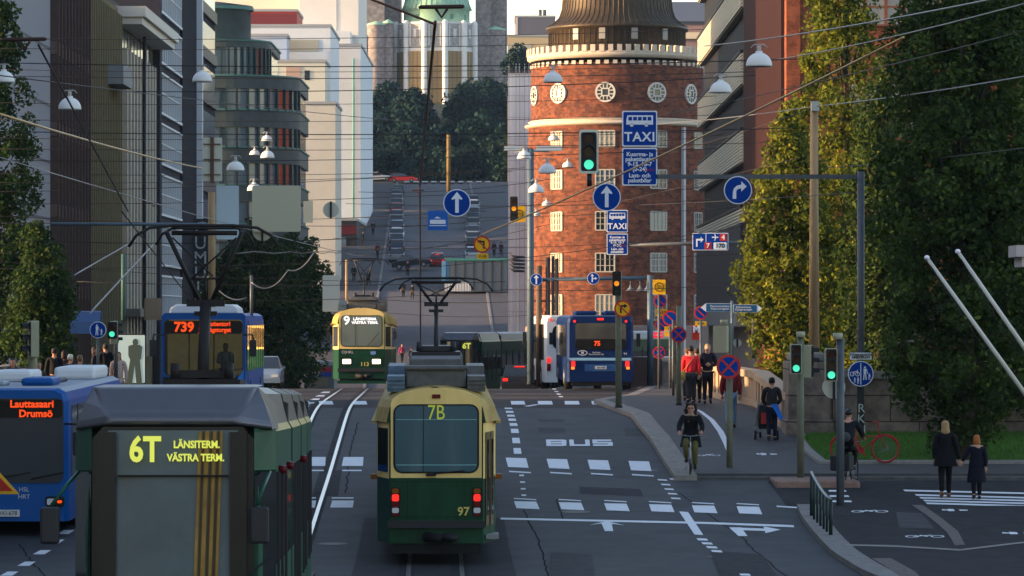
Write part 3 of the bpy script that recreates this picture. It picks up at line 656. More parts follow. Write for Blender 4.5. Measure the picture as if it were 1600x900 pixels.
for k in range(8):
    z=zs(202,240)-2*3.9+ k*3.95 - 0.0
    w=MB(); w.box(-.35,-.02,0,46,z,z+1.62); o=w.build('spandrel',M('louvre_back',(.40,.38,.30),.6),sb)
    l=MB()
    for q in np.arange(z+.06,z+1.6,.16): l.box(-.45,-.35,0,46,q,q+.08)
    l.build('louvre',lou,o)
    e=MB(); e.box(-.5,0,0,46,z+1.64,z+1.78); e.build('sill',M('sill_black',(.02,.02,.022),.5),o)
mb=MB()
for y in np.arange(0,46,.6): mb.box(-.52,-.2,y,y+.16,3.2+.9,8.3)
mb.build('fin',M('fin_steel',(.07,.075,.09),.4,metal=.4),sb)
bx('ledge',M('ledge_concrete',(.2,.19,.18),.8),sb,-.7,0,-.2,46,3.0,3.9)
bx('fin_backing',M('sill_black',None),sb,-.18,0,0,46,3.9,8.4)
for q in (0,1): bx('banner',M('green_banner',(.01,.15,.06),.6),sb,-.75,-.6,30+q*6,31,0.2+1.0,2.7) if False else None
# ---------------------------------------------------------------- church
ch=thing('granite_church','grey granite church with tall apse windows and a green copper roof','church',(0,760,41))
CY=760; cpx=lambda px:(px-800)/6000*CY; cpz=lambda py:(495-py)/6000*CY-41
rub=M('rubble_granite',(.22,.19,.185),.9,var=.45,scale=1.4,bump=.4); pal=M('pale_granite',(.60,.585,.56),.7,var=.1,scale=1)
ax=cpx(681); ar=8.2
mb=MB(); mb.lathe([(ar,-8),(ar,cpz(33))],40,c=(ax,8.5)); mb.build('apse_wall',pal,ch)
gcp=M('church_copper',(.27,.45,.33),.6,var=.15,scale=1)
mb=MB(); mb.lathe([(ar-1.6,cpz(33)),(ar-1.6,cpz(12)),(ar-1.2,cpz(11)),(ar-1.7,cpz(2)),(ar-2.4,cpz(-22)),(.3,cpz(-60))],40,c=(ax,8.5)); o=mb.build('copper_dome',gcp,ch)
mb=MB()
for i in range(40): a=2*PI*i/40; mb.tube([((r)*math.cos(a)+ax,(r)*math.sin(a)+8.5,cpz(z)) for r,z in ((ar-1.15,11),(ar-1.66,2),(ar-2.36,-22))],.06,4)
mb.build('seams',M('copper_seam_green',(.16,.36,.25),.6),o)
for px in (630,651,706,727): 
    t=math.asin((cpx(px)-ax)/(ar-1.5)); mb=MB(); mb.box(-.35,.35,-(ar-1.6)-.05,-(ar-1.6)+.1,cpz(28),cpz(20),0,Matrix.Translation((ax,8.5,0))@Matrix.Rotation(t,4,'Z')); mb.build('window',M('dome_window',(.08,.2,.14),.4),ch)
cxs=[617,634.5,663,695.5,724.5,741]
for px in cxs:
    x=cpx(px); t=math.asin(max(-.999,min(.999,(x-ax)/(ar+.3)))); y=8.5-(ar+.2)*math.cos(t)
    mb=MB(); zb=cpz(185) if px==695.5 else cpz(160); mb.lathe([(.62,zb),(.58,cpz(33)),(.3,cpz(30.5)),(.02,cpz(30))],14,c=(x,y)); mb.build('column',pal,ch)
for i in range(5):
    x0,x1=cpx(cxs[i]),cpx(cxs[i+1]); xm=(x0+x1)/2; t=math.asin((xm-ax)/ar); wd=math.asin(max(-.99,min(.99,(x1-ax)/(ar+.3))))-math.asin(max(-.99,(x0-ax)/(ar+.3))); hw=max(.5,wd*ar/2-.55)
    tf=Matrix.Translation((ax,8.5,0))@Matrix.Rotation(t,4,'Z')
    mb=MB(); mb.box(-hw,hw,-ar-.1,-ar+.2,cpz(165),cpz(79),0,tf); w=mb.build('window',M('church_window%d'%(i%2),((.26,.17,.07),(.30,.29,.16))[i==2],.25),ch)
    mb=MB()
    for q in (-.98,-.33,.33,.98): mb.box(hw*q-.05,hw*q+.05,-ar-.16,-ar,cpz(165),cpz(79),0,tf)
    for py in range(84,165,6): mb.box(-hw,hw,-ar-.15,-ar,cpz(py)-.03,cpz(py)+.03,0,tf)
    mb.build('bars',M('window_lead',(.14,.11,.07),.7),w)
    mb=MB(); mb.box(-hw,hw,-ar-.07,-ar,cpz(72),cpz(36),0,tf); p=mb.build('relief_panel',M('relief_grey',(.30,.29,.28),.8,var=.5,scale=3.5,bump=.6),ch)
    mb=MB(); mb.box(-hw*.22,hw*.22,-ar-.2,-ar,cpz(58),cpz(44),0,tf); mb.box(-hw*.85,-hw*.7,-ar-.16,-ar,cpz(71),cpz(38),0,tf); mb.box(hw*.7,hw*.85,-ar-.16,-ar,cpz(71),cpz(38),0,tf); mb.build('relief',pal,p)
for x0,x1,y0,yt in ((567,600,2,-60),(598,622,8,-60),(742,766,11,-60),(755,792,14,-60)): bx('tower_wall',rub,ch,cpx(x0),cpx(x1),y0,y0+18,-10,cpz(yt))
for px,r,yt in ((588,1.9,39),(606,1.0,36),(571,1.0,58),(772,2.2,40),(754,.8,36)):
    mb=MB(); mb.lathe([(r,-10),(r,cpz(yt))],20,c=(cpx(px),13 if px>700 else 1.5)); mb.build('turret',rub,ch)
    mb=MB(); mb.lathe([(r+.15,cpz(yt)),(r+.15,cpz(yt)+.25),(.02,cpz(yt)+.9)],20,c=(cpx(px),13 if px>700 else 1.5)); mb.build('turret_roof',M('church_copper',None),ch)
bx('plinth',M('church_plinth',(.12,.16,.15),.8,var=.2),ch,cpx(560),cpx(800),12,30,-20,cpz(115))
# ---------------------------------------------------------------- bridge parapet and abutment wall (right)
gblk=brick_mat('abutment_blocks',(.23,.19,.165),(.19,.16,.14),(.06,.05,.045),bw=1.6,bh=.72,msize=.018,axis='x')
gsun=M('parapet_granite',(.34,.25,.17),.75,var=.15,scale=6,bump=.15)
def gz_(x,y): return G(y)
ab=thing('granite_abutment','big block granite abutment wall below the right trees','wall',(0,0,0))
p=GP(1232,680,.12); ax0=p.x; aY=p.y
mb=MB(); mb.box(ax0,ax0+1.15,aY,aY+2.2,p.z-.4,p.z+2.02); mb.build('pier',gblk,ab,bevel=.04)
mb=MB(); mb.box(ax0-.08,ax0+1.23,aY-.08,aY+2.2,p.z-.4,p.z+.42); mb.build('plinth',gblk,ab,bevel=.04)
mb=MB(); mb.box(ax0+.1,ax0+1.05,aY-.02,aY+2.2,p.z+2.03,p.z+2.25); mb.build('capstone',granite,ab,bevel=.05)
wl=[(ax0+1.15,aY+.25,1.62),(ax0+4,aY+.3,1.45),(18,aY+.5,1.2),(30,aY+1,1.1)]
for i in range(3):
    (x0,y0,h0),(x1,y1,h1)=wl[i],wl[i+1]; zb=p.z-.5
    mb=MB(); mb.add([(x0,y0,zb),(x1,y1,zb),(x1,y1+.6,zb),(x0,y0+.6,zb),(x0,y0,p.z+h0),(x1,y1,p.z+h1),(x1,y1+.6,p.z+h1),(x0,y0+.6,p.z+h0)],[(0,3,2,1),(4,5,6,7),(0,1,5,4),(1,2,6,5),(2,3,7,6),(3,0,4,7)]); mb.build('wall_run',gblk,ab)
    mb=MB(); mb.add([(x0,y0-.1,p.z+h0+.004),(x1,y1-.1,p.z+h1+.004),(x1,y1+.7,p.z+h1+.004),(x0,y0+.7,p.z+h0+.004),(x0,y0-.1,p.z+h0+.2),(x1,y1-.1,p.z+h1+.2),(x1,y1+.7,p.z+h1+.2),(x0,y0+.7,p.z+h0+.2)],[(0,3,2,1),(4,5,6,7),(0,1,5,4),(1,2,6,5),(2,3,7,6),(3,0,4,7)]); mb.build('coping',granite,ab)
pr=thing('bridge_parapet','sunlit pale granite bridge parapet curving away from the pier','parapet',(0,0,0))
path=[(ax0+.25,aY+1.2),(ax0+.05,aY+4),(7.55,116.5),(7.2,118.5),(6.9,121),(6.75,125),(6.75,130),(7.0,140),(7.3,152)]
def ribbon(path,w,z0,z1,name,mat,par,inset=0):
    mb=MB(); n=len(path); L=[];Rr=[]
    for i,(x,y) in enumerate(path):
        a=Vector(path[max(i-1,0)]); b=Vector(path[min(i+1,n-1)]); d=(b-a).normalized(); nn=Vector((d.y,-d.x))
        L.append(Vector((x,y))-nn*(w/2)); Rr.append(Vector((x,y))+nn*(w/2))
    rings=[[(l.x,l.y,G(y)+.12+z0),(r.x,r.y,G(y)+.12+z0),(r.x,r.y,G(y)+.12+z1),(l.x,l.y,G(y)+.12+z1)] for l,r,(x,y) in zip(L,Rr,path)]
    mb.loft(rings); return mb.build(name,mat,par)
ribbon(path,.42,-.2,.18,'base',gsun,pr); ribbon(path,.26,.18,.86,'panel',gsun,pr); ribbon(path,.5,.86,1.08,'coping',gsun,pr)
tot=[]
for (x0,y0),(x1,y1) in zip(path[:-1],path[1:]):
    L=math.hypot(x1-x0,y1-y0); k=max(1,int(L/1.15))
    for i in range(k): t=i/k; tot.append((x0+(x1-x0)*t,y0+(y1-y0)*t,math.atan2(y1-y0,x1-x0)))
for x,y,a in tot:
    mb=MB(); mb.cbox(x,y,G(y)+.12+.52,.22,.36,.68,rz=a); mb.build('pilaster',gsun,pr)
# left parapet along the bridge
pl=thing('left_bridge_parapet','grey granite parapet on the left side of the bridge','parapet',(0,0,0))
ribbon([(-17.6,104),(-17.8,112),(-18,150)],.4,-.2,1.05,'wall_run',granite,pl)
# ================================================================ TREES
def leafmat(name,c1,c2,c3=None,trans=.35):
    m=bpy.data.materials.new(name); m.use_nodes=True; n=m.node_tree; L=n.links; b=n.nodes['Principled BSDF']; b.inputs['Roughness'].default_value=.7; b.inputs['Specular IOR Level'].default_value=.12
    at_=n.nodes.new('ShaderNodeAttribute'); at_.attribute_name='tone'; r=n.nodes.new('ShaderNodeValToRGB')
    r.color_ramp.elements[0].color=(*c1,1); r.color_ramp.elements[1].color=(*c2,1); r.color_ramp.elements[1].position=.75
    if c3: e=r.color_ramp.elements.new(.93); e.color=(*c3,1)
    L.new(at_.outputs['Fac'],r.inputs[0]); L.new(r.outputs[0],b.inputs['Base Color'])
    if trans:
        t=n.nodes.new('ShaderNodeBsdfTranslucent'); L.new(r.outputs[0],t.inputs[0]); mx=n.nodes.new('ShaderNodeMixShader'); mx.inputs[0].default_value=trans
        L.new(b.outputs[0],mx.inputs[1]); L.new(t.outputs[0],mx.inputs[2]); L.new(mx.outputs[0],n.nodes['Material Output'].inputs[0])
    return m
def leaves(name,mat,parent,centers,radii,per,size,droop=.3,seed=0,flat=1.0):
    g=np.random.default_rng(seed); nc=len(centers); C=np.repeat(centers,per,0); n=len(C); RR=np.repeat(radii,per)
    d=g.normal(size=(n,3)); d/=np.linalg.norm(d,axis=1)[:,None]; rad=RR*g.uniform(.35,1.05,n)**.6
    P=C+d*rad[:,None]*np.array([1,1,flat])
    nrm=d*.6+g.normal(size=(n,3))*.6+np.array([0,0,.3]); nrm/=np.linalg.norm(nrm,axis=1)[:,None]
    t=np.cross(nrm,g.normal(size=(n,3))); t[:,2]-=droop; t-=nrm*(t*nrm).sum(1)[:,None]; t/=np.linalg.norm(t,axis=1)[:,None]; b=np.cross(nrm,t)
    s=size*g.uniform(.6,1.25,n)[:,None]
    V=np.empty((n,4,3)); V[:,0]=P-t*s*.5; V[:,1]=P+b*s*.32; V[:,2]=P+t*s*.62; V[:,3]=P-b*s*.32
    me=bpy.data.meshes.new(name); me.vertices.add(4*n); me.vertices.foreach_set('co',V.ravel()); me.loops.add(4*n); me.loops.foreach_set('vertex_index',np.arange(4*n,dtype=np.int32))
    me.polygons.add(n); me.polygons.foreach_set('loop_start',np.arange(0,4*n,4,dtype=np.int32)); me.update(calc_edges=True)
    tone=np.clip(g.beta(2,2.2,n)*.8+np.repeat(g.uniform(-.15,.3,nc),per),0,1)
    a=me.attributes.new('tone','FLOAT','FACE'); a.data.foreach_set('value',tone.astype(np.float32)); me.materials.append(mat); me.validate()
    return link(name,me,parent)
bark=M('bark',(.06,.045,.035),.9,var=.3,scale=12,bump=.5,streak=.3)
def tree(name,label,X,Y,prof,ncl,per,size,mat,group=None,crr=.55,seed=1,squash=1.0,shellness=.55,asym=0,zb=None,trunk_r=.16,lean=(0,0)):
    """prof: list of (height above ground, radius)"""
    g=np.random.default_rng(seed); z0=G(Y) if zb is None else zb; t=thing(name,label,'tree',(X,Y,z0),0,group)
    H=prof[-1][0]; hz=[p[0] for p in prof]; rr=[p[1] for p in prof]
    mb=MB(); pts=[(0,0,-.2)]+[(lean[0]*q+math.sin(q*7+seed)*.05*H*.05,lean[1]*q,q*H*.93) for q in (.2,.4,.6,.8,1)]; mb.tube(pts,[trunk_r*1.3,trunk_r,trunk_r*.8,trunk_r*.55,trunk_r*.3,trunk_r*.08],8); 
    C=[];RD=[]
    lob=[(g.uniform(0,2*PI),g.uniform(prof[0][0],H),g.uniform(.75,1.18)) for _ in range(26)]
    while len(C)<ncl:
        h=g.uniform(prof[0][0],H); r=np.interp(h,hz,rr)
        if g.uniform()>(r/max(rr))**1.2+.08: continue
        a=g.uniform(0,2*PI); f=1
        for la,lh,lf in lob:
            da=abs((a-la+PI)%(2*PI)-PI)
            if da<.5 and abs(h-lh)<H*.07: f=lf
        q=g.uniform()**shellness*f; 
        C.append((lean[0]*h/H+math.cos(a)*r*q,lean[1]*h/H+math.sin(a)*r*q*squash,h+g.normal()*.1)); RD.append(crr*g.uniform(.55,1.2)*(.6+.4*min(1,r/max(rr)+.2)))
    C=np.array(C);
    for i in range(0,len(C),max(1,len(C)//46)):
        c=C[i]; hb=max(.4,c[2]*.8-.3*math.hypot(c[0],c[1])); mb.tube([(lean[0]*hb/H,lean[1]*hb/H,hb),(c[0]*.5,c[1]*.5,(hb+c[2])/2+.1),tuple(c)],[trunk_r*.3,trunk_r*.18,.012],5)
    mb.build('trunk',bark,t)
    leaves('crown',mat,t,C,np.array(RD),per,size,seed=seed); return t
leaf_y=leafmat('poplar_leaf',(.030,.055,.010),(.15,.17,.016),(.34,.28,.02),.4); leaf_g=leafmat('lime_leaf',(.014,.026,.006),(.048,.085,.014),(.14,.18,.04))
leaf_d=leafmat('dark_leaf',(.010,.026,.007),(.036,.07,.014),(.09,.12,.025)); leaf_far=leafmat('far_leaf',(.003,.014,.014),(.008,.032,.024),None,.1)  # far leaves darkened and blued, haze and shade put into their colour
def T(px,Y): return (px-800)/6000*Y
def prof_px(Y,ground,lst): # (py, half width px) from bottom to top
    return [((495-py)/6000*Y-ground,hw/6000*Y) for py,hw in lst]
Y=131
tree('poplar_tree','tall narrow tree with yellowing leaves lit by the sun, behind the wooden pole',T(1322,Y),Y,prof_px(Y,G(Y),[(600,20),(560,60),(450,82),(330,82),(220,78),(110,68),(0,52),(-90,40),(-160,10)]),330,95,.17,leaf_y,seed=3,crr=.55,group=None)
Y=127
tree('poplar_tree','shorter golden-lit tree nearest the bridge parapet',T(1236,Y),Y,prof_px(Y,G(Y),[(600,35),(560,55),(480,76),(400,82),(320,66),(250,44),(190,22),(160,4)]),270,95,.16,leaf_y,seed=5,crr=.5)
Y=122
tree('poplar_tree','green tree filling the gap between the golden and the big dark tree',T(1375,Y),Y,prof_px(Y,G(Y),[(600,30),(540,55),(450,60),(340,58),(240,45),(150,25),(110,4)]),200,95,.16,leaf_g,seed=9,crr=.5)
Y=97.5
tree('lime_tree','big dark green tree hanging low over the grass bed',T(1508,Y),Y,prof_px(Y,G(Y),[(690,35),(640,85),(590,118),(500,132),(380,140),(250,136),(120,122),(0,105),(-120,80),(-200,30)]),760,100,.15,leaf_g,seed=11,crr=.46,trunk_r=.24)
Y=104
tree('lime_tree','dark tree at the right edge of the picture behind the big one',T(1625,Y),Y,prof_px(Y,G(Y),[(640,40),(580,90),(480,120),(300,130),(100,110),(-80,80),(-160,20)]),330,95,.16,leaf_g,seed=12,crr=.5)
# left trees
Y=141
tree('street_tree','leafy tree at the left edge with sunlit yellow-green leaves',T(-22,Y),Y,prof_px(Y,G(Y),[(600,40),(560,75),(470,112),(360,92),(250,78),(140,66),(30,52),(-60,20)]),420,95,.17,leaf_d,seed=21,crr=.5)
Y=133
tree('street_tree','darker tree with a low crown at left, right of the edge tree',T(62,Y),Y,prof_px(Y,G(Y),[(590,25),(550,50),(490,52),(430,42),(380,24),(350,4)]),150,95,.16,leaf_d,seed=22,crr=.45)
for i,(px,Y,yt,hw,lb) in enumerate(((455,262,362,62,'dark street tree beside the cream wall'),(400,232,352,62,'dark green street tree in the middle of the left row'),(362,218,400,50,'nearest street tree of the left row, above the bus'))):
    tree('street_tree',lb,T(px,Y),Y,prof_px(Y,G(Y),[(612,hw*.45),(580,hw*.85),(530,hw),(470,hw),(yt+50,hw*.85),(yt+20,hw*.5),(yt-4,5)]),200,70,.30,leaf_d,seed=31+i,crr=.75)
# park trees in front of the church
far=[(610,686,135,46,'leftmost dark park tree before the church'),(644,676,142,33,'dark park tree under the apse windows'),(672,684,186,20,'low dark park tree at the foot of the middle column'),(730,680,134,34,'round dark park tree right of the middle column'),(768,690,128,44,'dark park tree under the right church tower'),(590,660,185,40,'broad dark tree above the white parked car'),(640,652,200,44,'dark tree above the red parked car'),(700,656,195,42,'dark tree at the park edge behind the brown pole'),(755,654,180,46,'greyish tree at the right park edge'),(790,640,200,30,'tree beside the sheeted building on the hill')]
for i,(px,Y,yt,hw,lb) in enumerate(far):
    bot=283 if Y<670 else 215
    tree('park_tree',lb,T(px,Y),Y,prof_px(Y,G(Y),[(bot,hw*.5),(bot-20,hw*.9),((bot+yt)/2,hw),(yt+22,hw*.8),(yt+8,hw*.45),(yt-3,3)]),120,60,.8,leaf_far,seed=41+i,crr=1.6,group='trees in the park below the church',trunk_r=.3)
tree('park_tree','small tree below the beige roof storey by the sky gap',T(812,600),600,prof_px(600,G(600),[(170,8),(140,20),(105,24),(85,14),(74,3)]),60,60,.7,leaf_far,seed=60,crr=1.2)
# ================================================================ VEHICLES
def pitch_at(Y,L=8): return math.atan2(G(Y+L)-G(Y),L)
green=M('tram_green',(.003,.040,.016),.4,var=.45,scale=1.6,spec=.2,streak=.35); yel=M('tram_yellow',(.76,.54,.19),.4,var=.13,scale=2.0,spec=.2,streak=.4)
yel_d=M('tram_yellow_dirty',(.35,.24,.07),.6,var=.3,scale=4,streak=.3); roofg=M('roof_equipment_grey',(.10,.10,.10),.7,var=.25,scale=5)
tglass=M('tram_glass',(.05,.10,.115),.06,spec=1.0); tglass_k=M('dark_glass',(.008,.011,.012),.05,spec=.9); gasket=M('gasket',(.012,.012,.012),.6)
redl=M('red_lamp_lit',(.5,.02,.01),.3,emit=.75,ecol=(1,.02,.015)); redd=M('red_lamp_dark',(.12,.008,.01),.2); ambd=M('amber_lamp_dark',(.22,.07,.01),.2); clr=M('clear_lamp',(.55,.55,.55),.1)
led_y=M('led_yellow',(.6,.6,.1),.5,emit=.30,ecol=(.85,.9,.12)); led_o=M('led_orange',(.6,.06,.01),.5,emit=.5,ecol=(1,.075,.008)); led_w=M('sign_lit_white',(.9,.9,.9),.5,emit=.45)
headl=M('headlight_lit',(1,.85,.6),.3,emit=1.3,ecol=(1,.82,.52))
def section_body(stations,prof,mats,mfun,name,parent):
    """stations: (y, halfwidth, dz), prof: list of (fraction/offset from halfwidth, z)"""
    mb=MB(); rings=[]
    for y,w,dz in stations:
        left=[(-(w+o) if not isinstance(o,str) else 0,y,z+dz) for o,z in prof]; right=[(-x,yy,z) for x,yy,z in left][::-1]
        rings.append(left+right)
    mb.loft(rings,0,True,False,mfun); return mb.build(name,mats,parent)
def wiper(parent,x,z,L,a,y=-.06):
    mb=MB(); mb.tube([(x,y,z),(x+L*math.cos(a),y-.02,z+L*math.sin(a))],.013,5); mb.build('wiper',black,parent)
def pantograph(parent,x,y,zr,zt,w,arm_w,mat=dark,mast_w=.07,name='pantograph',zk=None):
    zk=zk or zr+(zt-zr)*.45
    p=bpy.data.objects.new(name,None); COL.objects.link(p); p.parent=parent; p.location=(x,y,0)
    mb=MB(); pts=[(-w/2,0,zt-.28),(-w*.45,0,zt-.13),(-w*.36,0,zt-.03),(-w*.2,0,zt),(w*.2,0,zt),(w*.36,0,zt-.03),(w*.45,0,zt-.13),(w/2,0,zt-.28)]
    mb.tube(pts,.022,6)
    pts2=[(-w*.33,.35,zt-.24),(-w*.29,.35,zt-.1),(-w*.22,.35,zt-.02),(w*.22,.35,zt-.02),(w*.29,.35,zt-.1),(w*.33,.35,zt-.24)]; mb.tube(pts2,.02,6); mb.tube([(-w*.22,.17,zt-.09),(w*.22,.17,zt-.09)],.035,6)
    for sx in (-1,1): mb.tube([(sx*w*.2,0,zt),(sx*w*.2,.35,zt-.02)],.02,5)
    mb.build('contact_bow',mat,p)
    mb=MB()
    for sx in (-1,1): mb.tube([(sx*arm_w/2,.17,zt-.07),(sx*.07,.5,zk)],.03,6)
    mb.tube([(-arm_w*.42,.2,zt-.15),(arm_w*.1,.4,zk+(zt-zk)*.35)],.012,5); mb.tube([(arm_w*.42,.2,zt-.15),(-arm_w*.2,.4,zk+(zt-zk)*.3)],.012,5)
    mb.tube([(-.25,.4,zk+(zt-zk)*.32),(.25,.4,zk+(zt-zk)*.32)],.015,5); mb.tube([(0,.4,zk+(zt-zk)*.32),(0,.5,zk)],.02,5)
    mb.build('upper_arm',mat,p)
    mb=MB(); mb.tube([(0,.5,zk),(0,-.1,zr+.12)],mast_w,8); mb.cbox(0,.5,zk,.5,.1,.09); mb.cbox(0,.5,zk-.14,.3,.12,.06)
    mb.build('lower_arm',mat,p)
    mb=MB(); mb.cbox(0,.3,zr+.16,.75,1.1,.1); mb.cbox(0,.3,zr+.06,1.0,1.5,.06); mb.tube([(-.35,-.3,zr+.1),(-.35,-.3,zr+.3)],.06,8); mb.tube([(.35,-.3,zr+.1),(.35,-.3,zr+.3)],.06,8); mb.build('base',mat,p)
    return p
TRUCK=[(0,.42),(0,.9),(0,1.66),(.0,2.68),(.0,2.72),(.05,2.74),(-.01,3.02),(-.10,3.16),(-.3,3.26),(-.6,3.36),(-.95,3.42)]
def lens(parent,name,mat,x,z,w,h,y=-.03,dep=.05,r=.03):
    mb=MB(); mb.prism(rrect(x-w/2,x+w/2,z-h/2,z+h/2,min(r,w/2.1,h/2.1)),y-dep,y+.02); return mb.build(name,mat,parent)
def nr_tram(label,cat,X,Y,rz,number,front):
    t=thing('tram',label,cat,(X,Y,G(Y)),rz,None,pitch=pitch_at(Y,14)*.3)
    n=len(TRUCK); mats=[green,yel,yel_d,M('tram_skirt',(.02,.02,.02),.8)]
    def mf(i,j):
        if i<0: return 0
        k=j if j<n else 2*n-2-j
        if k<2: return 0
        if k==2: return 1
        if k<5: return 1
        return 2
    st=[(.0,.90,0),(.9,1.13,0),(1.1,1.15,0),(19.5,1.15,0),(20.3,.9,0)]
    section_body(st,[(o if o>-.9 else o+.0,z) for o,z in TRUCK],mats,mf,'body',t)
    # flat end face, with the arched yellow top
    mb=MB(); arc=[(.87*math.cos(R(a)),3.10+.30*math.sin(R(a))) for a in range(0,181,12)]
    mb.prism(([(-.87,1.68)]+arc[::-1]+[(.87,1.68)])[::1],-.05,.25); mb.build('end_panel',yel,t)
    mb=MB(); mb.prism([(-.89,.86),(-.89,1.675),(.89,1.675),(.89,.86)],-.055,.2); mb.build('lower_panel',green,t)
    zb,zt=(1.80,3.06)
    mb=MB(); mb.prism(rrect(-.82,.82,zb-.03,zt+.03,.17),-.065,-.04); mb.build('window_gasket',gasket,t)
    mb=MB(); mb.prism(rrect(-.785,.785,zb,zt,.14),-.075,-.055); w=mb.build('windscreen' if front else 'rear_window',tglass,t)
    mb=MB(); mb.box(-.25,-.238,-.083,-.07,zb,zt); mb.build('divider',gasket,w)
    if not front:
        mb=MB(); mb.box(-.77,.77,-.083,-.07,2.79,2.802); mb.box(-.77,.77,-.083,-.07,1.92,1.935)
        mb.build('heating_line',M('cyan_line',(.20,.42,.42),.4),w)
        text('destination_lettering','7B',.40,M('led_dim',(.4,.45,.05),.5,emit=.10,ecol=(.7,.75,.1)),w,0,2.92,-.085,sx=.8)
        lens(t,'top_lamp',redd,0,3.24,.16,.075,-.055,.02,.01)
        for s in (-1,1):
            mb=MB(); mb.prism(rrect(s*.78-.09,s*.78+.09,.95,1.5,.03),-.075,-.05); h=mb.build('lamp_housing',gasket,t)
            for nm,mt,z,hh in (('indicator',ambd,1.43,.10),('brake_lamp',redl,1.30,.13),('tail_lamp',redd,1.17,.09),('reversing_lamp',clr,1.06,.10),('reflector',redd,.98,.05)): lens(h,nm,mt,s*.78,z,.13,hh,-.075,.02)
            mb=MB(); mb.cbox(s*1.21,.9,1.66,.12,.1,.1); mb.build('side_marker',ambd,t)
        wiper(t,-.05,1.76,.6,R(6),-.09); lens(t,'wiper_mount',gasket,-.1,1.74,.2,.05,-.06,.04)
    else:
        text('route_lettering',number[0],.50,led_w,w,-.58,2.86,-.085,bold=.012)
        text('destination_lettering','LÄNSITERM.',.15,led_w,w,.13,2.93,-.085,bold=.006,sx=1.15); text('destination_lettering','VÄSTRA TERM.',.15,led_w,w,.13,2.78,-.085,bold=.006,sx=1.05)
        for s in (-1,1): 
            mb=MB(); mb.prism(rrect(s*.58-.22,s*.58+.2,1.0,1.30,.03),-.075,-.04); h=mb.build('lamp_housing',gasket,t); lens(h,'headlight',headl,s*.58,1.15,.33,.20,-.075,.02)
        wiper(t,.2,1.78,.75,R(50),-.09)
        text('operator_lettering','O|HKL',.16,clr,t,-.55,1.54,-.062); mb=MB(); mb.prism(rrect(.35,.55,1.44,1.58,.03),-.065,-.05); mb.build('emblem',M('emblem_blue',(.15,.25,.5),.5),t)
        for s in (-1,1):
            mb=MB(); mb.tube([(s*1.0,.2,2.7),(s*1.3,-.1,2.62),(s*1.3,-.1,2.4)],.02,5); m=mb.build('mirror_arm',dark,t); mb=MB(); mb.cbox(s*1.3,-.1,2.25,.14,.07,.32); mb.build('mirror',dark,m)
    mb=MB()
    for z in (1.60,.93): mb.box(-.87,.87,-.059,-.05,z,z+.008)
    for x in (-.55,.55): mb.box(x-.004,x+.004,-.059,-.05,.87,1.66)
    for k in range(9): 
        for z in (1.635,.895): mb.prism(ell(-.8+k*.2,z,.008,.008,6)[::-1],-.062,-.05)
    mb.build('panel_seam',M('seam_dark',(.004,.012,.008),.8),t)
    text('fleet_number',number[-1],.23,M('number_yellow',(.62,.5,.12),.5),t,.52 if not front else .12,1.03,-.062,bold=.004)
    mb=MB(); mb.box(-.93,.93,-.08,.3,.72,.86); mb.build('bumper',M('bumper_dark',(.03,.03,.033),.5),t)
    mb=MB(); mb.box(-.85,.85,.05,19,.22,.7); mb.tube([(-.2,-.05,.55),(.15,-.3,.52)],.1,8); mb.ball((.25,-.3,.55),.17,.14,.1); mb.build('underframe',black,t)
    if front: mb=MB(); mb.box(-.95,.95,-.1,.1,.22,.34); mb.build('lifeguard',green,t)
    # chamfer windows and doors
    for s in (-1,1):
        mb=MB(); a=[(s*.925,.04,0),(s*1.125,.85,0)]
        x0,y0,x1,y1=.915,.04,1.12,.84
        mb.add([(s*(x0+.012),y0+.05,1.78),(s*(x1+.012),y1-.1,1.78),(s*(x1+.012),y1-.1,2.62),(s*(x0+.012),y0+.05,2.62)],[(0,1,2,3) if s>0 else (3,2,1,0)]); 
        if not (s>0 and not front): mb.build('corner_window',tglass_k,t)
        else:
            for q0,q1 in ((.12,.42),(.55,.86)):
                d=MB(); f=lambda q:(x0+(x1-x0)*q,y0+(y1-y0)*q)
                (a0,b0),(a1,b1)=f(q0),f(q1); d.add([(a0+.02,b0,.75),(a1+.02,b1,.75),(a1+.02,b1,2.55),(a0+.02,b0,2.55)],[(0,1,2,3)]); o=d.build('door',M('door_brown',(.12,.085,.045),.5),t)
                g=MB(); (a0,b0),(a1,b1)=f(q0+.08),f(q1-.08); g.add([(a0+.03,b0,.95),(a1+.03,b1,.95),(a1+.03,b1,2.4),(a0+.03,b0,2.4)],[(0,1,2,3)]); g.build('door_glass',tglass_k,o)
            st_=MB(); st_.box(.95,1.2,.1,.9,.5,.58); st_.build('door_step',M('step_grey',(.2,.22,.2),.6),t)
        for k in range(6):
            m=MB(); m.box(s*1.15-.012,s*1.15+.012,1.6+k*2.9,3.9+k*2.9,1.75,2.6); m.build('side_window',tglass_k,t)
        mb=MB(); mb.box(s*1.2-.05,s*1.2+.05,.7,19.4,2.70,2.75) ; mb.build('rain_gutter',yel_d,t)
    # roof boxes
    mb=MB(); mb.box(-.58,.58,1.0,3.4,3.38,3.74); mb.box(-.62,.62,.9,1.5,3.72,3.80); mb.box(-.52,.5,2.6,5.2,3.74,3.90); mb.box(-.55,.55,5.4,9,3.4,3.9); mb.build('roof_box',roofg,t,bevel=.03)
    for s in (-1,1):
        mb=MB(); mb.box(s*.78-.17,s*.78+.17,.9,2.4,3.30,3.60); mb.box(s*.78-.17,s*.78+.17,2.6,5,3.30,3.76)
        for q in range(3): mb.box(s*.78-.18,s*.78+.18,.86,.9,3.36+q*.08,3.39+q*.08)
        mb.build('resistor_box',M('resistor_%d'%s,((.10,.15,.20),(.10,.10,.10))[s>0],.5,var=.3,scale=6),t)
    return t
P7=at(680,495,73.5)
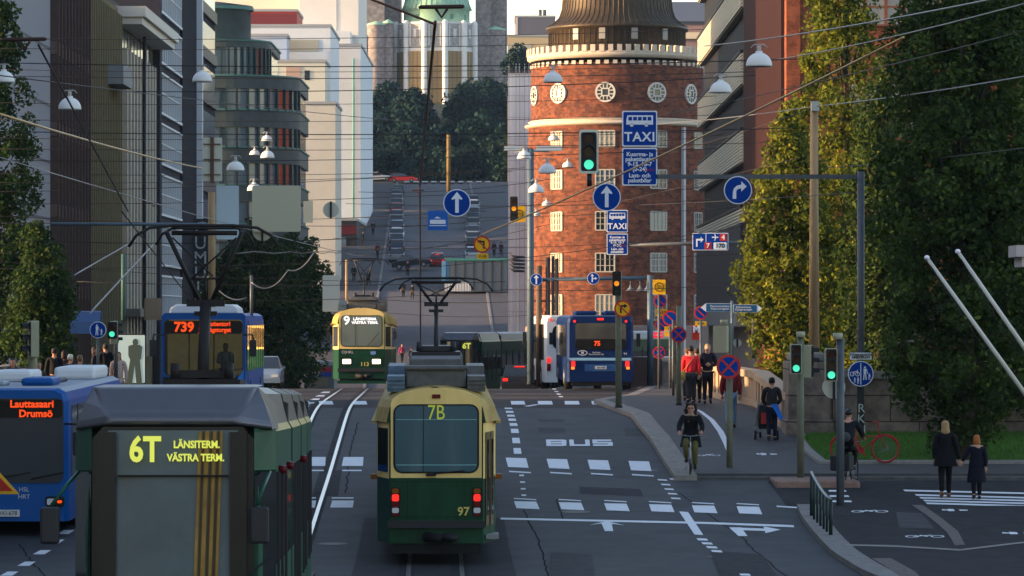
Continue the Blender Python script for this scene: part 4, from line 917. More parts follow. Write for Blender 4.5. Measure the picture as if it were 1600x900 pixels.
t7=nr_tram('green and yellow tram seen from behind, showing 7B and number 97','tram',P7.x+.02,73.5,R(1.15),['97'],False)
pantograph(t7,0,6.2,3.88,5.50,2.35,.85,dark,mast_w=.045,zk=4.95)
P9=at(565,495,150)
t9=nr_tram('oncoming green and yellow tram with a lit 9 and headlights on','tram',P9.x,150,R(1.15),['9','113'],True)
t9.scale.z=.93
pantograph(t9,0,5,3.8,5.6,2.0,.8,dark,mast_w=.04)
# ---- low-floor articulated trams
silver=M('tram_silver',(.11,.11,.125),.36,metal=.6,var=.06,scale=3); bronze=M('silver_shade',(.20,.19,.18),.35,metal=.6)
VG=M('variotram_green',(.004,.060,.034),.35,spec=.2,var=.2,scale=2)
def vario(label,X,Y,rz,dest,front,segs,curve=0):
    t=thing('articulated_tram',label,'tram',(X,Y,G(Y)),rz,None,pitch=pitch_at(Y,16)*.5)
    W=1.15
    # segments
    y=0.25; ang_=0; cx=0; seg=[]
    for i,(L,da) in enumerate(segs):
        ang_+=da; c,s=math.cos(ang_),math.sin(ang_); tf=Matrix.Translation((cx,y,0))@Matrix.Rotation(ang_,4,'Z')
        prof=[(0,.35),(0,1.0),(0,1.62),(0,2.45),(0,2.7),(0,3.18),(-.05,3.26),(-.14,3.62),(-.3,3.70),(-.9,3.71)]; n=len(prof)
        mats=[VG,M('tram_side_glass',(.03,.04,.04),.08,spec=.9),M('tram_cream',(.45,.38,.16),.4),silver if i==0 else (M('roof_fairing',(.08,.07,.062),.5,metal=.2) if front else M('roof_fairing_pale',(.55,.57,.58),.4))]
        def mf(i_,j):
            if i_<0: return 0
            k=j if j<n else 2*n-2-j
            return ([0,0,1,1,0,2,3,3,3,3] if front else [0,0,1,0,0,2,3,3,3,3])[min(k,9)]
        mb=MB(); rings=[]
        y0=.0 if i else .55
        for yy in (y0,L):
            l=[(-(W+o),yy,z) for o,z in prof]; r=[(-a,b,c_) for a,b,c_ in l][::-1]; rings.append([tuple(tf@Vector(q)) for q in l+r])
        mb.loft(rings,0,True,False,mf); sgm=mb.build('body' if i==0 else 'carriage',mats,t)
        w=MB()
        for s_ in (-1,1):
            for k in range(int((L-.8)/1.25)): w.box(s_*W-.03,s_*W+.03,.9+k*1.25,.98+k*1.25,1.0,2.7,0,tf); 
            w.box(s_*(W-.1)-.02,s_*(W-.1)+.02,1,L-.3,3.2,3.26,0,tf)
        w.build('window_post',dark,sgm)
        g=MB()
        for q in range(4): 
            yy=L+.02+q*.11
            g.add([tuple(tf@Vector((xx,yy+dy,zz))) for dy in (0,.06) for xx,zz in ((-W+.05,.4),(W-.05,.4),(W-.05,3.5),(W-.3,3.62),(-W+.3,3.62),(-W+.05,3.5))],[(0,1,2,3,4,5),(11,10,9,8,7,6)]+[(a,a+6,(a+1)%6+6,(a+1)%6) for a in range(6)])
        g.box(-W+.12,W-.12,L-.02,L+.5,.45,3.4,0,tf); g.build('bellows',M('bellows_rubber',(.055,.05,.048),.8),sgm)
        e=tf@Vector((0,L+.48,0)); cx,y=e.x,e.y
    # front cab
    def cab():
        mb=MB()
        R0=[(-.96,.02,.35),(-.98,.0,1.9),(-.97,.06,2.55),(.97,.06,2.55),(.98,.0,1.9),(.96,.02,.35)]
        R1=[(-W,.75,.35),(-W,.75,1.9),(-W,.75,3.05),(W,.75,3.05),(W,.75,1.9),(W,.75,.35)]
        R1=[(-W,.75,.35),(-W,.75,1.9),(-W,.75,2.7),(W,.75,2.7),(W,.75,1.9),(W,.75,.35)]
        mb.loft([R0,R1],0,True); mb.build('cab',VG,t)
        b=MB(); # silver brow
        und=[(-1.10,.75,3.18),(-.78,.35,3.20),(.78,.35,3.20),(1.10,.75,3.18)]
        lo=[(-1.13,.14,3.21),(-.76,-.10,3.26),(.76,-.10,3.26),(1.13,.14,3.21)]
        mid=[(-1.11,.17,3.30),(-.72,-.09,3.37),(.72,-.09,3.37),(1.11,.17,3.30)]
        up=[(-1.03,.30,3.52),(-.78,.02,3.44),(.78,.02,3.44),(1.03,.30,3.52)]
        top=[(-.95,.44,3.70),(-.92,.36,3.70),(.92,.36,3.70),(.95,.44,3.70)]
        back=[(-.97,1.6,3.72),(-.90,1.5,3.73),(.90,1.5,3.73),(.97,1.6,3.72)]
        rings=[und,lo,mid,up,top,back]; base=len(b.v)
        for r in rings: b.v+=r
        for i in range(5):
            for j in range(3): a=i*4+j; b.f.append([a,a+1,a+5,a+4]); b.m.append(0); b.sm.append(False)
        b.add([(-1.11,.17,3.30),(-1.13,.14,3.21),(-1.10,.75,3.18),(-1.16,1.2,3.2),(-1.13,1.2,3.5),(-.95,.44,3.70),(-1.03,.30,3.52)],[(0,1,2,3,4,5,6)]); b.add([(1.11,.17,3.30),(1.13,.14,3.21),(1.10,.75,3.18),(1.16,1.2,3.2),(1.13,1.2,3.5),(.95,.44,3.70),(1.03,.30,3.52)],[(6,5,4,3,2,1,0)])
        o=b.build('brow',silver,t)
        mo=o.modifiers.new('b','BEVEL'); mo.width=.05; mo.segments=4; mo.limit_method='ANGLE'; mo.angle_limit=R(25)
        # black mask
        mb=MB(); mb.prism([(-.92,.6),(-.92,3.10),(-.80,3.24),(.80,3.24),(.92,3.10),(.92,.6)][::1],-.06,.3); mb.build('front_mask',M('mask_black',(.008,.009,.010),.3,spec=.25),t)
        g=MB(); n=14; 
        xs=[-.80+1.6*i/n for i in range(n+1)]
        for i in range(n):
            f=lambda x:-.165+.075*(x/.8)**2
            g.add([(xs[i],f(xs[i]),.75),(xs[i+1],f(xs[i+1]),.75),(xs[i+1],f(xs[i+1])+.04,3.20),(xs[i],f(xs[i])+.04,3.20)],[(0,1,2,3)],smooth=True)
        gl=g.build('windscreen',M('vario_glass',(.08,.108,.118),.3,spec=.25,var=.25,scale=.7) if front else tglass_k,t)
        if front:
            g=MB(); g.box(-.85,-.65,-.155,-.03,.75,3.18); g.build('dark_reflection_left',M('mask_black',None),gl)  # black side strips paint the darker edges of the windscreen reflection
            g=MB(); g.box(.66,.85,-.155,-.03,.75,3.18); g.build('dark_reflection_right',M('mask_black',None),gl)
            g=MB(); g.box(-.62,.64,-.172,-.09,2.67,2.69); g.build('display_edge',gasket,gl)
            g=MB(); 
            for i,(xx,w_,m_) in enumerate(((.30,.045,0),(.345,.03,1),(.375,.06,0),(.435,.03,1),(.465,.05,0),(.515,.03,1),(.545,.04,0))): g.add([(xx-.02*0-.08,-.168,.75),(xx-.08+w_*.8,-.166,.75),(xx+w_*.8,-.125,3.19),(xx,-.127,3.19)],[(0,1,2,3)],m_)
            g.build('gold_reflection',[M('reflection_gold',(.26,.155,.035),.5,var=.3,scale=3),M('reflection_brown',(.07,.04,.015),.6)],gl)  # gold strips paint a sunlit reflection onto the windscreen
            text('route_lettering','6T',.40,led_y,gl,-.31,2.97,-.19,bold=.012,sx=.82); text('destination_lettering','LÄNSITERM.',.115,led_y,gl,.28,3.035,-.19,bold=.004,sx=.86); text('destination_lettering','VÄSTRA TERM.',.115,led_y,gl,.27,2.885,-.19,bold=.004,sx=.86)
            wiper(t,.10,.95,1.3,R(38),-.24)
        else:
            text('route_lettering','6T',.42,led_y,gl,.42,2.95,-.19,bold=.016)
        for s in (-1,1):
            mb=MB(); mb.add([(s*.93,-.01,2.74),(s*1.165,.5,2.74),(s*1.155,.5,3.22),(s*.93,-.01,3.22)],[(0,1,2,3) if s>0 else (3,2,1,0)]); mb.build('corner_panel',VG,t)
            mb=MB(); mb.add([(s*.94,.0,.5),(s*1.162,.5,.5),(s*1.162,.5,2.72),(s*.94,.0,2.72)],[(0,1,2,3) if s>0 else (3,2,1,0)]); mb.build('corner_window',tglass_k,t)
            if front:
                mb=MB(); mb.tube([(s*1.1,.2,2.72),(s*1.22 if s<0 else 1.04,-.2,2.55),(s*1.36 if s<0 else .98,-.3,2.35)],.022,6); m=mb.build('mirror_arm',VG,t)
                mb=MB(); mb.cbox(s*1.38 if s<0 else 1.0,-.3,2.12,.22,.1,.42); mb.build('mirror',dark,m,bevel=.03)
        mb=MB()
        for k,yy in enumerate((1.6,4.2,9.5)): mb.tube([(W,yy,2.72),(W+.09,yy,2.72)],.05,8)
        mb.build('side_indicator',redd,t)
    cab()
    mb=MB(); mb.box(-.95,.95,.3,24,.15,.5); mb.build('underframe',black,t)
    return t
X6=at(270,495,44).x
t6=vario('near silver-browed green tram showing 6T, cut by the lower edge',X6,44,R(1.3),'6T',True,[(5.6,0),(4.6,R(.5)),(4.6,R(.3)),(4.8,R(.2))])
t6.rotation_euler.x=-.021
pantograph(t6,.0,6.0,3.72,5.82,1.95,1.0,M('pantograph_black',(.02,.018,.018),.6),mast_w=.075,zk=4.82)
X6b=at(718,495,216).x
t6b=vario('distant green articulated tram showing 6T, turning right beyond the crest',X6b,216,R(-6),'6T',False,[(6,R(-5)),(6,R(-6)),(6,R(-6)),(6,R(-7)),(6,R(-7))])
t6b.rotation_euler.x=0; t6b.location.z=-4.6
pantograph(t6b,3.2,15,3.75,5.6,1.8,.8,dark,mast_w=.05)
# ---- buses
def bus(label,X,Y,rz,L,H,col,rear=False,dest=None,pitch=0,roofcol=None,name='bus',W=1.275,glass_y=None,cab=False):
    t=thing(name,label,'bus',(X,Y,G(Y)),rz,None,pitch=pitch)
    r=.10; mb=MB()
    def ring(y,w,h,top): return [(-w,y,.32),(-w,y,1.1),(-w,y,h-.25),(-w+.05,y,h-.08),(-w+.2,y,h),(w-.2,y,h),(w-.05,y,h-.08),(w,y,h-.25),(w,y,1.1),(w,y,.32)]
    rings=([ring(1.4,W,H,0)] if cab else [ring(0,W-.10,H-.05,0),ring(.12,W-.02,H-.01,0),ring(.3,W,H,0)])+[ring(L-.3,W,H,0),ring(L,W-.1,H-.05,0)]
    if cab:
        f=MB(); ring_prism(f,rrect(-W+.02,W-.02,.32,H,.14),rrect(-W+.11,W-.11,1.12,H-.20,.1),0,1.42); f.build('cab_shell',col,t)
        f=MB(); f.box(-W+.06,W-.06,1.30,1.38,.5,H-.05); f.build('cab_glow_wall',M('cab_glow',(.16,.13,.07),.8,emit=.05,ecol=(1,.75,.35),var=.4,scale=2),t)  # wall glows faintly to stand for the bus interior light
    rm=roofcol or col
    mb.loft(rings,0,True,False,lambda i,j:1 if j in (3,4,5) and i>0 else 0); mb.build('body',[col,rm],t)
    for s in (-1,1):
        mb=MB(); mb.box(s*W-.012,s*W+.012,.6,L-.5,1.25,H-.38); w=mb.build('side_glazing',tglass_k,t)
        mb=MB()
        for k in range(int((L-1)/1.5)): mb.box(s*W-.02,s*W+.02,1.7+k*1.5,1.78+k*1.5,1.25,H-.38)
        mb.build('window_post',dark,w)
        for yy in (2.6,L-2.6):
            mb=MB(); mb.tube([(s*(W-.3),yy,.48),(s*(W+.01),yy,.48)],.48,18); o=mb.build('wheel',black,t); mb=MB(); mb.tube([(s*(W-.05),yy,.48),(s*(W+.03),yy,.48)],.27,14); mb.build('rim',steel,o)
    return t
busblue=M('bus_blue',(.004,.075,.28),.4,spec=.15); busroof=M('bus_roof_blue',(.17,.21,.27),.45,var=.12,scale=2)
def city_bus_front(t,H,W,deep=False):
    mb=MB(); mb.prism(rrect(-W+.10,W-.10,1.12,H-.22,.16),-.03,-.01); w=mb.build('windscreen',M('bus_glass',(.035,.04,.042),.06,spec=1.0),t)
    mb=MB(); mb.prism(rrect(-W+.12,W-.12,H-.62,H-.24,.06),-.045,-.02); d=mb.build('destination_box',M('display_black',(.008,.008,.008),.3),t)
    for s in (-1,1):
        mb=MB(); mb.prism(rrect(s*(W-.28)-.2,s*(W-.28)+.2,.62,.84,.07),-.05,.05); h=mb.build('lamp_housing',gasket,t)
        lens(h,'headlight',clr,s*(W-.36),.73,.16,.13,-.05,.02); lens(h,'indicator',led_o,s*(W-.18),.73,.10,.06,-.05,.02)
        mb=MB(); mb.tube([(s*(W-.1),.05,2.35),(s*(W+.2),-.25,2.35),(s*(W+.22),-.25,2.2)],.025,6); m=mb.build('mirror_arm',dark,t); mb=MB(); mb.cbox(s*(W+.22),-.25,1.95,.2,.12,.5); mb.build('mirror',dark,m,bevel=.03)
    mb=MB(); mb.prism([(-.26,.42),(-.26,.56),(.26,.56),(.26,.42)],-.05,.0); p=mb.build('number_plate',M('plate_white',(.6,.6,.58),.5),t)
    wiper(t,-.3,1.2,.8,R(10)); wiper(t,.5,1.2,.7,R(12))
    return w,d,p
# left bus
Xb=at(107,495,80).x-1.275
tb=bus('blue city bus with orange display at the lower left, beside the near tram',Xb,80,R(.4),12,3.1,busblue,pitch=pitch_at(80,12)*.12,roofcol=busroof)
w,d,p=city_bus_front(tb,3.1,1.275); text('route_lettering','21A',.34,led_o,d,-.52,2.66,-.055,bold=.01,align='CENTER'); text('destination_lettering','Lauttasaari',.21,led_o,d,.52,2.76,-.055,bold=.006); text('destination_lettering','Drumsö',.21,led_o,d,.60,2.56,-.055,bold=.006)
text('plate_lettering','OXI-678',.12,gasket,p,0,.49,-.056); text('operator_lettering','HSL',.13,clr,tb,.35,.98,-.01); text('operator_lettering','HRT',.13,clr,tb,.35,.83,-.01)
podw=M('pod_white',(.62,.64,.66),.45)
for x0,x1,y0,y1,h,m in ((-1.05,-.15,5.6,7.6,.25,podw),(.05,1.0,8.2,11.2,.28,podw),(.05,.75,1.9,3.4,.17,busblue),(-.95,-.25,1.6,2.6,.10,M('pod_grey',(.25,.3,.34),.5)),(-.1,.6,4.6,6.2,.09,M('pod_dark',(.05,.05,.055),.5))):
    mb=MB(); mb.box(x0,x1,y0,y1,3.09,3.1+h); mb.build('roof_pod',m,tb,bevel=.08)
# bus 739
X7=at(318,495,115).x
def clear_glass():
    m=bpy.data.materials.new('windscreen_clear'); m.use_nodes=True; n=m.node_tree; b=n.nodes['Principled BSDF']; b.inputs['Base Color'].default_value=(.02,.025,.025,1); b.inputs['Roughness'].default_value=.05
    tr=n.nodes.new('ShaderNodeBsdfTransparent'); tr.inputs[0].default_value=(.75,.8,.78,1); mx=n.nodes.new('ShaderNodeMixShader'); mx.inputs[0].default_value=.15
    n.links.new(tr.outputs[0],mx.inputs[1]); n.links.new(b.outputs[0],mx.inputs[2]); n.links.new(mx.outputs[0],n.nodes['Material Output'].inputs[0]); return m
t73=bus('oncoming blue bus with a white domed roof pod and orange 739 display',X7,115,R(1.15),12,3.0,busblue,roofcol=busroof,cab=True)
w,d,p=city_bus_front(t73,3.0,1.275); text('route_lettering','739',.40,led_o,d,-.58,2.57,-.055,bold=.014,align='CENTER'); text('destination_lettering','Rautatientori',.19,led_o,d,.34,2.67,-.055,bold=.006,sx=.92); text('destination_lettering','Järnvägstorget',.19,led_o,d,.34,2.49,-.055,bold=.006,sx=.88)
w.data.materials[0]=clear_glass(); w.data=w.data
mb=MB(); mb.prism([(-1.05,2.98),(-1.0,3.15),(-.85,3.26),(.85,3.26),(1.0,3.15),(1.05,2.98)],.25,3.2); mb.build('roof_pod',podw,t73,bevel=.05)
mb=MB(); mb.prism([(.75,.62),(1.2,.62),(1.2,1.3)][::-1],-.06,-.04); mb.build('livery_flash',M('livery_blue',(.03,.2,.6),.3),t73)
mb=MB(); mb.box(-1.2,1.2,-.045,-.02,.62,1.08); mb.build('lower_mask',gasket,t73)
mb=MB()
for x in (-.5,-.1,.25): mb.tube([(x,1.1,1.0),(x,1.1,2.7)],.025,6)
mb.build('handrail',M('handrail_yellow',(.6,.45,.08),.4),t73)
# bus 75 from behind
dblue=M('bus_dark_blue',(.004,.020,.085),.4,spec=.12)
X75=at(938,495,146).x
t75=bus('dark blue bus seen from behind with red lamps and an orange 75',X75,146,R(1.3),12,2.85,dblue,roofcol=dblue)
H=2.85; Wb=1.275
mb=MB(); mb.prism(rrect(-.95,.98,1.72,2.55,.1),-.03,.05); w=mb.build('rear_window',M('bus_glass',None),t75)
mb=MB(); mb.prism(rrect(-.95,.98,1.55,1.95,.12),-.04,-.01); d=mb.build('display',M('display_black',None),t75); text('route_lettering','75',.24,led_o,d,-.12,1.77,-.055,bold=.008)
mb=MB(); mb.box(-Wb+.1,Wb-.1,-.012,.03,1.13,1.23); mb.build('stripe',M('stripe_pale',(.22,.42,.55),.4),t75)
mb=MB(); ring_prism(mb,ell(-.68,1.42,.19,.10,24),ell(-.68,1.42,.16,.075,24),-.02,.01); mb.build('emblem',clr,t75); text('emblem_lettering','H',.12,clr,t75,-.68,1.42,-.015,bold=.01)
text('operator_lettering','Helsingin\nBussiliikenne Oy',.085,clr,t75,-.15,1.40,-.012); text('fleet_number','94',.13,clr,t75,.95,1.38,-.012)
mb=MB(); mb.prism(rrect(-.6,.6,.72,.98,.03),-.02,.01); q=mb.build('plate_panel',M('panel_blue2',(.03,.09,.22),.4),t75); mb=MB(); mb.box(-.2,.24,-.04,-.02,.80,.92); p=mb.build('number_plate',M('plate_white',None),q); 
text('plate_lettering','JMI-148',.10,gasket,t75,.02,.86,-.047)
for s in (-1,1):
    lens(t75,'brake_lamp',redl,s*1.03,1.00,.15,.22,-.02,.05); lens(t75,'indicator',M('amber_lit',(1,.3,.03),.3,emit=.6,ecol=(1,.2,.02)),s*1.05,.84,.13,.10,-.02,.05); lens(t75,'marker_lamp',redl,s*.98,2.62,.09,.09,-.02,.03)
    mb=MB(); mb.cbox(s*1.5,1.0 if s>0 else 11.5,1.9,.14,.25,.5); mb.build('mirror',dark,t75)
lens(t75,'high_brake_lamp',redl,.0,2.70,.26,.08,-.02,.04)
for x in (-.5,.6):
    mb=MB(); mb.box(x-.42,x+.42,1.2,3.4,2.84,3.02); mb.build('roof_pod',dblue,t75,bevel=.08)
mb=MB(); mb.box(-1.1,1.1,.02,.3,.18,.40); mb.build('bumper',gasket,t75)
# white coach ahead
Xw=at(900,495,162).x
tc=bus('white coach with rounded back partly hidden left of the dark blue bus',Xw-.05,162,R(2.6),11,3.15,M('coach_white',(.48,.50,.52),.35),name='coach')
lens(tc,'marker_lamp',redl,-1.0,2.95,.10,.10,-.02,.04); lens(tc,'brake_lamp',redl,-1.1,1.25,.16,.22,-.02,.05); lens(tc,'tail_lamp',redd,-1.1,.95,.16,.3,-.02,.04)
mb=MB(); mb.prism(rrect(-.95,.95,1.7,2.75,.3),-.03,.02); mb.build('rear_window',tglass_k,tc)
mb=MB(); mb.cbox(-1.6,10.8,2.1,.16,.25,.6); mb.build('mirror',dark,tc)
# small white van and white tram part behind the pole at the right
tv=bus('white roofed vehicle glimpsed right of the dark blue bus',at(1003,495,240).x,240,R(-12),7,2.9,M('van_brown',(.10,.06,.05),.5),roofcol=M('van_white',(.55,.55,.53),.4),name='minibus')
# ---- cars
def car_mesh(L=4.3,W=.87,H=1.45,hatch=True,mats=None):
    pass
def make_car(label,paint,estate=False,lit=False):
    t=thing('parked_car',label,'car',(0,0,0)); L=4.4; W=.86
    lower=[(0,.30),(0.0,.62),(.06,.86),(.9 if not estate else .3,.95),(3.05,.93),(3.9,.82),(4.32,.68),(4.4,.5),(4.38,.3)]
    if estate: lower=[(0,.30),(0,.62),(.05,.95),(.3,.97),(3.05,.93),(3.9,.82),(4.32,.68),(4.4,.5),(4.38,.3)]
    mb=MB(); rings=[]
    for w,sh in ((-W,0),(-W+.0,0),(W,0)): pass
    def side(x,inset): return [(x,y*(1-0)+ (0),z) for y,z in lower]
    rings=[[(-W+.10,y+(.05 if y<1 else -.05),max(.33,z-.03)) for y,z in lower],[(-W,y,z-.05 if z>.5 else z) for y,z in lower],[(W,y,z-.05 if z>.5 else z) for y,z in lower],[(W-.10,y+(.05 if y<1 else -.05),max(.33,z-.03)) for y,z in lower]]
    rings=[[(-W,y,z-.06 if z>.6 else z) for y,z in lower],[(-W+.12,y,z) for y,z in lower],[(W-.12,y,z) for y,z in lower],[(W,y,z-.06 if z>.6 else z) for y,z in lower]]
    mb.loft(rings); b=mb.build('body',paint,t)
    g=[(.12 if estate else .55,.93),(.35 if estate else 1.1,1.42),(2.2,1.44),(3.0,.93)]
    mb=MB(); mb.loft([[(-W+.06,y,z) for y,z in g[:1]]+[(-W+.2,y,z) for y,z in g[1:3]]+[(-W+.06,y,z) for y,z in g[3:]],[(W-.06,y,z) for y,z in g[:1]]+[(W-.2,y,z) for y,z in g[1:3]]+[(W-.06,y,z) for y,z in g[3:]]]); mb.build('glazing',tglass_k,t)
    mb=MB(); mb.loft([[(-W+.2,.38 if estate else 1.15,1.425),(-W+.24,.5 if estate else 1.25,1.48),(-W+.24,2.1,1.49),(-W+.2,2.22,1.44)],[(W-.2,.38 if estate else 1.15,1.425),(W-.24,.5 if estate else 1.25,1.48),(W-.24,2.1,1.49),(W-.2,2.22,1.44)]]); mb.build('roof',paint,t)
    for s in (-1,1):
        for yy in (.8,3.5):
            mb=MB(); mb.tube([(s*(W-.2),yy,.31),(s*(W+.01),yy,.31)],.31,14); o=mb.build('wheel',black,t); mb=MB(); mb.tube([(s*(W-.02),yy,.31),(s*(W+.02),yy,.31)],.18,10); mb.build('rim',steel,o)
        lens(t,'tail_light',redl if lit else redd,s*.68,.78,.24,.14,.02,.05); 
        mb=MB(); mb.cbox(s*.62,4.34,.62,.3,.12,.12); mb.build('headlight',clr,t)
        mb=MB(); mb.cbox(s*.95,2.75,.98,.14,.1,.1); mb.build('mirror',paint,t)
    if lit: lens(t,'high_brake_lamp',redl,0,1.40 if estate else 1.0,.5,.05,.33 if estate else .9,.05,.02)
    return t
def carpaint(n,c): return M('car_paint_'+n,c,.4,spec=.25)
paints={'silver':(.18,.20,.22),'white':(.42,.44,.45),'black':(.012,.012,.016),'grey':(.07,.075,.09),'dark_blue':(.012,.022,.06),'red':(.20,.012,.012),'pale_blue':(.14,.20,.27),'dark_green':(.015,.05,.04)}
pt={k:carpaint(k,v) for k,v in paints.items()}
def set_paint(t,p):
    for ch in t.children:
        if ch.name.split('.')[0] in ('body','roof','mirror') :
            ch.material_slots[0].link='OBJECT'; ch.material_slots[0].material=p
proto=make_car('silver saloon first in the left parked row on the hill',pt['silver'])
def slope(Y): return math.atan2(G(Y+3)-G(Y-3),6)
def put_car(px,Y,pn,label,rz=0,grp='cars parked on the hill street',src=proto,first=[True],dz=.02):
    X=T(px,Y); c=src if first[0] and src is proto else dup(src); 
    if src is proto: first[0]=False
    c.location=(X,Y,G(Y)+dz); c.rotation_euler=(slope(Y+2),0,rz); c.rotation_euler.rotate_axis('Z',0); c['label']=label
    if grp: c['group']=grp
    set_paint(c,pt[pn]); return c
cl=['silver','dark_blue','black','white','pale_blue','grey','silver','red','black','silver','grey','dark_green','black']
ordn=['nearest the junction','second up','third up','fourth up','fifth up','sixth up','seventh up','eighth up','ninth up','tenth up','eleventh up','twelfth up','topmost']
Y=434
for i,pn in enumerate(cl):
    put_car(619.5 if i<12 else 622,Y,pn,f"{pn.replace('_',' ')} parked car {ordn[i]} in the left row on the hill",rz=R(1.1+random.uniform(-1.5,1.5))); Y+=8.8 if i%3 else 12.0
cr=['white','black','silver','dark_blue','silver','grey','pale_blue','white','grey']
Y=436
for i,pn in enumerate(cr):
    put_car(739,Y,pn,f"{pn.replace('_',' ')} parked car {['nearest the pavilion','second up','third up','fourth up','fifth up','sixth up','seventh up','eighth up','topmost'][i]} in the right row on the hill",rz=R(1.1+random.uniform(-1.5,1.5))); Y+=9.0 if i%3 else 13.0
put_car(613,424,'black','dark maroon car crossing the junction at the foot of the hill',rz=R(-90),grp=None)
put_car(570,598,'white','white car parked sideways at the top of the hill',rz=R(-90),grp=None,dz=.2)
est=make_car('red car with lit brake lights driving up the hill',pt['red'],True,True); est['label']='dark red car with lit brake lights climbing the hill street'; est.name='driving_car'
est.location=(T(683,428),428,G(428)+.02); est.rotation_euler=(slope(430),0,R(1.1))
c=dup(est); c.name='parked_car'; c.location=(T(608,598),598,G(598)+.18); c.rotation_euler=(0,0,R(-90)); c['label']='bright red estate car parked sideways at the top of the hill'; set_paint(c,carpaint('bright_red',(.42,.02,.02)))
c=dup(est); c.name='driving_car'; c.location=(T(812,182),182,G(182)-.12+.02); c.rotation_euler=(R(-1.2),0,R(1.2)); c['label']='black estate car with red rear lights just over the bridge crest'; set_paint(c,pt['black'])
c=dup(est); c.name='driving_car'; c.location=(T(843,205),205,G(205)+.35); c.rotation_euler=(R(-1.2),0,R(1.0)); c['label']='dark car with brake lights ahead of the black estate'; set_paint(c,pt['grey'])
c=dup(proto); c.name='driving_car'; c.location=(T(415,178),178,G(178)+.25); c.rotation_euler=(0,0,R(181)); c['label']='pale blue car facing the viewer beside the tram on the left'; c['group']=''; del c['group']; set_paint(c,pt['pale_blue'])
HAZE_D=.00007
# ================================================================ STREET FURNITURE
def mpx(px,Y): return px*Y/6000
sblue=M('sign_blue',(.003,.042,.26),.5,spec=.05); swhite=M('sign_white',(.72,.74,.78),.4); sred=M('sign_red',(.50,.03,.02),.4); syel=M('sign_yellow',(.80,.42,.01),.4); sdark=M('sign_ink',(.02,.02,.02),.5); sback=M('sign_back',(.46,.46,.38),.6)
beige=M('signal_beige',(.32,.32,.22),.55); galv=M('pole_grey',(.085,.095,.105),.5,metal=.3,var=.15,scale=5); poleg=M('pole_olive',(.14,.145,.10),.6,var=.15,scale=4); woodp=M('pole_wood',(.32,.22,.12),.85,var=.3,scale=6,streak=.1)
def arrow_up(s,r): w=.13*r; return [(-w,-.72*r),(w,-.72*r),(w,.30*r),(.36*r,.22*r),(.40*r,.30*r),(0,.80*r),(-.40*r,.30*r),(-.36*r,.22*r),(-w,.30*r)][::-1]
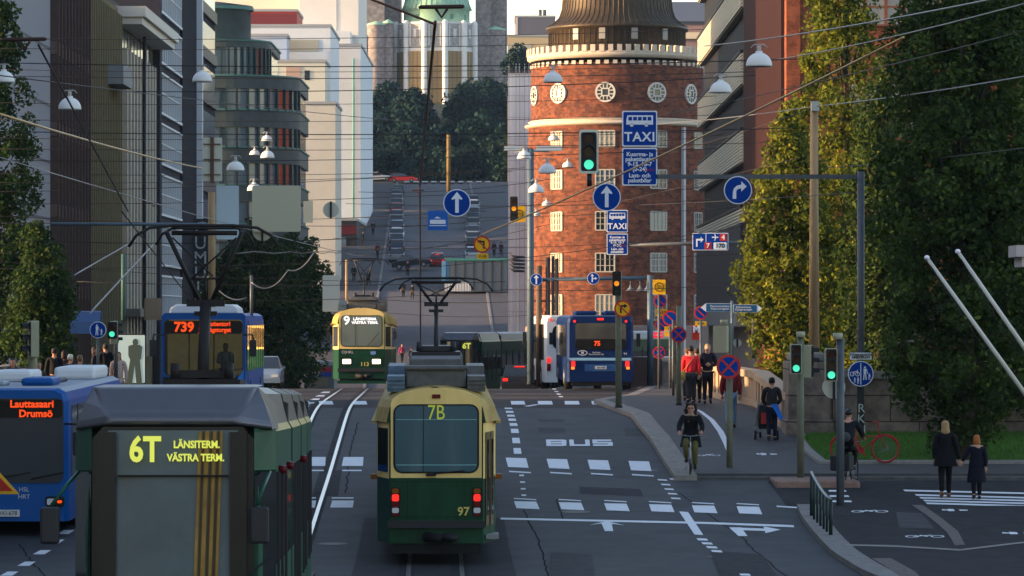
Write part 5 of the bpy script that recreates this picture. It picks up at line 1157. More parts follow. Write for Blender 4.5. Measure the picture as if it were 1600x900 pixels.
def disc_sign(label,px,py,d,Y,kind,cat='road sign',name='round_sign',ry=0):
    r=mpx(d/2,Y); t=thing(name,label,cat,at(px,py,Y),ry)
    face={'none':syel}.get(kind,sblue)
    if kind in('noturn_l','noturn_r'): face=syel
    if kind=='back': face=sback
    mb=MB(); mb.prism(ell(0,0,r,r,36)[::-1],0,.04); mb.build('panel',sback if kind=='back' else (swhite if kind in('up','right','upright','bikeped','ped') else sred),t)
    if kind=='back': mb=MB(); mb.box(-.03,.03,-.05,.0,-r*1.05,r*1.05); mb.build('bracket',dark,t); return t
    mb=MB(); mb.prism(ell(0,0,r*(.93 if kind in('up','right','upright','bikeped','ped') else .80),r*(.93 if kind in('up','right','upright','bikeped','ped') else .80),36)[::-1],-.006,.0); mb.build('face',face,t)
    mb=MB()
    if kind=='up': mb.prism(arrow_up(1,r),-.012,-.005)
    elif kind=='right':
        P=[(-.38*r,-.62*r),(-.12*r,-.62*r)]+[(-.12*r+.34*r*(1-math.cos(R(a))),-.10*r+.22*r*math.sin(R(a))) for a in (0,30,60,90)]+[(.24*r,.12*r),(.24*r,-.10*r),(.62*r,.26*r),(.24*r,.62*r),(.24*r,.38*r)]+[(.2*r-.56*r*math.sin(R(a)),-.12*r+.50*r*math.cos(R(a))) for a in (0,30,60,88)]
        mb.prism(P[::-1],-.012,-.005)
    elif kind=='upright':
        for P in ([(-.26*r,-.6*r),(-.08*r,-.6*r),(-.08*r,.42*r),(-.26*r,.42*r)],[(-.45*r,.36*r),(.11*r,.36*r),(-.17*r,.78*r)],[(-.08*r,-.1*r),(.36*r,-.1*r),(.36*r,.08*r),(-.08*r,.08*r)],[(.30*r,-.26*r),(.66*r,-.01*r),(.30*r,.24*r)]): mb.prism(P[::-1],-.012,-.005)
    elif kind in('nostop','nopark'):
        w=.085*r
        for s in ((1,-1) if kind=='nostop' else (-1,)):
            c=.78*r*.7071; mb.prism([(-c-w*.7,s*(-c)+s*w*.7),(c-w*.7,s*c+s*w*.7),(c+w*.7,s*c-s*w*.7),(-c+w*.7,s*(-c)-s*w*.7)][::1 if s<0 else -1],-.012-.002*(s>0),-.005)
    elif kind in('noturn_l','noturn_r'):
        s=-1 if kind=='noturn_l' else 1
        for P in ([(-.32*r*s,-.5*r),(-.12*r*s,-.5*r),(-.12*r*s,.22*r),(-.32*r*s,.42*r)],[(-.32*r*s,.22*r),(.22*r*s,.22*r),(.22*r*s,.44*r),(-.32*r*s,.42*r)],[(.16*r*s,.06*r),(.56*r*s,.33*r),(.16*r*s,.60*r)]): mb.prism(P[::-s],-.012,-.005)
        b2=MB(); c=.8*r*.7071; w=.05*r; b2.prism([(-c-w,c-w),(-c+w,c+w),(c+w,-c+w),(c-w,-c-w)],-.018,-.012); b2.build('slash',sred,t); mb.build('symbol',sdark,t); return t
    elif kind in('bikeped','ped'):
        def ped(cx,cz,h): 
            mb.prism(ell(cx,cz+h*.43,h*.08,h*.08,10)[::-1],-.012,-.005); mb.prism([(cx-h*.11,cz+h*.33),(cx+h*.11,cz+h*.33),(cx+h*.09,cz-.02*h),(cx-h*.09,cz-.02*h)],-.012,-.005)
            mb.prism([(cx-h*.09,cz-.02*h),(cx-h*.01,cz-.02*h),(cx-h*.06,cz-.5*h),(cx-h*.13,cz-.5*h)],-.012,-.005); mb.prism([(cx+h*.01,cz-.02*h),(cx+h*.09,cz-.02*h),(cx+h*.13,cz-.5*h),(cx+h*.06,cz-.5*h)],-.012,-.005); mb.prism([(cx+h*.1,cz+h*.3),(cx+h*.14,cz+h*.3),(cx+h*.24,cz-.05*h),(cx+h*.19,cz-.05*h)],-.012,-.005)
        if kind=='bikeped':
            ped(.32*r,.05*r,1.05*r); ped(.66*r,-.22*r,.5*r); mb.box(-.03*r,.03*r,-.012,-.005,-.85*r,.85*r)
            for cx in (-.68,-.26): ring_prism(mb,ell(cx*r,-.02*r,.18*r,.18*r,14),ell(cx*r,-.02*r,.13*r,.13*r,14),-.012,-.005)
            mb.prism([(-.68*r,-.05*r),(-.5*r,.2*r),(-.45*r,.16*r),(-.62*r,-.05*r)],-.0125,-.006); mb.box(-.55*r,-.3*r,-.0125,-.006,.15*r,.2*r); mb.prism([(-.3*r,.3*r),(-.24*r,.3*r),(-.22*r,-.04*r),(-.28*r,-.04*r)],-.0125,-.006)
            ped(-.48*r,-.5*r,.42*r); ped(-.22*r,-.52*r,.5*r)
        else: ped(-.12*r,0,1.3*r); ped(.42*r,-.25*r,.75*r)
    mb.build('symbol',sred if kind in('nostop','nopark') else swhite,t); return t
def panel_sign(label,x0,y0,x1,y1,Y,mat=sblue,border=swhite,name='panel_sign',cat='road sign'):
    a=at((x0+x1)/2,(y0+y1)/2,Y); t=thing(name,label,cat,a); w=mpx(x1-x0,Y); h=mpx(y1-y0,Y)
    mb=MB(); mb.prism(rrect(-w/2,w/2,-h/2,h/2,min(w,h)*.05),0,.04); mb.build('panel',border or mat,t)
    if border: mb=MB(); e=min(w,h)*.035; mb.prism(rrect(-w/2+e,w/2-e,-h/2+e,h/2-e,min(w,h)*.04),-.006,.0); mb.build('face',mat,t)
    return t,w,h
def pole(label,px,y0,y1,Y,r,mat=galv,name='pole',cat='pole',base=True,rt=None,lean=0):
    a=at(px,y1,Y); b=at(px+lean,y0,Y); t=thing(name,label,cat,a)
    mb=MB(); mb.tube([(0,0,0),tuple(b-a)],[r,rt or r],12); mb.build('shaft',mat,t)
    if base: mb=MB(); mb.tube([(0,0,-.02),(0,0,.06)],[r*1.3,r*1.15],12); mb.build('collar',dark,t)
    return t
def bus_symbol(t,w,cz,h):
    mb=MB(); W=w*.38; mb.prism([(-W,cz-h*.3),(-W,cz+h*.05),(-W*.92,cz+h*.42),(W,cz+h*.42),(W,cz-h*.3)][::1],-.014,-.006); mb.prism(ell(-W*.6,cz-h*.33,h*.14,h*.14,12)[::-1],-.014,-.006); mb.prism(ell(W*.5,cz-h*.33,h*.14,h*.14,12)[::-1],-.014,-.006); s=mb.build('bus_symbol',swhite,t)
    mb=MB()
    for k in range(5): mb.box(-W*.85+k*W*.36,-W*.85+k*W*.36+W*.28,-.02,-.012,cz+h*.02,cz+h*.30)
    mb.build('symbol_windows',sblue,s)
def taxi_pair(x0,x1,ya,yb,yc,Y,which):
    t,w,h=panel_sign(f'{which} blue bus and TAXI panel',x0,ya,x1,yb-1,Y); bus_symbol(t,w,h*.22,h*.36); text('lettering','TAXI',h*.36,swhite,t,0,-h*.24,-.014,bold=.008,space=1.1)
    t,w,h=panel_sign(f'{which} blue panel of small Finnish and Swedish text under TAXI',x0,yb+1,x1,yc,Y)
    text('lettering','Kuorma- ja\npakettiautot\n9-15, 18-7\n(0-24)',h*.155,swhite,t,0 if 1 else 0,h*.13,-.014,bold=.004); text('lettering','Last- och\npaketbilar',h*.155,swhite,t,0,-h*.30,-.014,bold=.004)
    text('red_lettering','la-su',h*.13,M('sign_red_text',(.4,.02,.05),.5),t,w*.27,-h*.075,-.016)
taxi_pair(972,1027,173,230,290,105,'large')
p=taxi_pair(948,981,328,364,398,150,'smaller')
# gantry 1
gt=thing('sign_gantry','grey gantry pole with a long straight arm, right of the wooden pole','gantry',at(1345,680,105))
L=lambda px,py,Y=105:tuple(at(px,py,Y)-at(1345,680,105))
mb=MB(); mb.tube([L(1345,682),L(1345,268)],[.10,.10],12); mb.build('pole',galv,gt)
mb=MB(); q=L(1345,276); e=L(1022,276); mb.box(e[0],q[0],.0,.12,q[2]-.06,q[2]+.06); mb.build('arm',galv,gt)
disc_sign('blue round sign with a curved right arrow on the gantry arm',1153,297,44,104.8,'right')
# gantry 2 (further)
gt=thing('sign_gantry','thinner grey gantry arm carrying the route number board','gantry',at(1178,560,150))
L2=lambda px,py:tuple(at(px,py,150)-at(1178,560,150))
mb=MB(); mb.tube([L2(1178,560),L2(1178,372)],.09,10); mb.build('pole',galv,gt)
mb=MB(); q=L2(1178,378); e=L2(980,383); mb.tube([(e[0],.1,e[2]),(q[0],.1,q[2])],.07,8); mb.build('arm',galv,gt)
t,w,h=panel_sign('blue direction board with plane and red route numbers 4 and 7',1082,364,1138,391,149.8)
for x,z,s,bg,fc in ((.20*w,.24*h,'',None,0),(.36*w,.24*h,'4',sred,swhite),(-.07*w,-.25*h,'7',sred,swhite),(.27*w,-.25*h,'170',swhite,sdark)):
    if bg: mb=MB(); hw=h*.2*(1 if len(s)<2 else 1.9); mb.prism(rrect(x-hw,x+hw,z-h*.2,z+h*.2,.02),-.012,-.004); mb.build('number_patch',bg,t); text('lettering',s,h*.36,fc,t,x,z,-.02,bold=.008)
mb=MB(); mb.box(-.13*w,-.115*w,-.012,-.004,-h*.48,h*.48); mb.prism([(-.40*w,-.3*h),(-.36*w,-.3*h),(-.36*w,.06*h),(-.27*w,.06*h),(-.27*w,-.05*h),(-.19*w,.12*h),(-.27*w,.28*h),(-.27*w,.17*h),(-.40*w,.17*h)],-.012,-.004)
mb.prism([(.04*w,.22*h),(.04*w,.28*h),(.22*w,.28*h),(.22*w,.22*h)],-.012,-.004); mb.prism([(.11*w,.44*h),(.13*w,.44*h),(.16*w,.25*h),(.13*w,.05*h),(.11*w,.05*h),(.13*w,.25*h)],-.013,-.005); mb.build('symbol',swhite,t)
# gantry 3
gt=thing('sign_gantry','blue-grey gantry pole and arm across the bus lane, nearest the brick tower','gantry',at(1016,606,150))
L3=lambda px,py:tuple(at(px,py,150)-at(1016,606,150))
mb=MB(); mb.tube([L3(1016,606),L3(1016,430)],.12,10); mb.build('pole',M('pole_blue',(.085,.125,.16),.5,metal=.2),gt)
mb=MB(); q=L3(1016,434); e=L3(846,437); mb.tube([(e[0],.1,e[2]),(q[0],.1,q[2])],.07,8); mb.build('arm',M('pole_blue',None),gt)
disc_sign('small blue round sign with an up arrow at the end of the far arm',838,437,19,149.8,'up'); disc_sign('small blue round sign with up and right arrows on the far arm',927,435,19,149.7,'upright')
disc_sign('blue round up arrow sign above the smaller TAXI panel',948,308,44,104.8,'up'); disc_sign('blue round up arrow sign hanging over the street near the wooden post',714,317,43,104.8,'up')
t,w,h=panel_sign('light blue square tram stop sign beside the hanging arrow sign',668,329,700,360,112,M('sign_blue_light',(.015,.11,.42),.4),M('sign_blue_light2',(.03,.16,.5),.4)); 
mb=MB(); mb.prism(rrect(-.23*1.0,.23,-.10,.02,.03),-.014,-.006); mb.box(-.25,.25,-.014,-.006,-.16,-.14); mb.prism([(-.1,.06),(-.02,.12),(.1,.06)],-.014,-.006); mb.build('tram_symbol',swhite,t)
# traffic lights
def signal(label,px,py,h,Y,lit,yaw=0,backboard=False,mat=beige,n=3,w=None,name='traffic_light',cat='traffic light',side=True,green_c=(.10,1,.62)):
    H=mpx(h,Y); W=(mpx(w,Y) if w else H*.40); t=thing(name,label,cat,at(px,py,Y),yaw)
    mb=MB(); mb.prism(rrect(-W/2,W/2,-H/2,H/2,W*.12),0,.22); mb.build('housing',mat if not backboard else sdark,t)
    if backboard: mb=MB(); ring_prism(mb,rrect(-W*.52,W*.52,-H*.52,H*.52,W*.16),rrect(-W*.42,W*.42,-H*.46,H*.46,W*.1),-.02,.02); mb.build('border',M('border_pale',(.6,.62,.5),.5),t)
    mb=MB(); mb.prism(rrect(-W*.42,W*.42,-H*.47,H*.47,W*.1),-.015,.0); mb.build('front_plate',sdark,t)
    for i in range(n):
        z=H*(.5-(i+.5)/n)*.92; r=min(W*.36,H/n*.40)
        cn=['red','amber','green'][i] if n==3 else ['red','green'][i]; on=cn==lit
        m=M('lens_dark_'+cn,{'red':(.05,.01,.01),'amber':(.06,.03,.01),'green':(.01,.04,.03)}[cn],.2) if not on else M('lens_lit_'+cn,{'red':(1,.1,.05),'amber':(1,.4,.02),'green':(.1,1,.6)}[cn],.3,emit=.42,ecol={'red':(1,.05,.02),'amber':(1,.30,.01),'green':green_c}[cn])
        mb=MB(); mb.prism(ell(0,z,r*.85,r*.85,18)[::-1],-.03,-.01); l=mb.build('lamp',m,t)
        mb=MB(); pts=[]; ring_o=[(r*math.cos(R(a)),z+r*math.sin(R(a))) for a in range(-10,191,20)]
        k=len(ring_o); vs=[(x,-.02,zz) for x,zz in ring_o]+[(x,-.02-r*1.5,zz*1.0) for x,zz in ring_o]; mb.add(vs,[(i2,i2+1,i2+1+k,i2+k) for i2 in range(k-1)],smooth=True); mb.build('visor',sdark,l)
    return t
signal('hanging signal with a pale border and lit green lamp, beside the large TAXI panel',920,237,66,104.7,'green',backboard=True,w=29)
mb=MB(); a=at(921,270,104.8); mb.tube([a,at(921,291,104.8)],.07,8); tag(mb.build('hanger_bracket',dark),'short dark stub hanging under the green signal','bracket')
signal('small signal with a lit amber lamp beside the yellow 30 plate on the mast',803,326,38,148,'amber',w=12,mat=sdark)
t,w,h=panel_sign('yellow square 30 zone plate beside the amber signal on the mast',800,322,821,347,148.4,syel,None); mb=MB(); ring_prism(mb,ell(.0,0,.17,.17),ell(0,0,.14,.14),-.012,.0); mb.build('ring',sdark,t); text('lettering','30',.17,sdark,t,0,0,-.012)
signal('amber-lit signal on the olive pole above the yellow no right turn sign',963.5,443,38,104.6,'amber',w=13,mat=sdark)
pole('olive pole carrying the amber signal and no right turn sign at the kerb',966.5,424,636,105,.085,poleg); disc_sign('yellow round no right turn sign with a red slash, on the olive pole',973,482.5,27,104.5,'noturn_r')
disc_sign('yellow round no left turn sign with a red slash, hanging over the street',753,382,27,110,'noturn_l'); t,w,h=panel_sign('small yellow plate under the no left turn sign',745,396,763,405,110,syel,None); text('lettering','7-18',.12,sdark,t,0,0,-.01)
signal('black signal with a lit green lamp on the grey pole by the stroller',1244,561,47,93,'green',w=18,mat=beige)
pole('grey pole with two clamps, standing on the refuge kerb',1251,524,757,93.3,.085,poleg)
signal('side-on beige signal box between the two green signals',1269,565,52,93.6,'none',yaw=R(75),w=17,mat=beige,name='traffic_light')
signal('black signal with a lit green lamp nearest the cyclist in black',1299,570,52,86.5,'green',w=19,mat=beige)
pole('grey pole of the nearest green signal, at the railing',1313,528,797,86.8,.09,galv); disc_sign('grey back of a round sign behind the nearest green signal',1303,605,36,87.2,'back',name='reversed_sign')
signal('beige signal box seen from the side left of the golden tree',1128,530,42,112,'none',yaw=R(160),w=22,mat=beige); pole('olive pole of the beige signal box',1140,505,625,112.4,.07,poleg)
for px,py,Y in ((1251,527,93.2),(1309,530,86.7),(1131,507,111.8)): mb=MB(); a=at(px,py,Y); mb.tube([a,a+Vector((0,0,.14))],.11,12); tag(mb.build('signal_cap',beige),{1251:'beige cap on the pole with two clamps',1309:'beige cap on the nearest signal pole',1131:'beige cap above the side-on signal box'}[px],'cap')
# left signals
signal('beige signal seen from the side at the left edge above the blue bus',46,530,58,104,'none',yaw=R(-70),w=24,mat=beige); pole('beige post of the left edge signal',51,505,600,104.4,.13,beige,base=False)
t=signal('pedestrian signal with a lit green figure beside the blue pedestrian sign',175,516,26,112,'green',n=2,w=14,mat=sdark); signal('beige signal box right of the green pedestrian signal',184,520,36,112.4,'none',yaw=R(100),w=12,mat=beige); pole('dark pole of the green pedestrian signal',181,500,600,112.8,.06,galv,base=False)
disc_sign('blue round pedestrian path sign with adult and child, at left',153,515.5,26,111,'ped'); pole('thin pole of the blue pedestrian path sign',153,520,600,111.3,.04,galv,base=False)
# bike/ped sign on gantry pole
disc_sign('blue round sign split between bicycle and pedestrians, on the gantry pole',1345,584,40,104.7,'bikeped')
t,w,h=panel_sign('white rectangular text plate above the bicycle and pedestrian sign',1328,551,1362,562,104.7,swhite,None); text('lettering','TYÖMAAKOHTA\nARBETSPLATS',h*.42,sdark,t,0,0,-.012,bold=.003)
mb=MB(); text('graffiti_lettering','R\nK\nN',.34,M('graffiti',(.4,.45,.42),.6),gt,at(1345,640,105).x-at(1016,606,150).x,at(1345,655,104.86).z-at(1016,606,150).z,104.86-150.0)
# no stopping signs
disc_sign('big round no stopping sign with red cross, in front of the man in jeans',1138.5,573,38,95.5,'nostop'); pole('olive pole of the big no stopping sign',1140,588,738,95.7,.08,poleg)
disc_sign('round no stopping sign left of the man in red',1060.5,523,25,112,'nostop'); pole('olive pole left of the man in red',1060.5,478,632,112.3,.075,poleg)
disc_sign('round no parking sign partly behind the olive pole left of the man in red',1047,497,24,140,'nopark'); disc_sign('dark round no parking sign under the yellow plates',1034,507,22,141.5,'nopark'); disc_sign('dark round no parking sign below the yellow 30 square',1031.5,470.5,21,141,'nopark'); disc_sign('round no parking sign above the metro sign',1095,489,21,138,'nopark'); disc_sign('faint round no stopping sign low behind the poles',1030,551,20,146,'nostop')
t,w,h=panel_sign('yellow square 30 zone sign at the top of the cluster of poles',1020,437,1040,460,140.9,syel,None); mb=MB(); ring_prism(mb,ell(0,0,.17,.17),ell(0,0,.145,.145),-.012,.0); mb.build('ring',sdark,t); text('lettering','30',.17,sdark,t,0,0,-.012)
for x0,y0,x1,y1,lb,s in ((1024,483,1043,494,'small yellow plate below the upper no parking sign','8-17'),(1038,510,1060,517,'yellow plate reading 30 min beside the no stopping sign','30min'),(1038,518,1052,526,'blank yellow plate under the 30 min plate',''),(1086,502,1104,509,'small yellow plate above the metro sign','8-18')):
    t,w,h=panel_sign(lb,x0,y0,x1,y1,141.4,M('sign_yellow_dull',(.42,.24,.02),.5) if y0<500 else syel,None)
    if s: text('lettering',s,h*.7,sdark,t,0,0,-.01)
t,w,h=panel_sign('red and white metro sign with a big M',1081,508,1095,531,150,sred,None); mb=MB(); mb.box(-w/2,w/2,-.012,-.002,0,h/2); mb.build('upper_face',sred,t); text('lettering','M',h*.58,swhite,t,0,h*.2,-.02,bold=.02)
mb=MB(); mb.tube([at(1088.5,532,150.1),at(1088.5,610,150.1)],.04,6); tag(mb.build('pole',steel),'thin pole of the metro sign','pole')
t,w,h=panel_sign('red shop sign with white letters low on the tower base',1020,519,1036,528,190,M('sign_red_lit',(.7,.02,.05),.4,emit=.5),None,name='kiosk_sign',cat='sign'); text('lettering','R-kioski',h*.55,swhite,t,0,0,-.01)
for px,y0,y1,Y,lb in ((1029.5,436,608,141,'grey pole of the stacked parking signs'),(1047,510,606,140.4,'thin pole behind the no stopping sign'),(1052,500,622,128,'thin dark pole beside the man in red'),(1095,500,610,138.4,'pole of the no parking sign above the metro sign')): pole(lb,px,y0,y1,Y,.045,galv,base=False)
# street name blades
t,w,h=panel_sign('blue pointed direction blade to the left beside the golden tree',1103,474,1142,487,120,M('blade_blue',(.02,.10,.22),.4),swhite,name='direction_blade'); text('lettering','Paasivuorenkatu\nPaasivuorigatan',h*.36,swhite,t,.05,0,-.012)
mb=MB(); mb.prism([(-w/2-.16,0),(-w/2,h/2),(-w/2,-h/2)][::-1],-.002,.035); mb.build('tip',swhite,t)
t,w,h=panel_sign('blue pointed direction blade to the right against the golden tree',1146,476,1183,488,118.6,M('blade_blue',None),swhite,name='direction_blade'); text('lettering','Eläintarhantie\nDjurgårdsvägen',h*.36,swhite,t,-.05,0,-.012)
mb=MB(); mb.prism([(w/2+.16,0),(w/2,-h/2),(w/2,h/2)][::-1],-.002,.035); mb.build('tip',swhite,t)
pole('blue-grey pole of the direction blades',1144,470,560,119.5,.05,M('pole_blue',None),base=False)
disc_sign('white frilled round lamp head beside the beige signal box',1152,536,13,113,'back',name='round_plate',cat='plate')
# wooden pole & right mast
pole('tall wooden pole in front of the golden trees',1272,160,560,112,.16,woodp,rt=.11,base=False)
mb=MB(); a=at(1274,166,111.8); mb.cbox(a.x,a.y,a.z,.22,.2,.28); tag(mb.build('junction_box',M('box_pale',(.45,.45,.40),.6)),'small pale box at the top of the wooden pole','box')
pole('brown post standing behind the hanging arrow sign',701,210,300,170,.09,M('post_brown',(.17,.12,.05),.8),base=False)
pole('blue-grey lamp mast left of the brick tower',829,232,600,150,.13,M('pole_blue',None))
for px,yt,w_,lb in ((856,402,.10,'dark post left of the coach'),(864,400,.07,'thin dark post with short arm left of the coach'),(842,415,.13,'thick brown post beside the lamp mast'),(870,404,.08,'dark post directly above the coach')): pole(lb,px,yt,605,165,w_,M('post_dark',(.035,.03,.03),.6) if w_<.125 else M('post_brown2',(.10,.07,.05),.7),base=False)
mb=MB(); a=at(822,236,150); mb.cbox(a.x+.9,a.y,a.z+.1,1.0,.3,.18); mb.cbox(a.x-.5,a.y,a.z+.1,.7,.3,.16); mb.tube([(a.x-.5,a.y,a.z),(a.x+.9,a.y,a.z)],.05,6); tag(mb.build('floodlight_bar',M('lamp_bluegrey',(.35,.42,.48),.4)),'pair of long pale floodlights at the top of the lamp mast','floodlight')
mb=MB()
for k in range(5): a=at(820,402+k*5.5,163); mb.tube([a,a+Vector((-.45,0,.02)),a+Vector((-.65,0,.14))],[.05,.07,.02],6)
tag(mb.build('curved_lamps',dark),'stack of dark curved brackets on the left of the thick post','bracket')
for i,px in enumerate((985,1000,1011)):
    mb=MB(); a=at(px,454,160); mb.lathe([(.03,.22),(.06,.12),(.20,0)],12,c=(0,0)); mb.tube([(0,0,.2),(0,0,.4)],.015,5); o=mb.build('hanging_lamp',M('lamp_shade_grey',(.12,.14,.16),.5),None); o.location=a; tag(o,['small dark cone lamp, left of the three by the far arm','small dark cone lamp, middle of the three by the far arm','small dark cone lamp against the far gantry pole'][i],'street lamp','cone lamps by the far gantry')
# left masts and sign backs
pole('wooden-brown mast behind the first sign back at left',331,300,480,107,.10,woodp,base=False)
t,w,h=panel_sign('tall pale yellowish sign back at left on the brown mast',316,215,347,283,106.5,sback,None,name='reversed_sign'); mb=MB()
mb.box(-.05,.05,-.06,0,-h*.55,h*.5)
for z in (-.35,0,.35): mb.box(-w*.42,w*.42,-.05,0,z*h-.012,z*h+.012)
mb.build('bracket',M('bracket_brown',(.10,.06,.04),.7),t)
t,w,h=panel_sign('tall pale blue-white sign back, at the centre left',338,290,373,374,108,M('sign_back_blue',(.42,.52,.58),.5),None,name='reversed_sign')
t,w,h=panel_sign('large square beige sign back hanging above the left trees',394,290,470,362,109,M('sign_back_beige',(.46,.43,.31),.6),None,name='reversed_sign')
disc_sign('round grey sign back under the large beige one',410,361,31,109.4,'back',name='reversed_sign'); disc_sign('round pale sign back against the cream wall',517,328,25,112,'back',name='reversed_sign')
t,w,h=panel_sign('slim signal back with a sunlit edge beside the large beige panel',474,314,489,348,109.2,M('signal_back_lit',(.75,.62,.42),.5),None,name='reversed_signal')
t,w,h=panel_sign('grey-blue square sign back left of the oncoming tram',504,430,531,487,160,M('sign_back_blue2',(.14,.20,.25),.6),None,name='reversed_sign'); pole('lit slim pole right of the grey-blue sign back',541.5,405,500,162,.055,woodp,base=False)
t,w,h=panel_sign('flat grey sign back in front of the olive facade at left',225,466,252,500,118,M('sign_back_dark',(.06,.065,.06),.6),None,name='reversed_sign')
mb=MB(); a=at(80,350,110); b=at(378,351,110); mb.tube([a,b],.045,8); tag(mb.build('gantry_arm',M('pole_blue',None)),'long thin grey gantry arm crossing behind the black pantograph','gantry')
pole('green-grey pole among the left facades',193,397,500,118,.07,M('pole_teal',(.05,.11,.10),.6),base=False); pole('pole with a bracket in front of the left trees',393,430,500,120,.05,galv,base=False)
# advertising stand
t,w,h=panel_sign('backlit white advertising stand with a figure in a coat','%d'%0 and 183,522,228,600,119,M('poster_lit',(.40,.50,.46),.4,emit=.28),M('stand_dark',(.03,.03,.035),.5),name='advertising_stand',cat='advertising stand')
mb=MB(); cz=.0
mb.prism(ell(.12,.52,.09,.11,14)[::-1],-.014,-.006); mb.prism([(-.1,.40),(.0,.44),(.25,.44),(.33,.38),(.30,.0),(.26,-.02),(-.04,-.02),(-.1,.1)][::1],-.013,-.006); mb.prism([(-.04,-.02),(.26,-.02),(.34,-.9),(.16,-.9),(.10,-.2),(.0,-.9),(-.2,-.9)][::1],-.013,-.006); mb.build('poster_figure',M('poster_grey',(.10,.14,.12),.6),t)
# blue awning shop corner at left
t=thing('blue_awning','blue shop awning at the foot of the left facades','awning',at(128,495,170)); mb=MB()
rings=[]
for x in (-.9,.95): rings.append([(x,0,0),(x,.9,.0),(x,.75,.5),(x,.35,.82),(x,0,.95)] if 0 else [(x,1.2,0.0),(x,1.2,.95),(x,.6,.9),(x,.15,.45),(x,0,-.1)])
mb.loft(rings); mb.build('canopy',M('awning_blue',(.008,.035,.12),.8),t); mb=MB(); 
for x in (-.85,.9): mb.tube([(x,.1,-.1),(x,1.2,.1)],.03,5)
mb.build('frame',dark,t); t.location=at(132,518,150); t.scale=(.62,.62,.85)
# warning triangle at the lower-left edge
t=thing('warning_sign','red and yellow warning triangle corner at the left edge','road sign',at(-42,772,60)); r=.66; mb=MB()
mb.prism([(-r,0-.0),(0,1.15*r*1.0),(r,0)][::-1] if 0 else [(-.72,0),(.0,.72*1.1-.0),(.72,0)],-.01,.02); mb.build('panel',M('sign_yellow_rim',(.85,.45,.02),.4),t)
mb=MB(); mb.prism([(-.62,.05),(.0,.70),(.62,.05)],-.02,-.012); mb.build('face',sred,t)
mb=MB(); mb.tube([(0,.05,.3),(0,.05,G(60)-at(0,772,60).z)],.04,8); mb.build('pole',steel,t)
# railing by the near kerb
t=thing('street_railing','short black railing of upright bars on the near kerb','railing',GP(1305,836,.1))
pts=[(1268,806,738),(1272,812,746),(1277,817,755),(1282,822,763),(1287,827,770),(1292,831,776),(1298,836,780)]
P=[]
for i,(px,yb,yt) in enumerate(pts):
    b=GP(px,yb,.1); top=Vector((b.x,b.y,(495-yt)/6000*b.y)); P.append(top); l=b-t.location; u=top-t.location
    mb=MB(); mb.tube([tuple(l),tuple(u)],.028 if 0<i<len(pts)-1 else .04,6); mb.build('upright',M('rail_green',(.015,.03,.028),.5),t)
mb=MB(); mb.tube([tuple(q-t.location) for q in P],.032,8); mb.build('handrail',M('rail_bright',(.25,.28,.28),.35,metal=.6),t)
# leaning flagpoles at right
for (x0,y0,x1,y1,Y,lb) in ((1450,405,1625,648,62,'left of two white slanted flagpoles at the right edge'),(1498,395,1640,600,62,'right of two white slanted flagpoles at the right edge')):
    a=at(x0,y0,Y); b=at(x1,y1,Y); t=thing('flagpole',lb,'flagpole',b); d=a-b; mb=MB(); mb.tube([(0,0,0),tuple(d)],[.042,.028],10); mb.build('shaft',M('flagpole_white',(.55,.53,.48),.5),t)
    mb=MB(); mb.ball(tuple(d*1.01),.045,.045,.04); mb.build('finial',M('finial_pale',(.75,.7,.75),.3),t); mb=MB(); mb.tube([tuple(d*.98+Vector((0,-.05,-.05))),tuple(d*.5+Vector((-.06,-.06,-.12))),(0,-.05,-.1)],.006,4); mb.build('halyard',dark,t)
t=thing('facade_corner','pale moulded cornice corner at the right edge','cornice',at(1612,395,50)); mb=MB(); mb.box(-.2,.4,0,.8,-.05,.1); mb.box(-.12,.4,.05,.8,-.18,-.05); mb.build('moulding',M('moulding',(.42,.38,.36),.7),t)
# ================================================================ STREET LAMPS on wires
def lamp_proto():
    t=thing('street_lamp','x','street lamp'); r=.25; mb=MB()
    prof=[(.02,.30),(.07,.295)]+[(r*math.sin(R(a)),.02+.25*math.cos(R(a))) for a in range(15,91,12)]+[(r,.0),(r-.012,.0),(r-.02,.03)]
    mb.lathe(prof,28); mb.build('shade',M('lamp_white',(.62,.62,.60),.45),t)
    mb=MB(); mb.lathe([(0,.05),(.2,.06)],20); mb.build('diffuser',M('diffuser',(.25,.25,.24),.5),t)
    mb=MB(); mb.tube([(0,0,.27),(0,0,.40)],.04,8); mb.tube([(-.16,0,.36),(-.1,0,.42),(.1,0,.42),(.16,0,.36)],.012,5); mb.build('hanger',M('hanger_grey',(.35,.34,.32),.5),t)
    return t
lp=lamp_proto(); lamps=[(6,118,34,'half-cut by the left edge'),(109,160,36,'before the brown fins at left'),(316,118,31,'before the dark tower building and green tiers'),(368,258,28,'just right of the tall pale sign back'),(418,240,22,'against the lower green tiers'),(417,215,17,'highest against the green tiers'),(398,237,16,'smallest against the green tiers, bluish'),(397,291,22,'tucked above the large beige sign back'),(864,119,31,'in front of the leftmost round tower window'),(1186,91,41,'largest, above the striped building'),(1126,134,35,'just left of the striped bands'),(819,241,22,'by the floodlights on the mast'),(855,262,28,'left of the green signal'),(838,293,25,'right of the lamp mast'),(865,214,17,'by the tower cornice'),(887,256,17,'between signal and window, pale blue'),(854,317,15,'small, beside the tower window row'),(838,333,14,'small, beside the yellow 30 plate')]
first=True
for px,py,w,lb in lamps:
    Y=.5*6000/w; Y=min(Y,175); c=lp if first else dup(lp); first=False
    c.location=at(px,py+w*.32,Y); s=mpx(w,Y)/.5; c.scale=(s,s,s); c['label']='white domed lamp hung on a wire, '+lb; c['group']='domed lamps hung over the street'
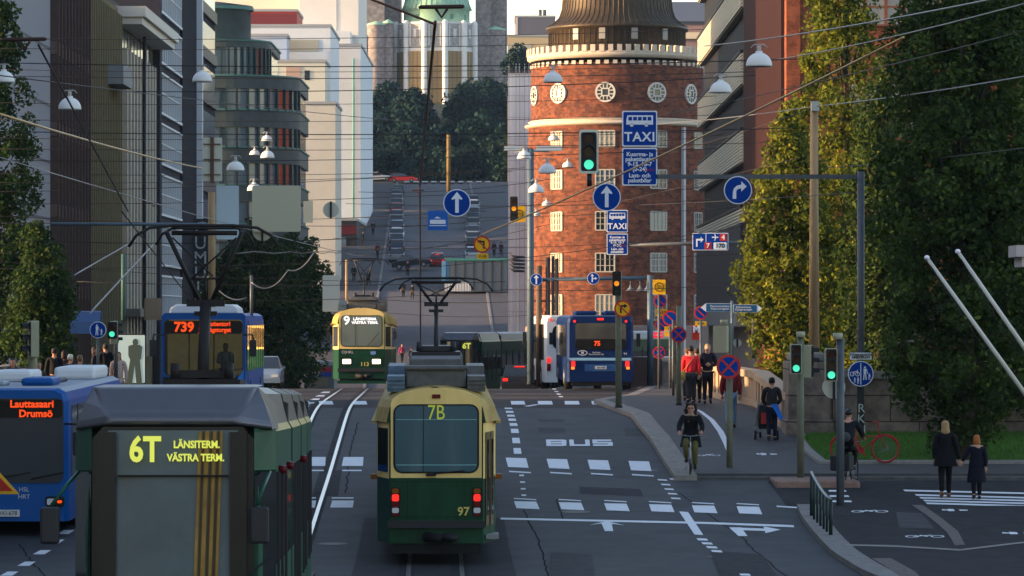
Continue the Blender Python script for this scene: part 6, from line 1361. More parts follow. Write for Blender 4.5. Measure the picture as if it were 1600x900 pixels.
# ================================================================ WIRES
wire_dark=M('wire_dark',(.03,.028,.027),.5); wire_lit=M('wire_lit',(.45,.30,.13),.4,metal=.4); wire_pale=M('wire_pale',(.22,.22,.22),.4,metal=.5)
WD=['running past the top of the round green building', 'running across the round tower windows of the brick tower', 'from the left facades over the church columns', 'passing over the park trees to the tower cornice', 'crossing below the hanging domed lamps at left', 'just under the wire that crosses the park trees', 'passing through the big beige sign back at left', 'from the left tree over the hill top cars', 'above the blue hanging arrow sign', 'passing behind the blue tram stop sign', 'low across the left trees', 'crossing the middle of the parked car rows', 'behind the right tram pantograph', 'lower behind the right tram pantograph', 'over the red car at the hill top', 'through the upper parked cars', 'through the middle parked cars', 'over the second row of tower windows', 'from the hill to the direction board', 'rising from the parked cars to the lamp mast', 'over the top row of tower windows', 'past the lowest gantry arm', 'behind the oncoming tram roof', 'over the roadway below the pavilion', 'just above the church dome', 'at the height of the battlements', 'through the second domed lamp at left', 'below the church windows', 'over the smaller domed lamps at left', 'right above the tall yellowish sign back', 'crossing the tall yellowish sign back', 'just below the tram stop sign', 'through the drooping pale cables', 'slanting down over the left trees', 'under the large TAXI panel', 'through the hanging arrow sign on the right', 'through the smaller TAXI panel', 'just over the direction board', 'crossing from the left edge to the lamp mast', 'from the TAXI panel to the big dark tree', 'descending from the wooden pole behind the TAXI panel', 'right of the wooden pole into the dark tree', 'descending past the second row of tower windows', 'from the gantry pole toward the smaller TAXI panel', 'from the gantry pole into the big dark tree']
def wire(x0,y0,Y0,x1,y1,Y1,r,sag=0,mat=wire_dark,label=None,group=None):
    a=at(x0,y0,Y0); b=at(x1,y1,Y1); n=12; pts=[a.lerp(b,i/n)+Vector((0,0,-sag*4*(i/n)*(1-i/n))) for i in range(n+1)]
    mb=MB(); mb.tube(pts,r,5); o=mb.build('overhead_wire',mat); tag(o,label or 'thin dark wire '+(WD.pop(0) if WD else 'at the far end of the street'),'wire',group or ('span wires above the street' if not label else None)); return o
for x0,y0,x1,y1,Y,r in ((-40,60,1100,46,135,.012),(-40,97,1250,92,95,.013),(-40,118,1180,112,120,.012),(200,143,1180,118,110,.013),(-60,204,1240,200,110,.014),(-60,215,1100,206,130,.010),(-40,250,1120,232,105,.010),(-40,300,820,262,120,.010),(-40,318,790,300,140,.012),(-40,335,700,352,120,.010),(-40,372,560,372,110,.012),(-40,420,800,395,130,.009),(120,440,790,440,150,.014),(300,470,800,452,160,.012),(560,300,860,280,125,.010),(560,355,870,330,140,.010),(520,372,830,372,150,.012),(640,330,1110,290,130,.010),(640,420,1180,350,135,.011),(560,400,860,350,150,.010),(780,226,1130,210,120,.010),(800,452,1180,440,135,.011),(560,465,830,470,170,.012),(600,488,840,492,180,.010),(-40,75,1000,64,128,.010),(-40,108,1100,103,132,.010),(-40,160,1120,150,118,.009),(-40,186,1180,178,122,.009),(-40,232,1230,222,130,.010),(-40,270,900,262,124,.009),(-40,285,800,268,132,.009),(-40,348,760,330,126,.009),(-40,395,700,385,138,.009),(-40,405,600,440,128,.009),(540,318,1110,312,134,.009),(560,340,1180,322,140,.009),(560,388,1100,372,146,.009),(640,405,1180,395,142,.009)):
    wire(x0,y0,Y,x1,y1,Y,r,sag=.15)
wire(-20,172,60,345,268,120,.022,.1,wire_lit,'thick golden sunlit cable slanting down at the left'); wire(1412,58,75,754,366,112,.024,.12,wire_lit,'thick golden sunlit cable slanting down at the right')
wire(-20,240,70,560,400,140,.012,.1,wire_pale,'pale wire slanting under the golden cable at left'); wire(0,178-60,62,640,190,140,.010,.05,wire_dark)
wire(1640,-20,60,1100,72,110,.016,.1,wire_pale,'upper pale wire pair from the big dark tree'); wire(1640,-5,60,1180,98,105,.013,.1,wire_pale,'lower pale wire from the big dark tree'); wire(1640,38,70,1000,186,120,.012,.1,wire_dark)
wire(1640,112,80,1274,166,112,.014,.06,wire_pale,'pale wire from the right edge to the wooden pole'); wire(1274,166,112,1000,196,130,.014,.06,wire_pale,'pale wire from the wooden pole toward the TAXI panel'); wire(1274,168,112,1050,238,140,.012,.05,wire_dark)
wire(1640,226,85,1290,262,110,.012,.05,wire_dark); wire(1274,240,112,900,330,150,.012,.05,wire_dark); wire(1340,300,105,1000,320,140,.010,.04,wire_dark)
wire(60,70,58,200,330,90,.018,0,wire_dark,'thick dark strut cable slanting down at upper left'); wire(190,330,90,300,470,110,.018,0,wire_dark,'dark cable running to the foot of the black pantograph')
wire(570,-5,66,680,38,66,.022,0,M('wire_brown',(.09,.04,.025),.6),'brown cable rising left from the dark insulator'); wire(680,34,66,655,300,120,.030,0,M('wire_brown',None),'thick brown vertical feeder cable below the dark insulator'); wire(656,300,120,657,560,150,.03,0,wire_dark,'dark mast line continuing below the feeder cable')
for px,py,w_,Y,lb in ((690,12,72,66,'dark flat insulator beam at the top centre'),(38,63,70,60,'dark insulator bar at the upper left'),(653,298,20,120,'small dark insulator on the feeder cable'),(240,318,24,112,'small dark insulator above the black pantograph')):
    a=at(px,py,Y); h=mpx(w_/2,Y); mb=MB(); mb.tube([(-h,0,0),(-h*.9,0,.01),(h*.9,0,.02),(h,0,.02)],[h*.05,h*.09,h*.09,h*.05],8); mb.tube([(-h*.25,0,-.02),(0,0,-h*.42),(h*.25,0,-.02)],h*.07,6); o=mb.build('insulator',M('insulator_dark',(.045,.025,.02),.7)); o.location=a; tag(o,lb,'insulator')
for u,lb in ((-3.12,'contact wire above the left tram track'),(0.0,'contact wire above the right tram track')):
    mb=MB(); mb.tube([(U(u,y),y,.0167*y+.02*math.sin(y*.4)) for y in range(58,176,4)],.011,5); tag(mb.build('contact_wire',wire_dark),lb,'wire')
for i,(x0,y0,x1,y1,sg) in enumerate(((325,432,385,465,.3),(393,441,450,422,.35),(450,422,490,395,.2))): wire(x0,y0,118,x1,y1,118,.018,sg,wire_pale,['pale drooping cable right of the black pantograph','pale drooping cable across the left trees','pale drooping cable rising to the cream wall'][i])
wire(1440,300,105,1350,289,105,.012,0,wire_dark) ; wire(116,430,100,212,375,112,.022,0,wire_pale,'pale strut leaning before the olive facade'); wire(140,490,100,238,384,112,.026,0,wire_pale,'longer pale strut leaning before the olive facade')
# ================================================================ BICYCLES
def bicycle(label,X,Y,rz,col,z=0,wr=.34,name='bicycle',thick=.017,fender=False,scale=1):
    """points along local +x (front wheel at +x)"""
    t=thing(name,label,'bicycle',(X,Y,G(Y)+z),rz); t.scale=(scale,)*3; m=col
    for cx,nm in ((-.52,'rear'),(.54,'front')):
        mb=MB(); n=32; mb.tube([(cx+wr*math.cos(2*PI*i/n),0,wr+wr*math.sin(2*PI*i/n)) for i in range(n+1)],thick,6,cap=False); w=mb.build('wheel',col if fender else black,t)
        mb=MB()
        for k in range(12): a=PI*k/12; mb.tube([(cx-wr*.95*math.cos(a),0,wr-wr*.95*math.sin(a)),(cx+wr*.95*math.cos(a),0,wr+wr*.95*math.sin(a))],.0025,3)
        mb.build('spokes',steel,w)
        if fender or 1: mb=MB(); mb.tube([(cx+(wr+.03)*math.cos(R(a)),0,wr+(wr+.03)*math.sin(R(a))) for a in range(20,170,12)],.014 if fender else .009,5); mb.build('mudguard',m,t)
    bb=(-.08,0,.30); st=(-.22,0,.78); hd=(.36,0,.86); hl=(.40,0,.68)
    mb=MB()
    for a,b in ((bb,st),(bb,hl),((-.17,0,.62),hd if not fender else hl),((-.52,0,wr),bb),((-.52,0,wr),(-.19,0,.66)),(hl,hd)): mb.tube([a,b],.016,6)
    mb.tube([hl,(.46,0,.55),(.54,0,wr)],.014,6); mb.build('frame',m,t)
    mb=MB(); mb.tube([hd,(.36,0,.98)],.013,6); mb.tube([(.22,-.29,1.04),(.34,-.2,1.02),(.38,0,1.0),(.34,.2,1.02),(.22,.29,1.04)],.013,6); mb.build('handlebar',m if fender else steel,t)
    mb=MB(); mb.tube([st,(-.24,0,.88)],.013,6); mb.loft([[(-.38,-.09,.88),(-.38,.09,.88),(-.38,.09,.93),(-.38,-.09,.93)],[(-.12,-.02,.89),(-.12,.02,.89),(-.12,.02,.93),(-.12,-.02,.93)]]); mb.build('saddle',m if fender else black,t)
    mb=MB(); mb.prism(ell(bb[0],bb[2],.09,.09,14),-.012,.012); mb.tube([(-.08,-.10,.30),(.02,-.12,.18)],.01,5); mb.tube([(-.08,.10,.30),(-.18,.12,.42)],.01,5); mb.cbox(.04,-.15,.17,.09,.08,.02); mb.cbox(-.20,.15,.43,.09,.08,.02); mb.build('crankset',m if fender else steel,t)
    return t
redp=M('bike_red',(.28,.018,.022),.4)
b=GP(1385,724,.17); bicycle('bright red bicycle parked on the grass beside the gantry pole',b.x-.52,b.y+.4,R(-8),redp,.17,.34,fender=True,thick=.026,scale=.98)
b=GP(1080,747,.0); bk1=bicycle('bicycle ridden toward the viewer by the curly-haired woman',b.x,b.y+.2,R(-90-4),M('bike_white',(.45,.45,.45),.3),.02)
b2=GP(1329,762,.0); bk2=bicycle('bicycle ridden away by the helmeted cyclist in black',b2.x,b2.y+.6,R(70),M('bike_black',(.03,.03,.03),.4),.02)
mb=MB(); mb.box(-.8,-.36,.08,.24,.36,.72); o=mb.build('pannier',M('pannier_black',(.02,.02,.022),.6),bk2,bevel=.03); mb=MB(); mb.box(-.8,-.36,-.24,-.08,.36,.72); mb.build('pannier',M('pannier_black',None),bk2,bevel=.03)
# ================================================================ PEOPLE
skinm=M('skin',(.42,.22,.15),.6); skin2=M('skin_lit',(.45,.25,.17),.6); lipm=M('lips',(.30,.08,.07),.5); eyem=M('eyes',(.03,.02,.02),.3)
def hairm(c): return M('hair_%02x%02x%02x'%tuple(int(x*255) for x in c),c,.6,var=.3,scale=20)
def skin_mesh(pts,edges,rad,root=0,sub=1):
    me=bpy.data.meshes.new('s'); me.from_pydata([tuple(p) for p in pts],edges,[]); o=bpy.data.objects.new('s',me); COL.objects.link(o)
    sk=o.modifiers.new('k','SKIN'); sk.use_smooth_shade=True; sk.branch_smoothing=.3
    bpy.context.view_layer.update()
    lay=me.skin_vertices[0].data if len(me.skin_vertices) else None
    if lay is None:
        bpy.context.view_layer.objects.active=o; bpy.ops.mesh.customdata_skin_add(); lay=me.skin_vertices[0].data
    for i,r in enumerate(rad): lay[i].radius=(r,r) if not isinstance(r,tuple) else r; lay[i].use_root=(i==root)
    sb=o.modifiers.new('u','SUBSURF'); sb.levels=sub; sb.render_levels=sub
    dg=bpy.context.evaluated_depsgraph_get(); m2=bpy.data.meshes.new_from_object(o.evaluated_get(dg)); bpy.data.objects.remove(o); return m2
def me_add(mb,me,mi=0):
    b=len(mb.v); mb.v+=[tuple(v.co) for v in me.vertices]
    for p in me.polygons: mb.f.append([i+b for i in p.vertices]); mb.m.append(mi); mb.sm.append(True)
def head(mb,c,s,yaw,pitch_=0):
    tf=Matrix.Translation(c)@Matrix.Rotation(yaw,4,'Z')@Matrix.Rotation(pitch_,4,'X'); n=16
    rings=[]
    for z,rx,ry,oy in ((-.118,.02,.03,-.03),(-.108,.04,.045,-.035),(-.09,.055,.062,-.028),(-.06,.066,.078,-.015),(-.02,.073,.090,-.004),(.02,.077,.096,.002),(.06,.074,.093,.006),(.095,.058,.074,.008),(.115,.034,.045,.008),(.122,.005,.005,.008)):
        rg=[]
        for j in range(n):
            a=2*PI*j/n; x=rx*math.cos(a); y=ry*math.sin(a)+oy
            if abs(j-12)<1 and -.05<z<.03: y-=.012+(.012 if z<-.0 else 0)  # nose ridge
            rg.append(tuple(tf@(Vector((x,y,z))*s)))
        rings.append(rg)
    mb.loft(rings,0,True,True)
    for sx in (-1,1):
        p=tf@(Vector((sx*.030,-.084,.012))*s); mb.ball(tuple(p),.013*s,.010*s,.007*s,8,5,2)
        p=tf@(Vector((sx*.077,.01,0))*s); mb.ball(tuple(p),.012*s,.02*s,.03*s,8,5,0)
    nz=[tf@(Vector(q)*s) for q in ((0,-.092,.015),(0,-.118,-.022),(0,-.09,-.03))]; mb.tube(nz,[.008*s,.016*s,.010*s],6)
    p=tf@(Vector((0,-.086,-.055))*s); mb.ball(tuple(p),.024*s,.012*s,.007*s,8,5,1)
def hand(mb,w,d,s,curl=.5,side=1):
    w=Vector(w); d=Vector(d).normalized(); a=d.cross(Vector((0,1,0)));
    if a.length<.1: a=d.cross(Vector((1,0,0)))
    a.normalize(); nrm=d.cross(a).normalized(); pl=.085*s
    mb.loft([[tuple(w+d*t+a*x*wd+nrm*y*.014*s) for x,y in ((-1,-1),(1,-1),(1,1),(-1,1))] for t,wd in ((-.01,.022*s),(pl*.4,.036*s),(pl,.040*s))],0,True,True)
    for k,L in enumerate((.066,.076,.070,.052)):
        b=w+d*pl+a*(-.030+.020*k)*s; m=b+(d*.8-nrm*curl*.5*side)*L*s*.5; e=m+(d*.4-nrm*curl*side)*L*s*.5; mb.tube([b-d*.01,m,e],[.0095*s,.009*s,.007*s],6)
    b=w+d*pl*.25-a*.030*s; m=b+(d*.6-a*.7)*.035*s; e=m+(d*.9-a*.2)*.03*s; mb.tube([b,m,e],[.012*s,.011*s,.008*s],6)
def figure(label,X,Y,z,h,yaw,J=None,top=(.02,.02,.025),bottom=(.02,.02,.03),hair=(.05,.03,.02),hairlen=0,coat=0,shoe=(.02,.02,.02),group=None,head_yaw=0,extra=None,topbulk=1,dress=None,skinmat=None,helmet=None,bag=None,cut_legs=False):
    """J overrides joints; facing -Y when yaw=0; lengths in body heights"""
    D=dict(pel=(0,0,.53),wai=(0,0,.61),che=(0,.0,.73),nb=(0,.005,.83),ne=(0,-.002,.865),hc=(0,-.008,.935),
      shL=(-.105,0,.815),elL=(-.135,.02,.63),wrL=(-.13,-.03,.485),shR=(.105,0,.815),elR=(.135,.02,.63),wrR=(.13,-.03,.485),
      hiL=(-.052,0,.50),knL=(-.055,-.02,.28),anL=(-.055,.0,.045),toL=(-.06,-.09,.015),hiR=(.052,0,.50),knR=(.055,-.02,.28),anR=(.055,.0,.045),toR=(.06,-.09,.015))
    if J: D.update(J)
    V={k:Vector(v)*h for k,v in D.items()}
    t=thing('person',label,'person',(X,Y,z),yaw,group)
    names=['pel','wai','che','nb','ne','shL','elL','wrL','shR','elR','wrR','hiL','knL','anL','toL','hiR','knR','anR','toR']
    ix={n:i for i,n in enumerate(names)}
    E=[('pel','wai'),('wai','che'),('che','nb'),('nb','ne'),('nb','shL'),('shL','elL'),('elL','wrL'),('nb','shR'),('shR','elR'),('elR','wrR'),('pel','hiL'),('hiL','knL'),('knL','anL'),('anL','toL'),('pel','hiR'),('hiR','knR'),('knR','anR'),('anR','toR')]
    rad=dict(pel=.078,wai=.068,che=.082,nb=.045,ne=.033,shL=.034,elL=.024,wrL=.016,hiL=.050,knL=.031,anL=.021,toL=.018); 
    for k in list(rad): 
        if k[-1]=='L': rad[k[:-1]+'R']=rad[k]
    me=skin_mesh([V[n] for n in names],[(ix[a],ix[b]) for a,b in E],[rad[n]*h for n in names])
    mb=MB(); me_add(mb,me); s=h/1.75
    head(mb,V['hc'],s*1.02,head_yaw); mb.tube([tuple(V['nb']),tuple(V['hc']-Vector((0,0,.05*h))*1)],[.036*h,.034*h],10)
    hand(mb,V['wrL'],V['wrL']-V['elL'],s*1.0); hand(mb,V['wrR'],V['wrR']-V['elR'],s*1.0,side=-1)
    mb.build('body',[skinmat or skinm,lipm,eyem],t)
    top=tuple(x*.62 for x in top) if max(top)<.15 else top; bottom=tuple(x*.6 for x in bottom) if max(bottom)<.1 else bottom
    # top
    tm=M('cloth_%02x%02x%02x'%tuple(int(min(1,x)*255) for x in top),top,.85,var=.12,scale=12); bm_=M('cloth_%02x%02x%02x'%tuple(int(min(1,x)*255) for x in bottom),bottom,.85,var=.12,scale=12)
    n2=['pel','wai','che','nb','shL','elL','wrL','shR','elR','wrR']; ix2={n:i for i,n in enumerate(n2)}
    E2=[('pel','wai'),('wai','che'),('che','nb'),('nb','shL'),('shL','elL'),('elL','wrL'),('nb','shR'),('shR','elR'),('elR','wrR')]
    r2=dict(pel=(.100,.080),wai=(.096,.078),che=(.108,.082),nb=.056,shL=.045,elL=.036,wrL=.026,shR=.045,elR=.036,wrR=.026)
    rr=[]
    for n in n2: r=r2[n]; rr.append(tuple(x*h*topbulk for x in r) if isinstance(r,tuple) else r*h*topbulk)
    me=skin_mesh([V[n] if n[:2]!='wr' else V[n].lerp(V['el'+n[2]],.06) for n in n2],[(ix2[a],ix2[b]) for a,b in E2],rr); me.materials.clear(); me.materials.append(tm)
    mb=MB(); me_add(mb,me); mb.build('jacket',tm,t)
    n3=['pel','hiL','knL','anL','hiR','knR','anR']; ix3={n:i for i,n in enumerate(n3)}
    me=skin_mesh([V[n] if n[:2]!='an' else V[n]+(V['kn'+n[2]]-V[n])*.05 for n in n3],[(ix3[a],ix3[b]) for a,b in (('pel','hiL'),('hiL','knL'),('knL','anL'),('pel','hiR'),('hiR','knR'),('knR','anR'))],[.084*h,.060*h,.043*h,.034*h,.060*h,.043*h,.034*h])
    mb=MB(); me_add(mb,me); mb.build('trousers',bm_,t)
    for sd in 'LR':
        a,b=V['an'+sd],V['to'+sd]; mb=MB(); d=(b-a); d.z=0; d=d.normalized() if d.length>1e-4 else Vector((0,-1,0)); base=a+Vector((0,0,-.02*h)); up=Vector((0,0,1))
        if b.z>a.z-.005*h: pass
        mb.tube([tuple(a-d*.025*h+Vector((0,0,-.012*h))),tuple(a+d*.01*h+Vector((0,0,-.008*h))),tuple(a.lerp(b,.6)),tuple(b+d*.012*h)],[.024*h,.029*h,.025*h,.014*h],10); mb.build('shoe',M('shoe_%02x'%int(shoe[0]*255),shoe,.5),t)
    if coat:
        mb=MB(); n=18; rings=[]
        for q in range(6):
            f=q/5; zc=V['wai'].z*(1-f)+coat*h*f+.04*h*(1-f); c=V['wai'].lerp(V['pel'],min(1,f*1.2)); rx=(.108+.045*f)*h; ry=(.088+.05*f)*h
            rings.append([(c.x+rx*math.cos(2*PI*j/n)*(1+.05*f*math.sin(j*2.3)),c.y+ry*math.sin(2*PI*j/n)*(1+.08*f*math.sin(j*1.7)),zc) for j in range(n)])
        mb.loft(rings,0,False,True); mb.build('coat_skirt',tm,t)
    hm=hairm(hair); mb=MB(); c=V['hc']; tf=Matrix.Translation(c)@Matrix.Rotation(head_yaw,4,'Z')
    if helmet:
        for q in range(1): mb.ball(tuple(tf@Vector((0,.01,.045*s))),.098*s,.125*s,.088*s,14,8)
        mb.build('helmet',helmet,t)
    else:
        n=14; rings=[]; L=hairlen*h
        zz=[(.135,.01,.012),(.122,.055,.068),(.085,.082,.100),(.03,.088,.106),(-.03,.086,.098)]
        for z,rx,ry in zz:
            rings.append([tuple(tf@(Vector((rx*math.cos(2*PI*j/n),(ry*math.sin(2*PI*j/n)*(1 if math.sin(2*PI*j/n)>0 else (.95 if z>.07 else .25))+.014),z+(.03 if math.sin(2*PI*j/n)<-.3 and z<.05 else 0)))*s)) for j in range(n)])
        if L: 
            for z,rx,ry in ((-.08,.092,.085),(-.08-hairlen*1.2,.10,.075),(-.10-hairlen*1.9,.075,.05)): rings.append([tuple(tf@(Vector((rx*math.cos(2*PI*j/n)*(1+.08*math.sin(3*j)),(ry*math.sin(2*PI*j/n)*(1 if math.sin(2*PI*j/n)>0 else .15)+.03),z))*s)) for j in range(n)])
        mb.loft(rings,0,True,True); mb.build('hair',hm,t)
    if extra: extra(t,V,h)
    return t
def walkJ(f=.07,arm=.05,lift=1):
    return dict(hiL=(-.045,0,.50),knL=(-.05,-f*.9,.285),anL=(-.05,-f*1.1,.045),toL=(-.052,-f*1.1-.09,.02),hiR=(.045,0,.50),knR=(.05,f*.2,.28),anR=(.05,f*1.4,.07),toR=(.052,f*1.4-.075,.02),elL=(-.14,.03+arm*.3,.64),wrL=(-.135,.0+arm,.50),elR=(.14,.0,.64),wrR=(.135,-arm-.02,.50))
def g(px,py,dz=.12): return GP(px,py,dz)
# couple at right, seen from behind, holding hands
p=g(1477,779,.006); figure('long-haired blonde person in black coat and trousers walking away holding a hand',p.x,p.y,p.z,1.78,R(178),dict(walkJ(.06,.03),wrL=(-.185,-.01,.49),elL=(-.15,.0,.65)),top=(.008,.008,.010),bottom=(.007,.007,.009),hair=(.30,.19,.09),hairlen=.05,coat=.42,shoe=(.12,.05,.03),topbulk=1.05)
p=g(1526,781,.006); figure('shorter person with ginger hair in a flaring dark coat, walking away, holding a hand',p.x,p.y,p.z,1.48,R(182),dict(walkJ(.04,.02),wrR=(.235,0,.59),elR=(.17,0,.68)),top=(.006,.007,.018),bottom=(.008,.008,.01),hair=(.32,.10,.025),hairlen=.015,coat=.27,topbulk=1.08)
# stroller woman
p=g(1206,689,.12)
def cape(t,V,h):
    mb=MB(); P=[(-.05,.17,.99),(.14,.16,1.0),(.30,.13,.62),(.20,.16,.56),(.08,.18,.80)]; mb.add([(-x,y,z) for x,y,z in P]+[(-x,y+.03,z) for x,y,z in P],[(0,1,2,3,4),(9,8,7,6,5)]+[(a,a+5,(a+1)%5+5,(a+1)%5) for a in range(5)]); mb.build('tied_sweater',M('sweater_blue',(.02,.14,.55),.8),t)
figure('person in dark clothes with blue sweater at the waist pushing a stroller',p.x,p.y,p.z,1.70,R(180),dict(walkJ(.045,.0),wrL=(-.08,-.18,.56),elL=(-.14,-.05,.65),wrR=(.08,-.18,.56),elR=(.14,-.05,.65)),top=(.035,.03,.035),bottom=(.012,.016,.04),hair=(.012,.01,.01),hairlen=.0,extra=cape)
st=thing('stroller','dark three-wheeled stroller with a red seat, pushed up the walkway','stroller',(p.x-.12,p.y+.55,p.z))
for x,y,r in ((-.30,-.1,.14),(.30,-.1,.14),(-.12,.6,.11),(.12,.6,.11)):
    mb=MB(); mb.tube([(x-.03,y,r),(x+.03,y,r)],r,14); w=mb.build('wheel',black,st); mb=MB(); mb.tube([(x-.035,y,r),(x+.035,y,r)],r*.45,8); mb.build('hub',steel,w)
mb=MB()
for s in (-1,1): mb.tube([(s*.24,-.35,1.02),(s*.27,-.1,.62),(s*.28,.2,.25),(s*.12,.6,.14)],.016,6); mb.tube([(s*.3,-.1,.14),(s*.26,.25,.55)],.016,6)
mb.tube([(-.24,-.35,1.02),(.24,-.35,1.02)],.018,6); mb.build('frame',steel,st)
mb=MB(); mb.loft([[(-.2,-.05,.3),(.2,-.05,.3),(.2,.5,.35),(-.2,.5,.35)],[(-.22,-.15,.62),(.22,-.15,.62),(.22,.45,.6),(-.22,.45,.6)],[(-.2,-.1,.95),(.2,-.1,.95),(.2,.2,.98),(-.2,.2,.98)]]); mb.build('seat_shell',M('stroller_black',(.02,.02,.022),.8),st,bevel=.04)
mb=MB(); mb.box(-.14,.14,-.2,-.14,.45,.75); mb.build('red_bag',M('bag_red',(.4,.03,.03),.7),st)
# man in jeans behind no stopping sign
p=g(1142,669,.12); figure('person in a dark red jacket and jeans walking away behind the no stopping sign',p.x,p.y,p.z,1.82,R(176),walkJ(.07,.04),top=(.16,.015,.02),bottom=(.12,.20,.30),hair=(.04,.03,.02),shoe=(.03,.03,.03),topbulk=1.18)
# red jacket etc
p=g(1080,632,.12)
def bag(t,V,h):
    mb=MB(); mb.box(.16,.32,.05,.2,.75,1.02); mb.build('shoulder_bag',M('bag_olive',(.22,.17,.06),.8),t,bevel=.03); mb=MB(); mb.tube([(.24,.12,1.02),(-.1,.14,1.45)],.012,5); mb.build('bag_strap',M('bag_olive',None),t)
figure('person in a bright red jacket with dark hair, walking away on the bridge',p.x,p.y+.3,p.z,1.78,R(180),walkJ(.05,.03),top=(.62,.02,.03),bottom=(.05,.045,.05),hair=(.015,.012,.012),topbulk=1.15,extra=bag)
p=g(1107,632,.12); figure('fair-haired person in a dark suit facing the viewer with hands together',p.x,p.y+.5,p.z,1.84,R(0),dict(walkJ(.02,.0),elL=(-.14,.0,.65),wrL=(-.02,-.10,.66),elR=(.14,0,.65),wrR=(.02,-.10,.665)),top=(.025,.022,.035),bottom=(.02,.018,.025),hair=(.30,.18,.08),skinmat=skin2,topbulk=1.05)
p=g(1092,632,.12); figure('person mostly hidden between the red jacket and the dark suit',p.x,p.y+1.3,p.z,1.70,R(180),walkJ(.04,.03),top=(.10,.07,.03),bottom=(.03,.03,.03),hair=(.05,.03,.02))
p=g(1064,630,.12); figure('person in brown just left of the red jacket, behind the olive pole',p.x+.3,p.y+2.2,p.z,1.68,R(180),walkJ(.04,.03),top=(.12,.06,.03),bottom=(.03,.03,.04),hair=(.10,.05,.02))
# cyclists
def scarf(t,V,h):
    mb=MB(); mb.tube([tuple(V['ne']+Vector((.075*math.cos(a),.065*math.sin(a),-.03+.01*math.sin(3*a)))) for a in np.linspace(0,2*PI,13)],.03,7,cap=False); mb.build('scarf',M('scarf_beige',(.35,.27,.2),.9),t)
    mb=MB(); c=V['hc']; mb.box(-.062,-.006,-.106,-.088,.0,.034); mb.box(.006,.062,-.106,-.088,.0,.034)
    for i in range(len(mb.v)): mb.v[i]=tuple(Vector(mb.v[i])+c)
    mb.build('sunglasses',sdark,t)
    mb=MB(); g2=np.random.default_rng(5)
    for k in range(46):
        a=g2.uniform(-.25,PI+.25); zz=g2.uniform(-.13,.13); r=.10+.035*g2.uniform(); mb.ball((c.x+r*math.cos(a)*1.15*(1-max(0,zz)*2.6),c.y+.03+.085*math.sin(a),c.z+zz),.034,.034,.034,7,5)
    mb.build('curls',hairm((.03,.018,.014)),t)
p=b; rideJ=dict(pel=(0,.12,.50),wai=(0,.10,.58),che=(0,.05,.70),nb=(0,.01,.80),ne=(0,-.005,.835),hc=(0,-.02,.905),shL=(-.11,.0,.79),elL=(-.165,-.07,.66),wrL=(-.155,-.20,.585),shR=(.11,0,.79),elR=(.165,-.07,.66),wrR=(.155,-.20,.585),hiL=(-.05,.11,.48),knL=(-.075,-.10,.40),anL=(-.06,-.02,.19),toL=(-.065,-.10,.16),hiR=(.05,.11,.48),knR=(.06,-.08,.32),anR=(.06,.0,.09),toR=(.062,-.08,.06))
figure('cyclist with curly dark hair, sunglasses and a black coat riding toward the viewer',bk1.location.x,bk1.location.y,bk1.location.z+.09,1.74,R(-4),rideJ,top=(.012,.012,.014),bottom=(.10,.09,.03),hair=(.03,.018,.014),extra=scarf,coat=.36,topbulk=1.12)
rideJ2=dict(rideJ); 
def sling(t,V,h):
    mb=MB(); mb.ball((.02,.35,1.06),.17,.09,.13,12,8); mb.build('waist_bag',M('bag_grey',(.05,.05,.055),.8),t)
figure('helmeted cyclist dressed in black riding away beside the signal pole',bk2.location.x,bk2.location.y,bk2.location.z+.09,1.76,R(160),rideJ2,top=(.012,.013,.018),bottom=(.010,.010,.012),helmet=M('helmet_black',(.02,.02,.022),.25),extra=sling,topbulk=1.2)
# left crowd behind the bus
woman=g(185,640,.12)
crowd=[(185,545,115,1.70,'woman in a pale jacket standing beside the advertising stand',(.45,.33,.30),(.10,.06,.04),.03,0),
 (20,562,112,1.66,'long-haired brunette near the left edge',(.05,.04,.04),(.07,.03,.02),.06,10),(38,570,109,1.62,'person with a lit face right of the long-haired brunette',(.04,.04,.05),(.05,.03,.02),.02,-20),(60,558,110,1.7,'person just right of the left signal post',(.08,.06,.05),(.08,.05,.03),.04,30),(85,554,116,1.78,'tall person in black turned away',(.015,.015,.02),(.02,.015,.015),0,180),(110,556,114,1.68,'white-haired person in the crowd',(.04,.05,.07),(.60,.58,.52),0,150),(125,551,112,1.76,'person in a checked jacket with light brown hair',(.08,.09,.12),(.16,.10,.06),0,160),(148,553,120,1.7,'person in dark clothes between checked jacket and stand',(.02,.02,.03),(.03,.02,.02),.02,90),(165,550,124,1.75,'person in the shadow under the blue pedestrian sign',(.02,.02,.02),(.02,.02,.02),0,200),(100,565,119,1.6,'short dark-clothed person half behind the white-haired one',(.05,.03,.03),(.03,.02,.02),.04,180)]
for px,ph,Y,h,lb,tc,hc,hl,yw in crowd:
    zh=(495-ph)/6000*Y; X=T(px,Y); figure(lb if lb[0]!='x' else lb,X,Y,G(Y)+.12,h*1.0 if 1 else h,R(yw),walkJ(.02,.01),top=tc,bottom=(.05,.05,.06) if px!=185 else (.30,.26,.25),hair=hc,hairlen=hl,skinmat=skin2 if px in(185,38) else None)
# bus driver
figure('bus driver in a pale shirt at the wheel of the 739 bus',T(352,115.8),115.95,G(115.5)+.36,1.7,R(0),dict(elL=(-.13,-.08,.67),wrL=(-.06,-.2,.66),elR=(.13,-.08,.67),wrR=(.06,-.2,.66)),top=(.35,.32,.28),hair=(.10,.06,.04),skinmat=skin2)
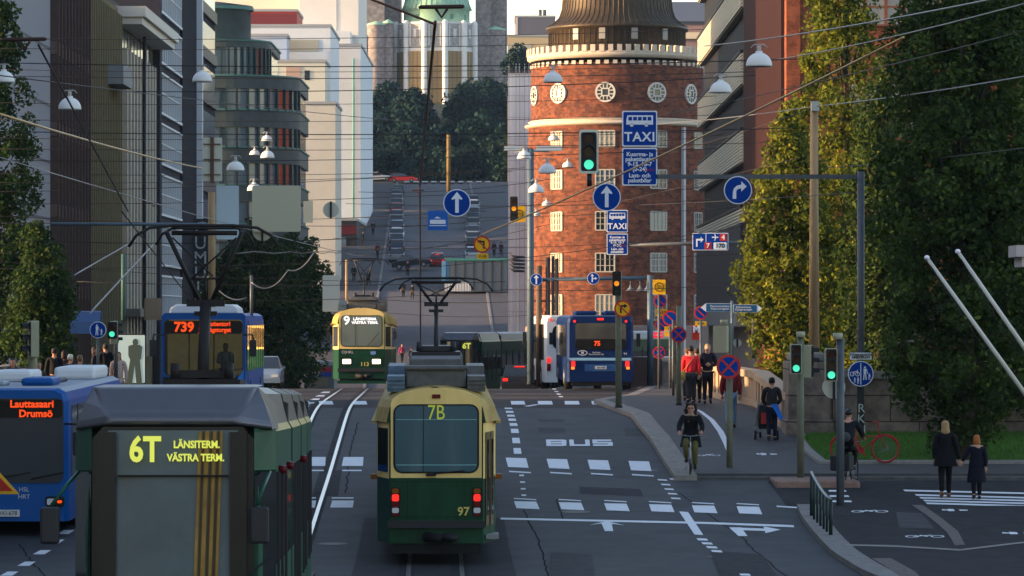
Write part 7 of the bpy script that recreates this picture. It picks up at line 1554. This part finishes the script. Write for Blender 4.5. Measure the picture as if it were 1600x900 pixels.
# people down the street and on the hill
def far_person(label,px,py,Y,h,yaw,top,bottom=(.03,.03,.04),hair=(.03,.02,.02)): return figure(label,T(px,Y),Y,G(Y)+.13,h,R(yaw),walkJ(.07,.03),top=top,bottom=bottom,hair=hair)
far_person('person in a pink top walking, seen just left of the yellow tram roof',628,560,336,1.7,20,(.30,.05,.10))
far_person('person in black beside the one in the pink top',643,565,334,1.66,180,(.02,.02,.03))
A=far_person('dark-clothed person standing on the empty roadway at mid hill',630,470,392,1.75,180,(.02,.02,.03))
far_person('person on a dark bicycle lane spot right of the standing one',644,472,391,1.6,160,(.02,.025,.03),(.05,.04,.02))
far_person('person in black walking up the left hill pavement',583,380,470,1.8,180,(.012,.012,.016))
far_person('person in dark coat crossing left of the maroon car',567,392,455,1.75,90,(.03,.03,.04))
far_person('person in a maroon top at the foot of the hill pavement',590,412,438,1.75,200,(.12,.02,.02))
far_person('person on the right hill pavement beside the parked row',772,400,440,1.75,180,(.03,.02,.03)); far_person('companion of the person on the right hill pavement',783,402,440,1.7,170,(.05,.02,.03))
far_person('person walking below the hill, left of the oncoming tram mast',553,440,410,1.75,170,(.02,.02,.02)); far_person('person with a light bag right of the oncoming tram mast',576,450,405,1.7,150,(.05,.05,.06)); far_person('crouched-looking dark person at mid hill below the maroon car',637,432,415,1.75,0,(.02,.02,.03))

# ---- undergrowth at the top of the hill
for i,(px,Y,yt,hw,lb) in enumerate(((575,628,225,34,'shrubby tree behind the white parked car'),(618,632,232,30,'low tree behind the red estate at the hill top'),(660,630,236,34,'low tree at the end of the hill street'),(704,628,230,34,'low tree behind the brown post'),(745,632,226,34,'low tree right of the brown post at the hill top'),(784,626,222,30,'low tree beside the sheeted building'))):
    tree('park_tree',lb,T(px,Y),Y,prof_px(Y,G(Y),[(286,hw*.6),(275,hw),(258,hw),(yt+12,hw*.7),(yt,4)]),60,70,.6,leaf_far,seed=71+i,crr=1.3,group='low trees at the top of the hill street',trunk_r=.2)
# ---- air
hz=bpy.data.materials.new('haze_air'); hz.use_nodes=True; n=hz.node_tree; n.nodes.remove(n.nodes['Principled BSDF'])
pv=n.nodes.new('ShaderNodeVolumePrincipled'); pv.inputs['Color'].default_value=(.50,.72,1,1); pv.inputs['Density'].default_value=HAZE_D; pv.inputs['Anisotropy'].default_value=.3
n.links.new(pv.outputs[0],n.nodes['Material Output'].inputs['Volume'])
mb=MB(); mb.box(-2600,2600,-250,3100,-9,75); o=mb.build('haze',hz); tag(o,kind='stuff')
